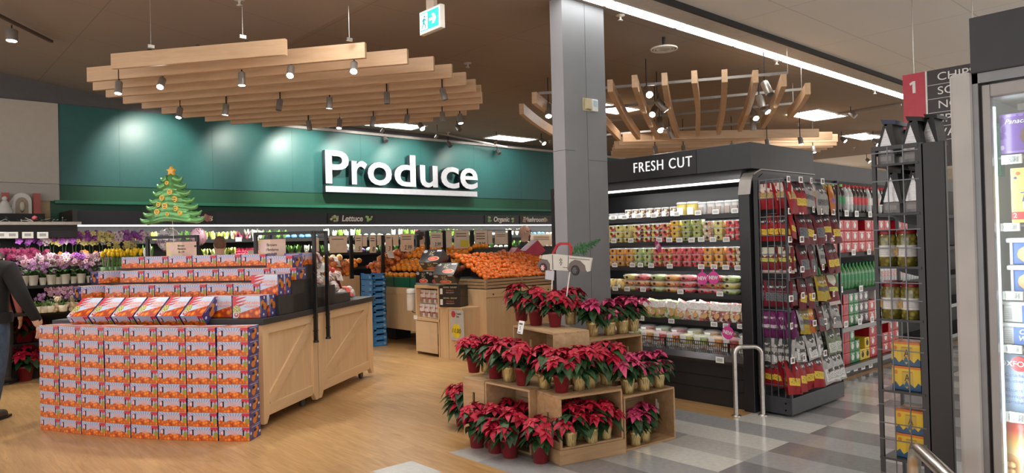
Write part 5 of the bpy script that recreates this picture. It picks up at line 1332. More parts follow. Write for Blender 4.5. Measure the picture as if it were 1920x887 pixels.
for (px, py, r, c2) in ((1020, 502, .042, (.5, .05, .05)), (1080, 507, .045, (.08, .08, .09))):
    p = tp(px, py); w = MB().tube([(TP-.014, p.y, p.z), (TP-.004, p.y, p.z)], r, 20).build('wheel', [M((.03, .03, .035), .5, name='wheel_black')], tk)
    m = MB().tube([(TP-.017, p.y, p.z), (TP-.013, p.y, p.z)], r*.62, 18); m.build('rim', [M(c2, .5, name='rim')], w)
    m = MB()
    for k in range(6): m.bar((TP-.019, p.y, p.z), (TP-.019, p.y+r*.55*math.cos(k*PI/3), p.z+r*.55*math.sin(k*PI/3)), .008, .003, (1, 0, 0), 0)
    m.build('spokes', [WHITE if px < 1050 else M((.16, .16, .17), .5, name='spoke_dark')], w)
p = tp(1052, 492); m = MB()
for k in range(7): m.ball((TP-.003, p.y+[0, .012, -.012, 0, .01, -.01, 0][k], p.z+[.03, .02, .02, .008, -.004, -.004, -.02][k]), .006, 0, 1, (.3, 1, 1))
m.build('snowman_print', [INK], tk)
m = MB(); rt_ = random.Random(4); base = tp(1071, 478); tip = tp(1116, 450)
for k in range(150):
    u = rt_.random()**.8; c = base.lerp(tip, u); c.x = TP; w = .13*(1-u)+.01; s = rt_.choice([-1, 1]); q = Vector((TP+rt_.uniform(-.015, .02), c.y-.03*u-.02, c.z+s*w*rt_.random()*.75+.0))
    if q.z < base.z-.012: q.z = base.z+rt_.uniform(0, .03)
    m.bar((TP+.004, c.y, max(c.z, base.z)), tuple(q), .007, .003, (1, 0, 0), 0)
m.build('tree', [TTR], tk)
p = tp(1015, 481); MB().tube([(TP-.01, p.y, p.z), (TP-.004, p.y, p.z)], .012, 12).build('headlight', [M((.6, .5, .3), .4, name='lamp_print')], tk)
m = MB()
for a, b in (((1034, 500), (1031, 560)), ((1066, 509), (1057, 575))):
    p, q = tp(*a), tp(*b); m.tube([(TP+.018, p.y, p.z), (TP+.018, q.y, q.z)], .006, 8)
m.build('stake', [WHITE], tk)
cut([(1026,507),(1042,508),(1041,526),(1025,523)], M((.55, .58, .64), .4, name='hang_tag'), 'hang_tag', -.02, -.016)
# ------------------------------------------------------------------ FRESH CUT cooler
FW = 2.56
fc = thing('fresh_cut_cooler', 'tall open charcoal cooler with FRESH CUT header and shelves of cut fruit', 'cooler', (6.0, 5.95, 0), -PI/2)
SHZ = [(1.835, .20), (1.572, .16), (1.312, .12), (1.050, .08), (.782, .04)]
MB().box(0, FW, 0, 1.25, 2.24, 2.485).build('header', [M((.028, .03, .036), .4, name='header_charcoal')], fc, bevel=.004)
MB().box(.74, 1.98, -.006, 0, 2.245, 2.475).build('header_sign', [M((.018, .017, .02), .5, name='header_sign_dark')], fc)
a = 5.95-at(1189, 310, x=6.0).y; b = 5.95-at(1298, 300, x=6.0).y
o = text('FRESH CUT', .150, emit((.9, .9, .9), .35), 'lettering', fc, ((a+b)/2, -.012, 2.365), ext=.004, off=-.001, sp=1.15)
w0 = o.dimensions.x; bpy.context.view_layer.update(); o.scale = ((b-a)/max(.2, o.dimensions.x), 1, 1)
MB().prism([(0, 2.15), (.05, 2.24), (.35, 2.24), (.35, 2.15)], 0, FW-.12, axis='x').build('canopy_lip', [M((.10, .10, .11), .3, name='lip_grey')], fc)
MB().box(.02, FW-.13, .005, .03, 2.128, 2.15).build('front_light', [emit((1, .99, .97), 1.6)], fc)
MB().box(0, FW-.1, .86, .90, .35, 2.24).build('back_panel', [BLACK], fc)
MB().box(0, FW-.1, .03, .86, 2.15, 2.17).build('ceiling_panel', [BLACKM], fc)
MB().box(0, FW-.1, .0, .9, .0, .40).build('base', [M((.02, .019, .021), .35, name='cooler_base')], fc, bevel=.004)
for z in (.15, .27): MB().box(0, FW-.1, -.006, 0, z, z+.006).build('base_rib', [BLACK], fc)
MB().box(-.05, 0, 0, .9, 0, 2.24).build('end_panel', [CHAR], fc)
MB().prism([(-.02, .40), (-.06, .44), (-.05, .50), (.02, .52), (.02, .40)], 0, FW-.1, axis='x').build('bumper_rail', [M((.25, .25, .27), .18, .8, name='bumper_chrome')], fc)
# rounded end panel toward the aisle
prof = [(-.05, .0), (-.05, 2.02), (-.02, 2.13), (.05, 2.20), (.16, 2.235), (1.25, 2.235), (1.25, 0)]
MB().prism(prof, FW-.11, FW-.0, axis='x').build('end_panel', [M((.018, .018, .021), .3, name='end_black')], fc, bevel=.006)
MB().prism([(.04, .05), (.04, 2.06), (.08, 2.14), (.2, 2.2), (1.25, 2.2), (1.25, .05)], FW, FW+.008, axis='x').build('end_skin', [CHARL], fc)
MB().prism([(-.055, 2.0), (-.025, 2.135), (.045, 2.205), (.16, 2.243), (1.25, 2.243), (1.25, 2.235), (.165, 2.233), (.05, 2.195), (-.015, 2.125), (-.045, 2.0)], FW-.11, FW+.012, axis='x').build('chrome_edge', [CANM], fc)
for z, d in SHZ:
    s = MB().box(.01, FW-.115, d, .86, z-.022, z).build('shelf', [BLACKM], fc)
    MB().box(.01, FW-.115, d-.012, d, z-.034, z+.014).build('price_rail', [M((.025, .025, .028), .3, name='price_rail')], s)
    area_light('case_light', (6.0+d+.04, 4.75, z-.035), .03, 2.3, 2.4 if z > 1.1 else .9, (0, math.radians(-50), 0), (1, .985, .96))
area_light('case_light', (6.09, 4.75, 2.12), .06, 2.3, 4, (0, math.radians(-58), 0), (1, .985, .96))
MB().box(.01, FW-.115, .02, .86, .40, .43).build('well_floor', [BLACKM], fc)
m = MB()
for k in range(106): x = .02+k*.0228; m.box(x, x+.004, .012, .018, .50, .60)
m.box(.01, FW-.12, .01, .02, .595, .602).box(.01, FW-.12, .01, .02, .50, .505)
for k in range(4): m.box(.1+k*.72, .112+k*.72, .005, .02, .48, .605)
m.build('wire_fence', [BLACK], fc)

def fruit_mix(nm, cs, scale=46, coat=.6):
    n = NT(nm, .25, coat=coat); v, x, y, z = n.gen('Object')
    c = n.vor(v, scale, 'Color'); sep = n.new('ShaderNodeSeparateColor'); n.t.links.new(c, sep.inputs[0])
    st = [(i/len(cs)+.001, q) for i, q in enumerate(cs)]
    r = n.ramp(sep.outputs[0], st, 'CONSTANT'); d = n.vor(v, scale, 'Distance'); n.bump(d, .25, .004)
    return n.col(n.mix(n.ramp(n.noise(v, 90, 2), [(.50, (0,)*3), (.72, (.5,)*3)]), r, (.85, .85, .83)))
Yw, Or, Rd, Gn, Pu, Wt, Pk, LG = (.72, .62, .14), (.80, .36, .05), (.62, .04, .04), (.34, .50, .10), (.14, .03, .07), (.78, .76, .66), (.75, .20, .17), (.60, .68, .30)
FM_ = {'pine': fruit_mix('pineapple', [Yw, (.75, .70, .30), Yw]), 'mixp': fruit_mix('mixed_fruit', [Pu, Yw, Rd, Wt]), 'mixo': fruit_mix('mixed_fruit', [Or, Pk, Rd, Yw]), 'mango': fruit_mix('mango', [(.85, .50, .03), (.85, .60, .1)]), 'grape': fruit_mix('green_grape', [(.38, .45, .10), (.50, .55, .18), (.30, .38, .08)]), 'cant': fruit_mix('cantaloupe', [Or, (.85, .45, .12)]), 'honey': fruit_mix('honeydew', [Gn, LG, (.45, .62, .25)]), 'wat': fruit_mix('watermelon', [(.70, .07, .09), (.78, .16, .16)]), 'straw': fruit_mix('strawberry', [(.72, .03, .05), (.8, .12, .12), Wt]), 'apple': fruit_mix('apple_slices', [Wt, (.62, .45, .25), Pk]), 'veg': fruit_mix('vegetable_mix', [Gn, (.45, .2, .05), Wt, (.25, .35, .08)])}
CLR = NT('clear_plastic', .06, spec=.8); CLR.b.inputs['Alpha'].default_value = .32; CLEAR = CLR.col((.86, .88, .88))
DOT = M((.05, .02, .02), .4, name='seal_brown')
def tub(mat, w=.092, d=.11, h=.056, name='fruit_tub'):
    m = MB(); b = .78; vs = [(-w/2*b, d*(1-b)/2, 0), (w/2*b, d*(1-b)/2, 0), (w/2*b, d*(1+b)/2, 0), (-w/2*b, d*(1+b)/2, 0), (-w/2*.97, d*.015, h*.86), (w/2*.97, d*.015, h*.86), (w/2*.97, d*.985, h*.86), (-w/2*.97, d*.985, h*.86)]
    m.add(vs, [(0, 1, 5, 4), (1, 2, 6, 5), (2, 3, 7, 6), (3, 0, 4, 7), (4, 5, 6, 7), (3, 2, 1, 0)])
    o = m.build(name, [mat], bevel=.004); tag(o, 'x', 'fruit tub')
    MB().box(-w/2, w/2, 0, d, h*.86, h*.93).box(-w/2*.86, w/2*.86, d*.07, d*.93, h*.93, h).build('lid', [CLEAR], o, bevel=.002)
    MB().tube([(.004, -.001, h*.60), (.004, .004, h*.60)], .012, 12).build('seal', [DOT], o)
    return Proto(o)
TB = {k: tub(v) for k, v in FM_.items()}
NM_ = {'pine': 'pineapple', 'mixp': 'purple and yellow mixed fruit', 'mixo': 'orange and red mixed fruit', 'mango': 'mango', 'grape': 'green grape', 'cant': 'cantaloupe', 'honey': 'honeydew', 'wat': 'watermelon', 'straw': 'strawberry', 'apple': 'apple slice', 'veg': 'vegetable'}
rf = random.Random(77)
def fw(X, Y, z): return (6.0+X, Y, z)
def row_tubs(seq, pxs, n, z, d, rown):
    for i, (k, px) in enumerate(zip(seq, pxs)):
        y = at(px, 460, x=6.0+d+.02).y
        n4 = n[i] if isinstance(n, list) else n
        for r in range(n4):
            TB[k].put((6.0+d+.02+rf.uniform(0, .006), y+rf.uniform(-.003, .003), z+.001+r*(.057 if n4 == 4 else .069)), -PI/2+rf.uniform(-.04, .04), '%s tub, cooler %s shelf, %s, %s layer' % (NM_[k], rown, ordi(i), ORD[r]), 'clear fruit tubs on the %s shelf' % rown, (1.06, 1, 1 if n4 == 4 else 1.22))
row_tubs(['mixp','pine','pine','mixp','mixp','mixp','mixo','mango','grape','grape','apple','pine','straw','wat'], [1145,1159,1175,1193,1211,1227,1246,1264,1285,1305,1325,1346,1368,1386], [3,3,3,3,3,3,3,4,4,4,3,3,3,3], 1.572, .16, 'second')
row_tubs(['cant','cant','cant','honey','honey','mixo','mixo','wat','wat','wat','cant','cant','mixo','apple'], [1147,1161,1178,1194,1212,1230,1248,1266,1286,1305,1325,1346,1368,1386], 3, 1.312, .12, 'third')
# oval trays
def oval(mat, col2):
    o = MB().lathe([(.045, 0), (.075, .012), (.085, .038), (.08, .044)], n=22).build('fruit_tray', [mat]); tag(o, 'x', 'fruit tray')
    MB().lathe([(.088, .038), (.09, .045), (.07, .062), (.0, .066)], n=22).build('lid', [CLEAR], o)
    m = MB(); r3 = random.Random(5)
    for k in range(14): a = r3.uniform(0, 6.28); q = r3.uniform(0, .06); m.ball((q*math.cos(a), q*math.sin(a), .045), .017, 0, 1, (1.2, 1, .7), .1)
    m.build('fruit_pieces', [col2], o); MB().tube([(.0, -.089, .03), (.0, -.082, .03)], .013, 12).build('seal', [DOT], o)
    return Proto(o)
OV = {k: oval(FM_[k], M(c, .35, 0, .5, name='cut_fruit', var=.2, scale=30)) for k, c in (('pine', Yw), ('mixo', Or), ('wat', (.74, .12, .12)), ('honey', LG), ('cant', Or))}
for i, (ks, px) in enumerate([(('pine','mixo'),1185),(('mixo','wat'),1207),(('honey','cant'),1236),(('mixo','cant'),1263),(('wat','wat'),1291),(('wat','wat'),1325),(('wat','mixo'),1345),(('pine','honey'),1372)]):
    y = at(px, 530, x=6.18).y
    for r in range(3):
        k = ks[0] if r == 0 or i == 7 else ks[1]
        OV[ks[(r+i) % 2]].put((6.08+.10, y, 1.051+r*.062), -PI/2, 'round tray of cut fruit on the fourth shelf, %s, %s layer' % (ordi(i), ORD[r]), 'round fruit trays on the fourth shelf', (1.15, 1, 1))
# mango halves in bags at the left of that shelf
mg = pillow(.15, .13, .09, [(0, 1, 0)], [fruit_mix('mango_bag', [(.80, .52, .10), (.78, .60, .25), (.3, .25, .1)], 25)], 'mango_bag', 'fruit bag'); MGP = Proto(mg); MB().tube([(0, -.048, .05), (0, -.04, .05)], .02, 12).build('seal', [TAGW], mg)
for i, px in enumerate([1148, 1166]): MGP.put((6.14, at(px, 530, x=6.14).y, 1.052), -PI/2, 'bag of dried yellow fruit at the left of the fourth shelf, %s' % ['left one', 'right one'][i], 'yellow fruit bags')
# cups on the top shelf
def cup(r, h, mat, lid, lab, name='fruit_cup'):
    o = MB().lathe([(r*.78, 0), (r, h*.86), (r, h*.88)], n=18).build(name, [mat]); tag(o, 'x', 'cup')
    MB().lathe([(r*1.06, h*.86), (r*1.06, h*.95), (r*.95, h), (0, h)], n=18).build('lid', [lid], o)
    if lab: MB().box(-r*.5, r*.5, -r*1.02, -r*.86, h*.12, h*.62).build('label', [lab], o)
    return Proto(o)
LIDC = M((.42, .42, .41), .2, 0, .5, name='lid_clear')
CP = {'s': cup(.043, .10, fruit_mix('granola', [Pu, (.35, .2, .1), Gn, Wt], 60), LIDC, TAGW), 'y': cup(.062, .135, M((.58, .48, .13), .3, 0, .4, name='pineapple_juice', var=.15, scale=30), LIDC, TAGW), 'w': cup(.048, .125, M((.50, .50, .50), .35, 0, .3, name='yogurt_cup'), LIDC, M((.35, .28, .25), .5, name='cup_print')), 'c': cup(.04, .07, M((.58, .62, .64), .25, 0, .4, name='clear_cup'), LIDC, TAGW)}
CPN = {'s': 'granola fruit cup', 'y': 'yellow pineapple tub', 'w': 'white yogurt cup', 'c': 'clear cup'}
for i, (k, px) in enumerate([('c',1149),('c',1158),('c',1167),('s',1180),('s',1193),('s',1206),('s',1220),('s',1235),('s',1249),('s',1265),('y',1282),('y',1301),('w',1319),('w',1336),('w',1352),('w',1369),('w',1383)]):
    CP[k].put((6.27, at(px, 395, x=6.27).y, 1.836), -PI/2, '%s on the top shelf of the fresh cut cooler, %s' % (CPN[k], ordi(i)), 'cups on the top shelf of the cooler', 1.12)
# salad kits
def salad(c, nm): 
    o = pillow(.20, .19, .07, [(0, 1, 0)], [fruit_mix(nm, c, 30, .5)], 'salad_bag', 'salad bag')
    MB().box(-.055, .055, -.042, -.03, .10, .17).build('label', [M((.76, .72, .70), .4, 0, .3, name='label_white', var=.2, scale=60)], o); MB().tube([(.02, -.040, .05), (.02, -.03, .05)], .028, 14).build('window', [M((.6, .35, .15), .4, name='window')], o)
    return Proto(o)
SB = [salad([(.30, .42, .10), Wt, (.7, .35, .1)], 'salad_green'), salad([Wt, (.7, .15, .12), Wt, (.75, .7, .68)], 'salad_pink'), salad([(.28, .04, .05), Wt, (.5, .12, .1), (.55, .5, .2)], 'salad_red')]
for i, (k, px, tl) in enumerate([(0,1208,.0),(0,1222,.15),(0,1240,-.1),(0,1258,.1),(1,1272,.35),(1,1288,-.2),(1,1302,.05),(2,1320,0),(2,1340,.05),(2,1362,-.05),(2,1380,.0),(1,1312,.3)]):
    Rm = Matrix.Rotation(-PI/2, 4, 'Z') @ Matrix.Rotation(tl, 4, 'Y') @ Matrix.Rotation(math.radians(-14), 4, 'X')
    SB[k].put((6.10+.01*(i % 3), at(px, 580, x=6.1).y, .79), tuple(Rm.to_euler()), '%s salad kit on the fifth shelf, %s' % (['green', 'pink and white', 'dark red'][k], ordi(i)), 'salad kits on the fifth shelf')
# bowls in the well
def bowl(mat, c2):
    o = MB().lathe([(.055, 0), (.075, .02), (.088, .085)], n=22).build('fruit_bowl', [mat]); tag(o, 'x', 'fruit bowl')
    MB().lathe([(.095, .085), (.095, .092), (.08, .112), (0, .118)], n=22).build('lid', [CLEAR], o)
    m = MB(); r3 = random.Random(8)
    for k in range(16): a = r3.uniform(0, 6.28); q = r3.uniform(0, .065); m.ball((q*math.cos(a), q*math.sin(a), .09), .018, 0, 1, (1.2, 1, .7), .1)
    m.build('fruit_pieces', [c2], o); MB().box(-.03, .03, -.095, -.083, .03, .095).build('label', [TAGW], o); return Proto(o)
BWL = [bowl(FM_[k], M(c, .35, 0, .5, name='cut_fruit', var=.25, scale=30)) for k, c in (('honey', LG), ('mixo', Pk), ('cant', Or), ('pine', Yw), ('wat', (.7, .1, .1)))]
for r in range(2):
    for i in range(14):
        y = 3.58+i*.165
        BWL[(i*3+r) % 5].put((6.14+.03*r, y, .431+r*.10), -PI/2, 'lidded bowl of cut fruit in the cooler well, %s layer, %s' % (['lower', 'upper'][r], ordi(i, a='right')), 'fruit bowls in the cooler well')
for i in range(8): BWL[i % 5].put((6.32, 3.65+i*.2, .56), -PI/2, 'lidded fruit bowl, rear line of the cooler well, %s' % ordi(i, a='right'), 'fruit bowls in the cooler well')
# price tags on the rails
TGP = None
def shelf_tag(px, py, x, s=1.0, label='x', grp='white shelf tags in the fresh cut cooler'):
    global TGP
    if TGP is None:
        o = MB().box(-.036, .036, -.004, 0, -.023, .023).build('shelf_tag', [TAGW]); tag(o, 'x', 'shelf tag')
        MB().box(-.026, .026, -.0048, -.004, -.014, .014).build('print', [M((.45, .46, .45), .5, name='tag_grey')], o); TGP = Proto(o)
    p = at(px, py, x=x); TGP.put(tuple(p), -PI/2, label, grp, s)
rows = [(6.185, [(1150,408),(1171,407),(1198,405),(1226,404),(1269,401),(1309,399),(1342,397),(1378,395)], 'top'),
        (6.145, [(1151,452),(1183,451),(1236,450),(1255,450),(1274,450),(1297,450),(1315,449),(1337,449),(1362,449)], 'second'),
        (6.105, [(1153,497),(1186,497),(1201,497),(1221,498),(1256,499),(1315,500),(1339,500),(1361,501),(1384,502)], 'third'),
        (6.065, [(1154,541),(1176,542),(1206,543),(1276,547),(1350,551)], 'fourth'),
        (6.025, [(1203,597),(1259,602),(1339,608),(1362,611),(1389,612)], 'fifth')]
for x, l, nm in rows:
    for i, (px, py) in enumerate(l): shelf_tag(px, py, x, 1.0, 'white shelf tag on the %s rail of the fresh cut cooler, %s' % (nm, ordi(i)))
shelf_tag(1350, 675, 5.93, 1.2, 'white shelf tag on the bumper rail below the cooler well')
nt_ = thing('new_badge', 'x', 'badge'); MAG = M((.60, .04, .28), .4, 0, .3, name='magenta')
MB().tube([(0, -.003, 0), (0, 0, 0)], .062, 24).build('disc', [MAG], nt_); MB().tube([(0, -.0032, 0), (0, -.0031, 0)], .056, 24).build('ring', [M((.62, .06, .30), .4, name='magenta2')], nt_)
MB().box(-.008, .008, -.002, 0, .05, .095).build('stem', [MAG], nt_); text('NEW', .05, WHITE, 'lettering', nt_, (0, -.005, 0), ext=.001, off=.0012, sx=.85)
NW = Proto(nt_)
for i, (px, py, x, lab, rz) in enumerate([(1317,522,6.05,'magenta NEW badge hanging in the fourth shelf, left one',-PI/2),(1338,521,6.05,'magenta NEW badge hanging in the fourth shelf, right one',-PI/2),(1365,624,5.985,'magenta NEW badge on the cooler well','x'),(1234,462,6.09,'magenta NEW badge turned sideways under the second shelf','y')]):
    p = at(px, py, x=x); e = (0, 0, rz) if rz != 'x' and rz != 'y' else ((0, math.radians(12), -PI/2) if rz == 'x' else (math.radians(20), math.radians(-20), -PI/2-.6)); NW.put(tuple(p), e, lab)
# ------------------------------------------------------------------ chrome bumper rails
def u_rail(a, b, h, r, label, bend=.07):
    a, b = Vector(a), Vector(b); d = (b-a).normalized(); t = thing('bumper_rail', label, 'bumper rail', tuple(a)); L = (b-a).length
    pts = [Vector((0, 0, 0)), Vector((0, 0, h-bend))]
    for k in range(1, 6): q = k*PI/10; pts.append(Vector((0, 0, h-bend+bend*math.sin(q)))+d*bend*(1-math.cos(q)))
    pts.append(d*(L/2)+Vector((0, 0, h)))
    pts += [d*(L-bend)+Vector((0, 0, h))]
    for k in range(1, 6): q = k*PI/10; pts.append(d*(L-bend+bend*math.sin(q))+Vector((0, 0, h-bend+bend*math.cos(q))))
    pts.append(d*L)
    MB().tube(pts, r, 14).build('tube', [STEEL], t)
    for p in (Vector(), d*L): MB().lathe([(r*2, 0), (r*2, .008), (r*1.1, .012)], tuple(p), 16).build('floor_flange', [STEEL], t)
    return t
u_rail((5.745, 3.46, 0), (5.93, 3.30, 0), .62, .021, 'brushed steel bumper rail at the corner of the fresh cut cooler')
u_rail((3.30, 1.145, 0), (2.78, .80, 0), .70, .027, 'brushed steel bumper rail in the lower right corner before the freezer', .10)

# ------------------------------------------------------------------ snack end rack, faces the aisle
RX, RY = 6.0, 3.06
sr = thing('snack_rack', 'dark grey wire end rack full of hanging snack bags', 'rack', (RX, RY, 0))
RW, RD = 1.06, .31
MB().box(0, RW, 0, RD, .02, .17).build('base', [RACKG], sr, bevel=.006)
for x in (.03, .12): 
    for z in (.06, .12): MB().tube([(-.003, .06+0*x+.0, z), (.001, .06, z)], .008, 8).build('screw', [STEEL], sr)
MB().box(-.012, RW, RD-.03, RD-.005, .17, 2.13).build('back_panel', [CHAR], sr)
for x in (0, RW-.02): MB().box(x, x+.02, -.0, .02, .17, 2.13).build('upright', [RACKG], sr)
MB().box(-.01, .02, RD-.04, RD, .17, 2.18).build('upright', [RACKG], sr)
m = MB()
for k in range(12): m.box(.006, .012, 0, RD-.04, .27+k*.168, .276+k*.168)
for k in range(4): m.box(.006, .012, .06+k*.065, .066+k*.065, .17, 2.13)
m.build('side_grid', [WIRE], sr)
m = MB(); m.box(0, RW, .0, .012, 2.10, 2.112)
m.build('top_wire', [WIRE], sr)
def bag_print(nm, base, label, lz, lblx=(.12, .88), top=(.03, .02, .025), accent=None, txt=None):
    n = NT(nm, .5, 0, .05, spec=.2); v, x, y, z = n.gen(); ob = n.gen('Object')[0]
    base = tuple(q*.72 for q in base); label = tuple(q*.85 for q in label)
    c = n.mix(n.math('MULTIPLY', n.noise(ob, 30, 3), .7), base, tuple(q*.3 for q in base))
    tri = n.math('GREATER_THAN', n.math('ADD', z, n.math('MULTIPLY', n.math('ABSOLUTE', n.math('SUBTRACT', x, .5)), -.5)), .62)
    c = n.mix(n.math('MULTIPLY', tri, n.between(x, .18, .82)), c, top)
    em = n.math('GREATER_THAN', n.noise(n.comb(n.math('MULTIPLY', x, 16), n.math('MULTIPLY', z, 6)), 1, 1), .5)
    c = n.mix(n.math('MULTIPLY', em, n.rect(x, z, .24, .76, .72, .80)), c, (.65, .63, .62))
    c = n.mix(n.rect(x, n.math('ADD', z, n.math('MULTIPLY', x, .06)), lblx[0], lblx[1], lz[0], lz[1]), c, label)
    tx = n.math('GREATER_THAN', n.noise(n.comb(n.math('MULTIPLY', x, 30), n.math('MULTIPLY', z, 26)), 1, 1), .56)
    c = n.mix(n.math('MULTIPLY', tx, n.rect(x, z, lblx[0]+.08, lblx[1]-.1, lz[0]+.03, lz[1]-.05)), c, tuple(q*.2 for q in label))
    if accent: c = n.mix(n.rect(x, z, 0, 1, 0, .12), c, accent)
    return n.col(c)
YL, GL, WL = (.78, .55, .06), (.16, .17, .19), (.72, .70, .68)
BGM = {'redyel': bag_print('red_yellow_bag', (.50, .02, .03), YL, (.28, .50)), 'maryel': bag_print('maroon_yellow_bag', (.22, .015, .03), YL, (.26, .50)), 'margrey': bag_print('maroon_grey_bag', (.24, .02, .035), GL, (.24, .56)), 'redplain': bag_print('red_snack_bag', (.48, .02, .035), (.55, .38, .16), (.45, .68), top=(.6, .5, .45)), 'white': bag_print('white_snack_bag', (.58, .56, .54), (.16, .16, .17), (.3, .5), top=(.10, .10, .10)), 'orange': bag_print('orange_snack_bag', (.75, .22, .03), (.35, .10, .35), (.4, .55), top=(.70, .30, .06)), 'purple': bag_print('purple_snack_bag', (.22, .03, .16), (.60, .5, .6), (.40, .52), top=(.16, .02, .12)), 'jerky': bag_print('white_jerky_bag', (.70, .69, .68), (.80, .79, .78), (.1, .5), top=(.05, .05, .05)), 'green': bag_print('green_jerky_bag', (.30, .33, .22), (.65, .68, .60), (.1, .5), top=(.05, .05, .05)), 'yellow': bag_print('yellow_snack_bag', (.70, .50, .04), (.12, .10, .08), (.4, .6), top=(.2, .14, .05)), 'nuts': bag_print('nut_snack_bag', (.30, .04, .05), (.55, .60, .12), (.48, .62), top=(.5, .5, .4), accent=(.55, .45, .42))}
BGN = {'redyel': 'red snack bag with yellow label', 'maryel': 'maroon snack bag with yellow label', 'margrey': 'maroon snack bag with grey label', 'redplain': 'glossy red snack bag', 'white': 'white snack bag', 'orange': 'orange snack bag', 'purple': 'purple snack bag', 'jerky': 'black and white jerky bag', 'green': 'grey and green jerky bag', 'yellow': 'yellow snack bag', 'nuts': 'maroon snack bag with green label'}
BGP = {}
def snack(k, size):
    key = (k, size)
    if key not in BGP:
        w, h, d = {'m': (.165, .235, .045), 'l': (.185, .30, .06), 's': (.12, .19, .04), 'b': (.17, .29, .05)}[size]
        o = pillow(w, h, d, [(0, 1, 0)], [BGM[k]], 'snack_bag', 'snack bag')
        if k == 'jerky': text('JERK', .04, INK, 'lettering', o, (0, -d/2-.003, h*.42), ext=.001, off=.001)
        for v in o.data.vertices: v.co.z -= h            # hangs from its top seam
        for ch_ in o.children: ch_.location.z -= h
        BGP[key] = Proto(o)
    return BGP[key]
ROWS = [  # z of the hooks, [(kind, size, x)], tag heights
 (2.10, 'first', [('redplain','l',.07),('redyel','l',.20),('redyel','l',.30),('white','m',.45),('redplain','m',.54),('white','l',.66),('white','l',.76),('orange','l',.93)]),
 (1.81, 'second', [('redyel','m',.09),('margrey','b',.30),('maryel','b',.44),('margrey','b',.62),('maryel','m',.76),('maryel','b',.95)]),
 (1.52, 'third', [('nuts','m',.08),('margrey','b',.29),('margrey','b',.45),('white','s',.66),('maryel','b',.82),('maryel','b',.93)]),
 (1.22, 'fourth', [('margrey','m',.09),('maryel','b',.29),('maryel','b',.43),('yellow','m',.62),('yellow','m',.70),('nuts','b',.90)]),
 (.94, 'fifth', [('purple','m',.07),('white','s',.19),('yellow','m',.33),('orange','m',.42),('margrey','m',.58),('white','m',.74),('white','m',.92)]),
 (.70, 'sixth', [('jerky','s',.08),('jerky','m',.22),('jerky','m',.40),('jerky','m',.60),('green','m',.80),('green','m',.95)]),
 (.50, 'seventh', [('redyel','l',.06),('redyel','l',.20),('redyel','l',.36),('redyel','l',.50),('jerky','l',.68),('jerky','l',.84),('jerky','l',.94)])]
rs = random.Random(90)
hm = MB()
for z, nm, items in ROWS:
    for i, (k, sz, x) in enumerate(items):
        for dpt in range(2):
            e = (math.radians(rs.uniform(-14, -6)), rs.uniform(-.12, .12), rs.uniform(-.25, .25))
            snack(k, sz).put((RX+x, RY+.03+.09*dpt+rs.uniform(-.01, .01), z-.005*dpt), e, '%s, snack rack %s row, %s, %s' % (BGN[k].replace(' with', ','), nm, ordi(i), ['in front', 'behind'][dpt]), 'snack bags in the %s row' % nm)
        hm.box(x-.002, x+.002, .0, RD-.03, z+.003, z+.007)
    # side stacks behind the grid
    for j in range(4):
        k = items[0][0]
        snack(k, 'm').put((RX+.035, RY+.05+j*.06, z-.01), (0, 0, -PI/2+rs.uniform(-.3, .3)), '%s behind the side grid, %s row, %s' % (BGN[k], nm, ordi(j)), 'snack bags behind the side grid')
hm.build('hooks', [WIRE], sr)
def rack_tag(px, py, lab):
    p = at(px, py, y=RY-.02)
    if rack_tag.P is None:
        o = MB().box(-.028, .028, -.004, 0, -.028, .028).build('rack_tag', [TAGW]); tag(o, 'x', 'shelf tag'); MB().box(-.018, .018, -.0048, -.004, -.016, .018).build('print', [M((.18, .10, .09), .6, name='tag_pic')], o); rack_tag.P = Proto(o)
    rack_tag.P.put(tuple(p), rs.uniform(-.2, .2), lab, 'white tags on the snack rack')
rack_tag.P = None
TAGS = [(1478,336),(1501,337),(1521,339),(1542,340),(1480,396),(1502,396),(1525,393),(1541,397),(1562,398),(1481,449),(1503,449),(1527,445),(1546,446),(1563,447),(1481,506),(1504,505),(1524,504),(1543,501),(1483,560),(1505,554),(1525,555),(1563,551),(1484,611),(1527,606),(1547,603),(1565,601),(1486,676),(1507,671),(1547,662)]
for i, (px, py) in enumerate(TAGS): rack_tag(px, py, 'white tag on the snack rack, %s counted from the top left' % (ORD[i] if i < 20 else ORD[i-20]+' after the twentieth'))

# ------------------------------------------------------------------ drinks shelf beyond
SYY = 3.50
dr = thing('drink_shelf', 'black drinks shelving beyond the snack rack', 'shelf', (7.2, SYY, 0))
DL = 7.5; DZ = [(1.86, .0), (1.40, .0), (.98, .0), (.56, -.02), (.13, -.05)]
MB().box(0, DL, .50, .54, 0, 2.3).build('back_panel', [BLACKM], dr)
MB().box(0, DL, .0, .54, .0, .10).build('base', [BLACK], dr)
for z, d in DZ:
    s = MB().box(0, DL, d, .52, z-.025, z).build('shelf', [BLACK], dr)
    MB().box(0, DL, d-.012, d, z-.045, z+.004).build('price_rail', [M((.28, .28, .28), .4, name='rail_grey') if z < .9 else BLACKM], s)
for x in (0, 1.9, 3.9, 5.9): MB().box(x, x+.03, .46, .5, 0, 2.3).build('upright', [CHAR], dr)
tag(MB().box(0, 14, .0, .12, 2.22, 2.52).build('wall_fascia', [CHARL], loc=(7.3, 4.04, 0)), 'dark grey header band above the drinks shelf', 'header')
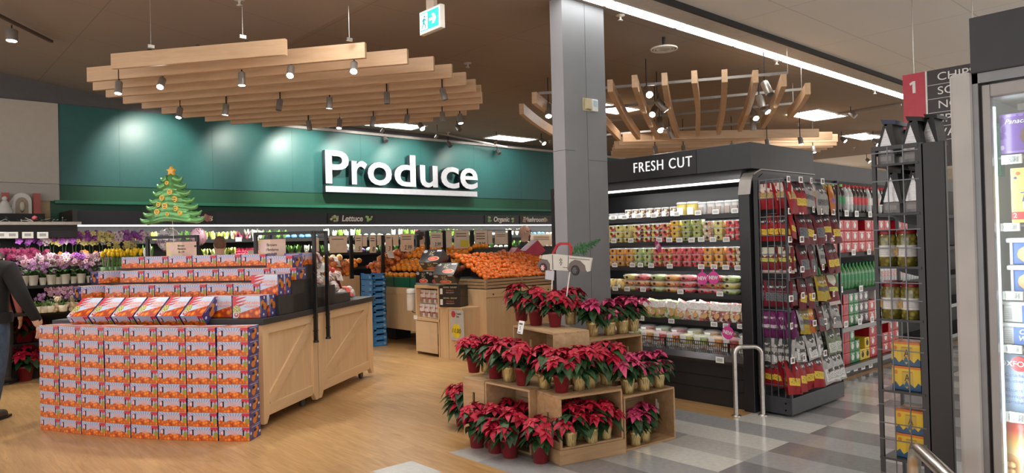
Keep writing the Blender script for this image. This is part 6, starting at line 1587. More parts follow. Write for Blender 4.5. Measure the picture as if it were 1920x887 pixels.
def bottle(body, cap, lab, h=.33, r=.045, top=None, name='drink_bottle'):
    o = MB().lathe([(r*.85, 0), (r, .02), (r, h*.58), (r*.95, h*.66), (r*.5, h*.84), (r*.28, h*.90), (r*.28, h*.93)], n=14).build(name, [body]); tag(o, 'x', 'bottle')
    MB().lathe([(r*.34, h*.92), (r*.34, h), (0, h)], n=10).build('cap', [cap], o)
    MB().lathe([(r*1.012, h*.30), (r*1.012, h*.56)], n=14).build('label', [lab], o)
    return Proto(o)
DK = M((.02, .008, .006), .08, 0, .6, name='cola'); GB_ = M((.03, .20, .05), .1, 0, .6, name='green_bottle'); CLB = M((.45, .48, .48), .1, 0, .6, name='clear_bottle')
REDL = M((.50, .015, .02), .35, name='label_red', var=.3, scale=40); GRNL = M((.01, .22, .06), .35, name='label_green', var=.2, scale=40); WHL = M((.72, .70, .68), .4, name='label_white', var=.2, scale=40)
BT = [bottle(DK, REDL, WHL), bottle(DK, M((.25, .6, .1), .4, name='cap_green'), GRNL), bottle(DK, REDL, REDL), bottle(CLB, REDL, WHL), bottle(DK, M((.02, .02, .02), .4, name='cap_black'), WHL)]
BTN = ['dark bottle with white label', 'dark bottle with green label and cap', 'dark bottle with red label', 'clear bottle with red cap', 'dark bottle with black cap']
for i in range(30):
    k = [4, 4, 1, 1, 1, 3, 2, 2][min(7, i//2)] if i < 16 else [2, 3, 0][i % 3]
    for d in range(2): BT[k].put((7.35+i*.105, SYY+.07+d*.11, 1.862), 0, '%s on the top drinks shelf, %s%s' % (BTN[k], ordi(i % 20), '' if i < 20 else ', far half'), 'bottles on the top drinks shelf')
def pack(mat, w, h, d, emb, name='drink_pack'):
    o = MB().box(-w/2, w/2, 0, d, 0, h).build(name, [mat], bevel=.006); tag(o, 'x', 'drink pack')
    MB().tube([(0, -.001, h*.5), (0, .004, h*.5)], min(w, h)*.28, 14).build('emblem', [emb], o)
    MB().box(-w*.3, w*.3, -.001, 0, h*.80, h*.86).build('stripe', [emb], o)
    return Proto(o)
RC = M((.48, .012, .025), .35, 0, .3, name='carton_red', var=.35, scale=16); GC = M((.01, .20, .06), .35, 0, .3, name='carton_green', var=.3, scale=16); SC_ = M((.45, .46, .48), .3, .4, .3, name='carton_silver', var=.25, scale=16); WC = M((.70, .68, .66), .4, 0, .3, name='carton_white'); YC_ = M((.75, .52, .03), .4, 0, .3, name='carton_yellow'); BC_ = M((.05, .03, .04), .4, 0, .3, name='carton_black')
PKS = {'r': pack(RC, .19, .125, .28, WHL), 'g': pack(GC, .13, .125, .28, WHL), 's': pack(SC_, .14, .125, .28, REDL), 'w': pack(WC, .13, .125, .28, REDL), 'y': pack(YC_, .13, .125, .28, INK), 'b': pack(BC_, .14, .125, .28, WHL), 'R': pack(RC, .13, .125, .28, M((.3, .05, .10), .4, name='plum_print'))}
PKN = {'r': 'red drink carton', 'g': 'green drink carton', 's': 'silver drink carton', 'w': 'white drink carton', 'y': 'yellow drink carton', 'b': 'black and white drink carton', 'R': 'narrow red drink carton'}
def pack_cols(x0, cols, z, nm):
    x = x0
    for i, (k, nh) in enumerate(cols):
        w = .195 if k == 'r' else .137
        for r in range(nh): PKS[k].put((x+w/2, SYY+.02, z+.001+r*.127), 0, '%s on the %s drinks shelf, %s, %s layer' % (PKN[k], nm, ordi(i), ORD[r]), 'drink cartons on the %s shelf' % nm)
        x += w
pack_cols(7.45, [('r',3)]*4+[('r',3),('r',3),('r',2),('r',3),('r',3),('r',3),('r',3),('r',2),('r',3),('r',3)], 1.40, 'second')
BT2G = bottle(GB_, GRNL, GRNL, .30, .047); BT2S = bottle(SC_, WHL, M((.55, .35, .35), .4, name='label_rose', var=.5, scale=60), .30, .047)
for i in range(40):
    b = i < 20
    (BT2G if b else BT2S).put((7.35+i*.098, SYY+.06, .981), 0, '%s on the third drinks shelf, %s' % ('green bottle in shrink wrap' if b else 'silver bottle with red print', ordi(i % 20)), 'bottles on the third drinks shelf')
pack_cols(7.75, [('R',2),('R',2),('R',2),('R',3),('g',3),('g',3),('b',3),('b',3),('r',2),('w',3),('b',3),('r',3),('r',3)], .56, 'fourth')
pack_cols(7.75, [('R',3),('R',3),('R',3),('R',3),('g',3),('g',2),('y',1),('y',2),('r',3),('r',3),('r',2),('r',3),('r',3)], .13, 'lowest')
for i, (px, py) in enumerate([(1587,400),(1606,401),(1631,402),(1600,473),(1629,472),(1614,541),(1576,543),(1586,608),(1612,603),(1635,599),(1590,693),(1604,690),(1618,687),(1632,684)]):
    p = at(px, py, y=SYY-.03); o = MB().box(-.05, .05, -.004, 0, -.035, .035).build('shelf_tag', [TAGW], loc=tuple(p)); MB().box(-.03, .03, -.005, -.004, -.02, .02).build('print', [M((.35, .34, .34), .5, name='tag_grey')], o); tag(o, 'white shelf tag on the drinks shelving, %s counted from the top left' % ORD[i], 'shelf tag', 'white tags on the drinks shelving')

# ------------------------------------------------------------------ tall wire side rack by the freezer
GX = 3.70
yL, yM, yR = at(1640, 500, x=GX).y, at(1728, 500, x=GX).y, at(1781, 500, x=GX+.02).y
gw = yL-yM
wr = thing('wire_side_rack', 'tall dark grey wire rack with arched shelves beside the freezer door', 'rack', (GX, yL, 0), -PI/2)
MB().box(0, .018, 0, .018, .0, 2.035).build('upright', [RACKG], wr); MB().box(gw-.015, gw+.02, 0, .02, 0, 2.035).build('upright', [RACKG], wr)
MB().box(gw+.01, yL-yR, .0, .03, 0, 2.03).build('side_panel', [CHAR], wr, bevel=.004)
MB().box(gw+.01, gw+.03, .03, .30, 0, 2.03).build('side_wall', [CHAR], wr)
MB().box(-.0, gw, -.002, .016, 2.015, 2.035).build('top_bar', [RACKG], wr)
MB().box(0, .016, .28, .296, .0, 2.03).build('rear_upright', [RACKG], wr)
RZ = [1.940, 1.697, 1.437, 1.180, .830, .498, .17]
for z in RZ:
    MB().box(.004, gw+.01, .004, .28, z-.004, z).box(.0, gw, -.004, .004, z-.005, z+.006).build('shelf', [RACKG], wr)
    # curved apron under the shelf
    prf = [(0, z-.005), (gw, z-.005), (gw, z-.09), (gw*.8, z-.062), (gw*.45, z-.052), (gw*.15, z-.035), (0, z-.012)]
    MB().prism(prf, .262, .268).build('apron', [RACKG], wr)
m = MB()
for z in [2.0, 1.86, 1.62, 1.53, 1.36, 1.275, 1.10, 1.03, .76, .67, .59, .42, .34, .26]: m.box(.0, gw, -.001, .003, z, z+.005)
for x in (gw*.34, gw*.67): m.box(x, x+.005, -.003, .001, .0, 2.03)
m.build('front_grid', [WIRE], wr)
# foil bags
FOIL = NT('foil_gusset', .28, .7); v_, x_, y_, z_ = FOIL.gen('Object'); FOIL.bump(FOIL.noise(FOIL.comb(x_, y_, FOIL.math('MULTIPLY', z_, 6)), 22, 3), .5, .004); FOILS = FOIL.col((.52, .52, .54))
BGB = M((.008, .009, .012), .5, 0, 0, name='bag_black'); BGN_ = M((.015, .03, .09), .4, 0, .1, name='bag_navy')
def foil_bag(tall, navy):
    w, d, h = .082, .16, (.22 if tall else .215); t = thing('foil_bag', 'x', 'bag')
    zb_ = .062
    # lower block, gusset, dark faces that meet at the top seam
    MB().box(-w/2, w/2, 0, d, 0, zb_).build('base_block', [M((.16, .16, .17), .35, 0, .3, name='bag_block', var=.3, scale=40)], t, bevel=.008)
    MB().box(-w*.32, w*.32, -.0015, .001, .022, .045).build('stamp', [M((.30, .30, .31), .5, name='stamp')], t)
    MB().add([(-w/2*.96, .003, zb_), (w/2*.96, .003, zb_), (w*.40, .002, zb_+.045), (w*.13, .004, h-.035), (0, .006, h-.022), (-w*.13, .004, h-.035), (-w*.40, .002, zb_+.045)], [(0, 1, 2, 3, 4, 5, 6)]).build('foil_gusset', [FOILS], t)
    m = MB(); q = .012
    for s in (-1, 1):
        m.add([(s*w/2, -.002, zb_-.01), (s*(w/2+q), .0, zb_-.01), (s*q*1.4+(.014 if s > 0 else .014), 0, h), (s*.001, -.002, h-.03), (s*w/2, d, zb_-.01), (s*(w/2+q), d, zb_-.01), (s*q+.014, d, h), (s*.001, d, h-.03)], [(0, 1, 2, 3), (1, 5, 6, 2), (4, 5, 6, 7), (0, 4, 7, 3)], 0)
    m.add([(-.012, 0, h-.012), (.05, .0, h-.022), (.055, d, h-.022), (-.012, d, h-.012), (-.018, -.004, h+.010), (.052, -.004, h-.002), (.056, d, h-.002), (-.018, d, h+.010)], [(0, 1, 5, 4), (1, 2, 6, 5), (2, 3, 7, 6), (3, 0, 4, 7), (4, 5, 6, 7), (0, 3, 2, 1)], 1)
    m.build('dark_sides', [BGB, BGN_ if navy else BGB], t)
    return Proto(t)
FBG = [foil_bag(True, True), foil_bag(True, False)]
for i, (px, z, nv, x, lab) in enumerate([(1661,1.941,0,GX+.03,'silver gusset bag with navy top on the rack, left of the top shelf'),(1708,1.941,1,GX+.03,'silver gusset bag with black top on the rack, right of the top shelf'),(1741,1.985,1,GX+.10,'smaller black foil bag beside the aisle sign on the rack top'),(1668,1.698,1,GX+.03,'silver gusset bag on the second rack shelf, left one'),(1710,1.698,1,GX+.03,'silver gusset bag on the second rack shelf, right one'),(1690,1.941,1,GX+.20,'blue lined foil bag between the two top silver bags')]):
    y = at(px, 300, x=x).y; FBG[nv].put((x, y, z), -PI/2, lab, None, .85 if i in (2, 5) else 1)
# jars
n = NT('olive_jar_content', .12, coat=.9); v, x, y, z = n.gen('Object'); c = n.vor(v, 42, 'Color'); sp = n.new('ShaderNodeSeparateColor'); n.t.links.new(c, sp.inputs[0]); d_ = n.vor(v, 42, 'Distance'); n.bump(d_, -.6, .006)
OLV = n.col(n.mix(n.ramp(d_, [(.25, (0,)*3), (.6, (.8,)*3)]), n.ramp(sp.outputs[0], [(.0, (.20, .19, .035)), (.5, (.32, .29, .06)), (1, (.24, .20, .04))]), (.05, .05, .01)))
MRN = M((.20, .012, .02), .35, .2, name='lid_maroon')
j = thing('olive_jar', 'x', 'jar')
MB().lathe([(.040, 0), (.046, .008), (.047, .14), (.044, .158), (.040, .165)], n=26).build('glass', [OLV], j)
MB().lathe([(.044, .163), (.045, .182), (.043, .184), (0, .184)], n=26).build('lid', [MRN], j)
MB().lathe([(.0476, .052), (.0476, .108)], n=26).build('label', [M((.62, .64, .66), .45, name='label_pale', var=.1, scale=70)], j)
m = MB(); m.box(-.047, -.028, -.044, -.032, .06, .10, 0); m.build('label_picture', [M((.35, .22, .06), .5, name='label_pic', var=.6, scale=80)], j)
m = MB(); [m.box(-.012, .034, -.0482, -.047, .064+k*.008, .067+k*.008) for k in range(5)]; m.build('label_print', [M((.45, .47, .5), .5, name='print_grey')], j)
JP = Proto(j)
for i, (px, z, x, nm) in enumerate([(1664,1.438,GX+.05,'left jar on the upper olive shelf'),(1702,1.438,GX+.05,'right jar on the upper olive shelf'),(1670,1.181,GX+.05,'left jar on the lower olive shelf'),(1707,1.181,GX+.05,'right jar on the lower olive shelf'),(1668,1.438,GX+.17,'rear left jar on the upper olive shelf'),(1674,1.181,GX+.17,'rear left jar on the lower olive shelf')]):
    JP.put((x, at(px, 500, x=x).y, z), -PI/2, 'glass jar of green olives with maroon lid, '+nm, 'olive jars')
# yellow drink boxes
n = NT('yellow_box_print', .35, coat=.3); v, x, y, z = n.gen()
c = n.mix(n.math('GREATER_THAN', z, .90), (.78, .55, .04), (.70, .20, .03))
tr_ = n.math('PINGPONG', n.math('MULTIPLY', x, 1.0), .13)
mt = n.math('LESS_THAN', z, n.math('ADD', .07, n.math('MULTIPLY', n.math('ADD', tr_, n.math('MULTIPLY', n.math('ABSOLUTE', n.math('SUBTRACT', x, .5)), .22)), 1.3)))
c = n.mix(n.rect(x, z, .34, .74, .10, .80), c, (.62, .42, .07)); c = n.mix(n.rect(x, z, .37, .71, .76, .80), c, (.35, .24, .06))
c = n.mix(n.disc(x, z, .14, .74, .07, .09), c, (.70, .22, .04)); c = n.mix(mt, c, (.03, .10, .22))
c = n.mix(n.math('MULTIPLY', n.math('GREATER_THAN', n.noise(n.comb(n.math('MULTIPLY', x, 24), n.math('MULTIPLY', z, 14)), 1, 1), .55), n.rect(x, z, .44, .64, .30, .44)), c, (.55, .15, .05))
YBX = n.col(c)
o = MB().box(-.066, .066, 0, .12, 0, .118).build('yellow_drink_box', [YBX], bevel=.002); tag(o, 'x', 'drink box')
text('A', .05, M((.10, .08, .04), .5, name='print_brown'), 'lettering', o, (.004, -.001, .062), ext=.0008, sx=.7); MB().prism([(-.012, .02), (.014, .02), (.001, .05)], -.001, 0).build('peak_print', [M((.05, .16, .28), .5, name='print_blue')], o)
YB = Proto(o)
for i, (px, z) in enumerate([(1699,.831),(1699,.951),(1703,.499),(1703,.619),(1708,.171)]):
    y = at(px, 700, x=GX+.06).y; YB.put((GX+.06, y+.0, z), -PI/2, 'yellow box with can print, %s' % ['lower one on the fifth shelf', 'upper one on the fifth shelf', 'lower one on the sixth shelf', 'upper one on the sixth shelf', 'one at the bottom edge of the picture'][i], 'yellow drink boxes')
# ------------------------------------------------------------------ aisle sign
q = at(1693, 142, x=7.5); yr = at(1735, 133, x=7.5).y; ye = at(1850, 118, x=7.5).y
asg = thing('aisle_sign', 'hanging aisle sign with red number 1 panel and black list of goods', 'sign', (7.5, q.y, q.z), -PI/2)
AWd = q.y-ye; rw = q.y-yr; AH = .92
MB().box(0, rw, -.012, .012, -AH, 0).build('number_panel', [M((.52, .03, .06), .35, name='sign_red')], asg)
MB().box(rw, rw+.015, -.013, .012, -AH, 0).build('divider', [WHITE], asg)
MB().box(rw+.015, AWd, -.010, .012, -AH, 0).build('list_panel', [M((.03, .022, .026), .4, name='sign_black')], asg)
MB().prism([(rw*.50-.012, -.19), (rw*.50+.014, -.19), (rw*.50+.014, -.075), (rw*.50-.010, -.075), (rw*.50-.038, -.092), (rw*.50-.032, -.112), (rw*.50-.012, -.102)], -.018, -.012).build('number', [WHITE], asg)
for i, w in enumerate(['CHIPS', 'SO', 'NO', 'SPO', 'VA']):
    text(w, .105, WHITE, 'lettering', asg, (rw+.10, -.013, -.075-.132*i), align='LEFT', ext=.001, sx=1.15)
    MB().box(rw+.02, AWd, -.0125, -.010, -.145-.132*i, -.139-.132*i).build('rule', [M((.5, .5, .5), .5, name='rule_grey')], asg)
MB().tube([(rw*.5, 0, 0), (rw*.5, 0, 4.06-q.z)], .004, 5).build('wire', [STEEL], asg); MB().tube([(AWd-.1, 0, 0), (AWd-.1, 0, 4.06-q.z)], .004, 5).build('wire', [STEEL], asg)

# ------------------------------------------------------------------ glass door freezer
FX = 3.3; F0 = .885
fz = thing('glass_door_freezer', 'tall freezer with grey framed glass door and dark header at the right edge', 'freezer', (FX, F0, 0), -PI/2)
SIL = M((.30, .30, .31), .4, .1, name='silver_frame', var=.05); SILB = M((.40, .40, .41), .4, .0, name='silver_post', var=.12, scale=4)
FWd = 1.7
MB().box(-.0, FWd, -.02, .8, 2.235, 2.46).build('header', [M((.025, .028, .037), .45, name='freezer_header')], fz, bevel=.004)
MB().box(-.075, .002, -.03, .12, 0, 2.245).build('corner_post', [SILB], fz, bevel=.014)
MB().box(.002, .022, -.01, .05, 0, 2.235).build('jamb', [M((.20, .21, .23), .35, .4, name='jamb')], fz); MB().box(.022, .034, .012, .06, 0, 2.19).build('gasket', [BLACK], fz)
MB().box(.002, FWd, -.01, .05, 2.195, 2.235).build('top_jamb', [M((.20, .21, .23), .35, .4, name='jamb')], fz)
door = MB().box(.034, .062, -.008, .03, .08, 2.185).box(.062, .80, -.008, .03, 2.135, 2.185).box(.80, .83, -.008, .03, .08, 2.185).box(.062, .8, -.008, .03, .08, .13).build('door', [SIL], fz, bevel=.004)
GLS = NT('door_glass', .02, spec=.5); GLS.b.inputs['Alpha'].default_value = .13
MB().box(.062, .80, .005, .012, .13, 2.135).build('glass_pane', [GLS.col((.75, .85, .85))], door)
MB().box(.035, FWd, .75, .8, .05, 2.2).build('back_wall', [M((.55, .57, .58), .5, name='freezer_white')], fz)
MB().box(.034, .045, .05, .75, .05, 2.2).build('side_wall', [M((.42, .47, .49), .3, name='freezer_side')], fz)
MB().box(.034, FWd, .05, .75, .0, .10).build('floor_panel', [M((.5, .5, .5), .5, name='freezer_floor')], fz); MB().box(.034, FWd, .05, .75, 2.14, 2.20).build('ceiling_panel', [M((.6, .62, .63), .5, name='freezer_white')], fz)
MB().box(.050, .066, .03, .05, .15, 2.10).build('light_tube', [emit((.85, .97, 1), .8)], fz)
MB().box(.14, .40, .045, .052, 2.075, 2.10).build('vent', [M((.25, .27, .28), .5, name='vent')], fz)
FSZ = [at(1890, y, x=FX+.10).z for y in (296, 424, 550, 656, 778)]
for z in FSZ:
    s = MB().box(.06, .82, .09, .74, z-.004, z+.004).build('shelf', [M((.35, .36, .37), .4, name='shelf_wire')], fz)
aim(area_light('freezer_light', (FX+.075, F0-.075, 1.15), .03, 1.9, 1.3, (0, 0, 0), (.88, .97, 1)), (.35, -.94, 0))
def fz_item(px0, px1, py0, py1, dep, name, label, cat):
    x = FX+dep; a, b = at(px0, (py0+py1)/2, x=x), at(px1, (py0+py1)/2, x=x); t_, b_ = at(px0, py0, x=x).z, at(px0, py1, x=x).z
    return thing(name, label, cat, (x, a.y, b_), -PI/2), a.y-b.y, t_-b_
# tags
for i, (a, b, c, d) in enumerate([(1877,1917,292,309),(1876,1913,419,434),(1880,1919,546,562),(1882,1917,646,661),(1886,1926,771,790)]):
    t, w, h = fz_item(a, b, c, d, .085, 'shelf_tag', 'digital shelf tag behind the freezer glass, %s from the top' % ORD[i], 'shelf tag')
    MB().box(0, w, -.004, .006, 0, h).build('body', [TAGW], t, bevel=.002); MB().box(w*.14, w*.80, -.005, -.004, h*.2, h*.82).build('screen', [M((.42, .45, .45), .4, name='lcd_grey', var=.5, scale=160)], t)
# purple box
n = NT('purple_box_print', .3, coat=.4); v, x, y, z = n.gen(); c = n.mix(n.math('GREATER_THAN', n.vor(n.comb(n.math('MULTIPLY', x, 9), n.math('MULTIPLY', z, 5)), 1.0, 'Distance'), .5), (.12, .04, .30), (.22, .12, .45))
c = n.mix(n.rect(x, z, .12, 1, .06, .92), c, (.10, .03, .26)); c = n.mix(n.disc(x, z, .62, .42, .28, .30), c, (.10, .04, .04)); PBX = n.col(n.mix(n.disc(x, z, .04, .16, .035, .06), c, (.6, .5, .7)))
t, w, h = fz_item(1874, 1990, 216, 290, .13, 'frozen_box', 'purple frozen dessert box on the top freezer shelf', 'frozen box'); MB().box(0, w, 0, .05, 0, h).build('carton', [PBX], t, bevel=.001)
text('Panache', h*.17, WHITE, 'lettering', t, (w*.31, -.002, h*.80), ext=.0006, shear=.3); MB().tube([(w*.45, -.002, h*.36), (w*.55, -.002, h*.30), (w*.62, -.002, h*.38)], .004, 6).build('drizzle', [M((.75, .5, .45), .4, name='drizzle')], t)
t, w, h = fz_item(1896, 1985, 316, 418, .13, 'frozen_box', 'yellow frozen pastry box on the second freezer shelf', 'frozen box'); MB().box(0, w, 0, .05, 0, h).build('carton', [M((.80, .66, .16), .35, 0, .3, name='box_yellow', var=.1)], t)
text('Te', h*.26, M((.05, .10, .35), .4, name='print_navy'), 'lettering', t, (w*.34, -.002, h*.46), ext=.0006, shear=.25); MB().box(0, w, -.001, 0, h*.06, h*.20).build('red_band', [M((.62, .03, .04), .4, name='print_red2')], t); text('2', h*.12, WHITE, 'lettering', t, (w*.08, -.002, h*.13), ext=.0006)
MB().tube([(w*.16, -.0015, h*.9), (w*.16, .001, h*.9)], .008, 12).tube([(w*.10, -.0015, h*.82), (w*.10, .001, h*.82)], .006, 12, 1).tube([(w*.42, -.0015, h*.30), (w*.42, .001, h*.30)], .028, 16, 2).tube([(w*.44, -.0015, h*.72), (w*.44, .001, h*.72)], .018, 16, 0).build('food_picture', [M((.62, .12, .05), .5, name='berry'), M((.06, .07, .20), .5, name='blueberry'), M((.80, .72, .50), .5, name='crust')], t)
def tub2(px0, px1, py0, py1, label, body, pic):
    t, w, h = fz_item(px0, px1, py0, py1, .15, 'frozen_tub', label, 'frozen tub'); r = w/2
    vs = [(.04*w, 0, 0), (w*.96, 0, 0), (w*.92, w*.7, 0), (.08*w, w*.7, 0), (0.01, -.006, h*.82), (w, -.006, h*.82), (w, w*.75, h*.82), (0.0, w*.75, h*.82)]
    MB().add(vs, [(0, 1, 5, 4), (1, 2, 6, 5), (2, 3, 7, 6), (3, 0, 4, 7), (3, 2, 1, 0), (4, 5, 6, 7)]).build('body', [body], t, bevel=.006)
    MB().box(-.012, w+.012, -.018, w*.78, h*.80, h*.98).build('lid', [M((.70, .72, .72), .4, name='lid_white')], t, bevel=.006)
    return t, w, h
LBW = M((.68, .70, .70), .4, name='tub_white', var=.06); PBL = M((.05, .16, .50), .4, name='print_royal'); SCP = M((.75, .50, .26), .6, name='scoop', var=.2, scale=40)
for i, (a, b) in enumerate([((1894,1985),(445,496)),((1896,1985),(496,547))]):
    t, w, h = tub2(*a, *b, 'white ice cream tub with pictured scoop on the freezer shelf, %s' % ['upper one', 'lower one'][i], PBL, 0)
    MB().ball((w*.40, -.004, h*.38), h*.34, 0, 2, (1.1, .12, .95)).build('scoop_picture', [SCP], t); MB().box(.0, w*.06, -.006, .004, 0, h*.8).build('white_edge', [LBW], t)
for i, (a, b) in enumerate([((1877,1975),(563,603)),((1877,1975),(603,644))]):
    t, w, h = tub2(*a, *b, 'whipped topping tub with blue label in the freezer, %s' % ['upper one', 'lower one'][i], LBW, 0)
    MB().box(w*(.42 if i == 0 else .26), w*.98, -.008, -.003, h*.02, h*.80).build('label', [PBL], t); text('Cool\nWhip', h*.30, WHITE, 'lettering', t, (w*(.72 if i == 0 else .52), -.010, h*.44), ext=.0006, shear=.2, off=.0006)
    m = MB(); [m.box(w*.05, w*.22, -.0065, -.002, h*(.15+.09*k), h*(.17+.09*k)) for k in range(6)]; m.build('print_lines', [M((.4, .42, .42), .5, name='print_grey')], t)
# blueberry bag
t, w, h = fz_item(1876, 1985, 664, 771, .12, 'frozen_bag', 'pale blue frozen berry bag with red oval on the freezer shelf', 'frozen bag')
pb = pillow(w, h, .05, [(0, 1, 0)], [M((.36, .50, .68), .3, 0, .5, name='bag_blue', var=.08)], 'bag', 'frozen bag'); del pb['category']; del pb['label']; pb.parent = t; pb.location = (w/2, .025, 0)
MB().tube([(w*.36, -.016, h*.86), (w*.36, -.005, h*.86)], .03, 24).build('red_oval', [M((.55, .03, .04), .4, name='oval_red')], t)
text('OXFORD', h*.13, WHITE, 'lettering', t, (w*.34, -.019, h*.86), ext=.0008)
for i, s in enumerate(['Canadian Wild', 'Blueberries', 'Bleuets', 'sauvages', 'canadiens']): text(s, h*.085, M((.06, .08, .22), .5, name='print_navy2'), 'lettering', t, (w*.10, -.012, h*(.66-.10*i-(.06 if i > 1 else 0))), align='LEFT', ext=.0006)
# gyoza bag at the bottom
n = NT('dumpling_bag_print', .3, coat=.5); v, x, y, z = n.gen(); c = n.ramp(z, [(.0, (.60, .48, .22)), (.45, (.78, .66, .36)), (.62, (.80, .45, .12)), (.80, (.68, .06, .03)), (1, (.5, .02, .02))]); c = n.mix(n.disc(x, z, .20, .26, .26, .20), c, (.30, .14, .08)); c = n.mix(n.disc(x, z, .20, .30, .22, .16), c, (.75, .42, .18)); DMB = n.col(c)
t, w, h = fz_item(1867, 1990, 778, 905, .13, 'frozen_bag', 'red and yellow frozen dumpling bag on the lowest visible freezer shelf', 'frozen bag')
pb = pillow(w, h, .05, [(0, 1, 0)], [DMB], 'bag', 'frozen bag'); del pb['category']; del pb['label']; pb.parent = t; pb.location = (w/2, .025, 0)
m = MB(); [m.ball((w*(.10+.08*(k % 3)), -.016, h*(.22+.10*(k//3))), .016, 0, 1, (1.2, .3, .9)) for k in range(6)]; m.build('dumpling_picture', [M((.78, .45, .18), .5, name='dumpling', var=.2, scale=40)], t)
t, w, h = fz_item(1863, 1875, 232, 330, .12, 'frozen_carton', 'narrow green piece standing for a box mirrored in the freezer side wall', 'frozen carton'); MB().box(0, max(w, .02), 0, .06, 0, h).build('carton', [M((.03, .22, .17), .4, name='reflected_teal', var=.3, scale=40)], t)  # solid piece in place of a green box's reflection
t, w, h = fz_item(1866, 1890, 372, 440, .30, 'frozen_carton', 'olive yellow carton deeper in the freezer', 'frozen carton'); MB().box(0, w, 0, .10, 0, h).build('carton', [M((.42, .36, .06), .5, name='carton_olive')], t)
# ------------------------------------------------------------------ people
SKIN = M((.70, .45, .34), .5, name='skin', var=.05)
def figure(name, label, loc, face, H=1.75, top=(.02, .02, .022), legs=(.04, .06, .10), shoe=(.06, .05, .045), skin=None, hair=None, bald=False, beard=False, glasses=False, arms=((.10, -.02), (.10, -.02)), build=1.0, stride=.0):
    """one continuous skinned body; face = heading angle of the gaze, local +y is forward"""
    s = H/1.75; V = []; E = []; Rr = []
    wd = 1+(build-1)*.8
    def v(x, y, z, rx, ry=None): V.append((x*s*(wd if abs(x) > .15 else 1), y*s, z*s)); Rr.append((rx*s*build, (ry or rx)*s*build)); return len(V)-1
    pel = v(0, 0, .95, .15, .115); sp = v(0, .0, 1.08, .145, .115); ch_ = v(0, -.01, 1.26, .165, .12); up = v(0, -.01, 1.40, .13, .10); nk = v(0, .0, 1.49, .058); hd0 = v(0, .015, 1.56, .062); hd1 = v(0, .02, 1.63, .085, .09); hd2 = v(0, .012, 1.69, .07, .075)
    E += [(pel, sp), (sp, ch_), (ch_, up), (up, nk), (nk, hd0), (hd0, hd1), (hd1, hd2)]
    for i, sx in enumerate((-1, 1)):
        ax, ay = arms[i]
        sh = v(sx*.175, -.01, 1.40, .068); el = v(sx*(.22+ax*.2), -.02+ay*.3, 1.13, .050); wr_ = v(sx*(.22+ax*.35), .04+ay, .90, .034); hn = v(sx*(.22+ax*.35), .05+ay*1.1, .83, .030)
        E += [(up, sh), (sh, el), (el, wr_), (wr_, hn)]
        st = stride*sx
        hp = v(sx*.095, 0, .90, .095); kn = v(sx*.10, .03+st*.5, .50, .066); an = v(sx*.105, st*1.0-.02, .10, .050); tb_ = v(sx*.108, .02+st, .045, .040); to = v(sx*.125, .17+st, .035, .036, .03)
        E += [(pel, hp), (hp, kn), (kn, an), (an, tb_), (tb_, to)]
    me = bpy.data.meshes.new('t'); me.from_pydata(V, E, []); o = bpy.data.objects.new('t', me); C.objects.link(o)
    md = o.modifiers.new('s', 'SKIN'); md.use_smooth_shade = True
    for i, r in enumerate(Rr): me.skin_vertices[0].data[i].radius = r
    me.skin_vertices[0].data[0].use_root = True
    sb = o.modifiers.new('d', 'SUBSURF'); sb.levels = 2; sb.render_levels = 2
    bpy.context.view_layer.update(); dg = bpy.context.evaluated_depsgraph_get()
    m2 = bpy.data.meshes.new_from_object(o.evaluated_get(dg)); bpy.data.objects.remove(o)
    vs = [tuple(q.co) for q in m2.vertices]; fs = [tuple(p.vertices) for p in m2.polygons]
    m = MB()
    def zone(c):
        x, y, z = c[0]/s, c[1]/s, c[2]/s
        if z > 1.50: return 3
        if abs(x) > .18*build+.005 and z < .90: return 3
        if z > .93 or abs(x) > .19: return 0
        if z > .095: return 1
        return 2
    for f in fs:
        c = [sum(vs[i][k] for i in f)/len(f) for k in range(3)]; m.f.append(list(f)); m.m.append(zone(c)); m.s.append(True)
    m.v = list(vs)
    # skull, jaw, nose, ears, eyes, lips
    k = s
    m.ball((0, .012*k, 1.655*k), .092*k, 3, 3, (.84, 1.03, 1.18)); m.ball((0, .045*k, 1.595*k), .055*k, 3, 2, (.9, .9, .95))
    m.add([(-.013*k, .100*k, 1.628*k), (.013*k, .100*k, 1.628*k), (0, .096*k, 1.675*k), (0, .128*k, 1.632*k), (0, .098*k, 1.620*k)], [(0, 3, 2), (3, 1, 2), (0, 4, 3), (4, 1, 3)], 3, True)
    for sx in (-1, 1):
        m.ball((sx*.080*k, .005*k, 1.648*k), .026*k, 3, 1, (.35, .8, 1.15)); m.ball((sx*.030*k, .093*k, 1.668*k), .0095*k, 4, 1, (1, .6, .8)); m.box(sx*.03*k-.014*k, sx*.03*k+.014*k, .094*k, .102*k, 1.684*k, 1.689*k, 5)
    m.box(-.022*k, .022*k, .096*k, .103*k, 1.597*k, 1.603*k, 6)
    # fingers
    for i, sx in enumerate((-1, 1)):
        ax, ay = arms[i]; hx, hy, hz = sx*(.22+ax*.35)*s*wd, (.05+ay*1.1)*s, .815*s
        m.ball((hx, hy, hz), .036*s, 3, 2, (.55, 1, 1.15))
        for f in range(4):
            y0 = hy+(-.026+.0175*f)*s; L = (.062, .072, .070, .056)[f]*s
            m.tube([(hx, y0, hz-.025*s), (hx-sx*.004*s, y0, hz-.025*s-L*.5), (hx-sx*.018*s, y0+.004*s, hz-.025*s-L*.95)], [.009*s, .0085*s, .0065*s], 7, 3)
        m.tube([(hx-sx*.005*s, hy+.030*s, hz+.015*s), (hx-sx*.016*s, hy+.048*s, hz-.018*s), (hx-sx*.02*s, hy+.05*s, hz-.045*s)], [.011*s, .010*s, .008*s], 7, 3)
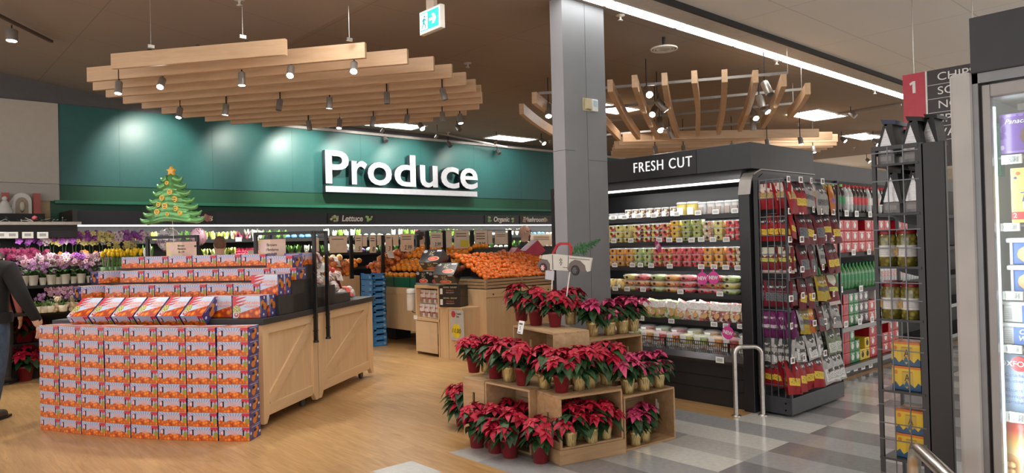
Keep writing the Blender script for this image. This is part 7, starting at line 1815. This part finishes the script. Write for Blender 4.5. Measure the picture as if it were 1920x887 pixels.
    mt = [M(top, .85, name='cloth_top', var=.15, scale=8), M(legs, .85, name='cloth_legs', var=.25, scale=14), M(shoe, .6, name='shoe_leather'), skin or SKIN, M((.05, .04, .035), .2, name='eye'), M((.12, .08, .06), .8, name='brow'), M((.5, .22, .20), .5, name='lips')]
    t = thing(name, label, 'person', loc, face-PI/2)
    b = m.build('body', mt, t)
    HR = M(hair or (.12, .08, .05), .8, name='hair', var=.3, scale=60)
    if not bald:
        h = MB(); h.ball((0, -.004*k, 1.672*k), .100*k, 0, 3, (.86, 1.0, 1.10), .02)
        h.v = [q if not (q[1] > .055*k and q[2] < 1.715*k) and q[2] > 1.585*k else (q[0]*.8, min(q[1], .06*k)*.8, max(q[2], 1.60*k)) for q in h.v]; h.build('hair', [HR], t)
    if beard:
        h = MB(); h.ball((0, .052*k, 1.590*k), .060*k, 0, 2, (.95, .95, .72), .03); h.build('beard', [M((.16, .11, .08), .9, name='beard')], t)
    if glasses:
        g = MB()
        for sx in (-1, 1):
            g.tube([(sx*.032*k+.022*k*math.cos(a*PI/6), .108*k, 1.666*k+.016*k*math.sin(a*PI/6)) for a in range(13)], .0025*k, 5); g.tube([(sx*.054*k, .106*k, 1.67*k), (sx*.082*k, .01*k, 1.665*k)], .003*k, 5)
        g.build('glasses', [INK], t)
    # soles and hems
    for sx in (-1, 1):
        y = stride*sx*s; sl = MB(); sl.prism([(sx*.09*s-.03*s, y-.07*s), (sx*.09*s+.06*s if sx > 0 else sx*.09*s+.02*s, y-.07*s), (sx*.125*s+.045*s, y+.12*s), (sx*.125*s+.02*s, y+.21*s), (sx*.125*s-.03*s, y+.20*s), (sx*.10*s-.045*s, y+.05*s)], 0, .022*s, axis='z'); sl.build('shoe_sole', [M((.015, .013, .012), .7, name='rubber_sole')], t)
    cl_ = MB(); cl_.lathe([(.168*s*build, .90*s), (.172*s*build, .94*s), (.165*s*build, 1.0*s)], n=20); cl_.v = [(q[0], q[1]*.76, q[2]) for q in cl_.v]; cl_.build('jacket_hem', [mt[0]], t)
    return t
# shopper walking at the left edge, seen from behind
f0 = at(20, 783, z=0)
p0 = figure('person', 'shopper in black hooded sweatshirt and blue jeans at the left edge, seen from behind', (.80, 8.72, 0), math.radians(48), 1.84, (.010, .010, .012), (.055, .085, .15), (.045, .035, .028), hair=(.05, .04, .03), arms=((.15, .05), (.2, .12)), build=1.34, stride=-.10)
MB().ball((0, -.075, 1.52), .095, 0, 2, (1.25, .7, .75)).build('hood', [M((.010, .010, .012), .85, name='cloth_top')], p0)
m = MB()
for k in range(9):
    a, b = -.4+k*.3, -.4+(k+1)*.3; m.bar((.0+.05*math.cos(a), -.158, 1.30+.07*math.sin(a)), (.0+.05*math.cos(b), -.158, 1.30+.07*math.sin(b)), .012, .004, (0, 1, 0))
m.build('back_print', [M((.6, .55, .45), .7, name='print_cream')], p0)
RP = (math.atan2(-.667, .745))
q = atd(984, 500, 12.2)
figure('person', 'bald bearded man with glasses in dark jacket beyond the mandarin bin', (q.x, q.y, 0), RP+.15, 1.90, (.016, .016, .018), bald=True, beard=True, glasses=True, build=1.05)
q = atd(789, 500, 13.6)
figure('person', 'dark haired man in black jacket turned to the wall cooler', (q.x, q.y, 0), RP+.9, 1.88, (.008, .008, .010), hair=(.05, .035, .03), build=1.08)
q = atd(413, 500, 10.85)
figure('person', 'brown haired person in blue jacket facing the vegetables behind the mandarin boxes', (q.x, q.y, 0), math.radians(80), 1.80, (.01, .14, .32), hair=(.20, .11, .07), build=1.15)
# one more shopper in coral behind the hooded one
q = atd(-6, 500, 8.9)
figure('person', 'person in coral patterned top half hidden behind the hooded shopper', (q.x, q.y, 0), math.radians(60), 1.66, (.62, .16, .12), (.03, .03, .03), hair=(.03, .02, .02))
for P_ in PROTOS:      # kinds that were built and not placed
    if not P_.used:
        for ch_ in list(P_.o.children): bpy.data.objects.remove(ch_)
        bpy.data.objects.remove(P_.o)
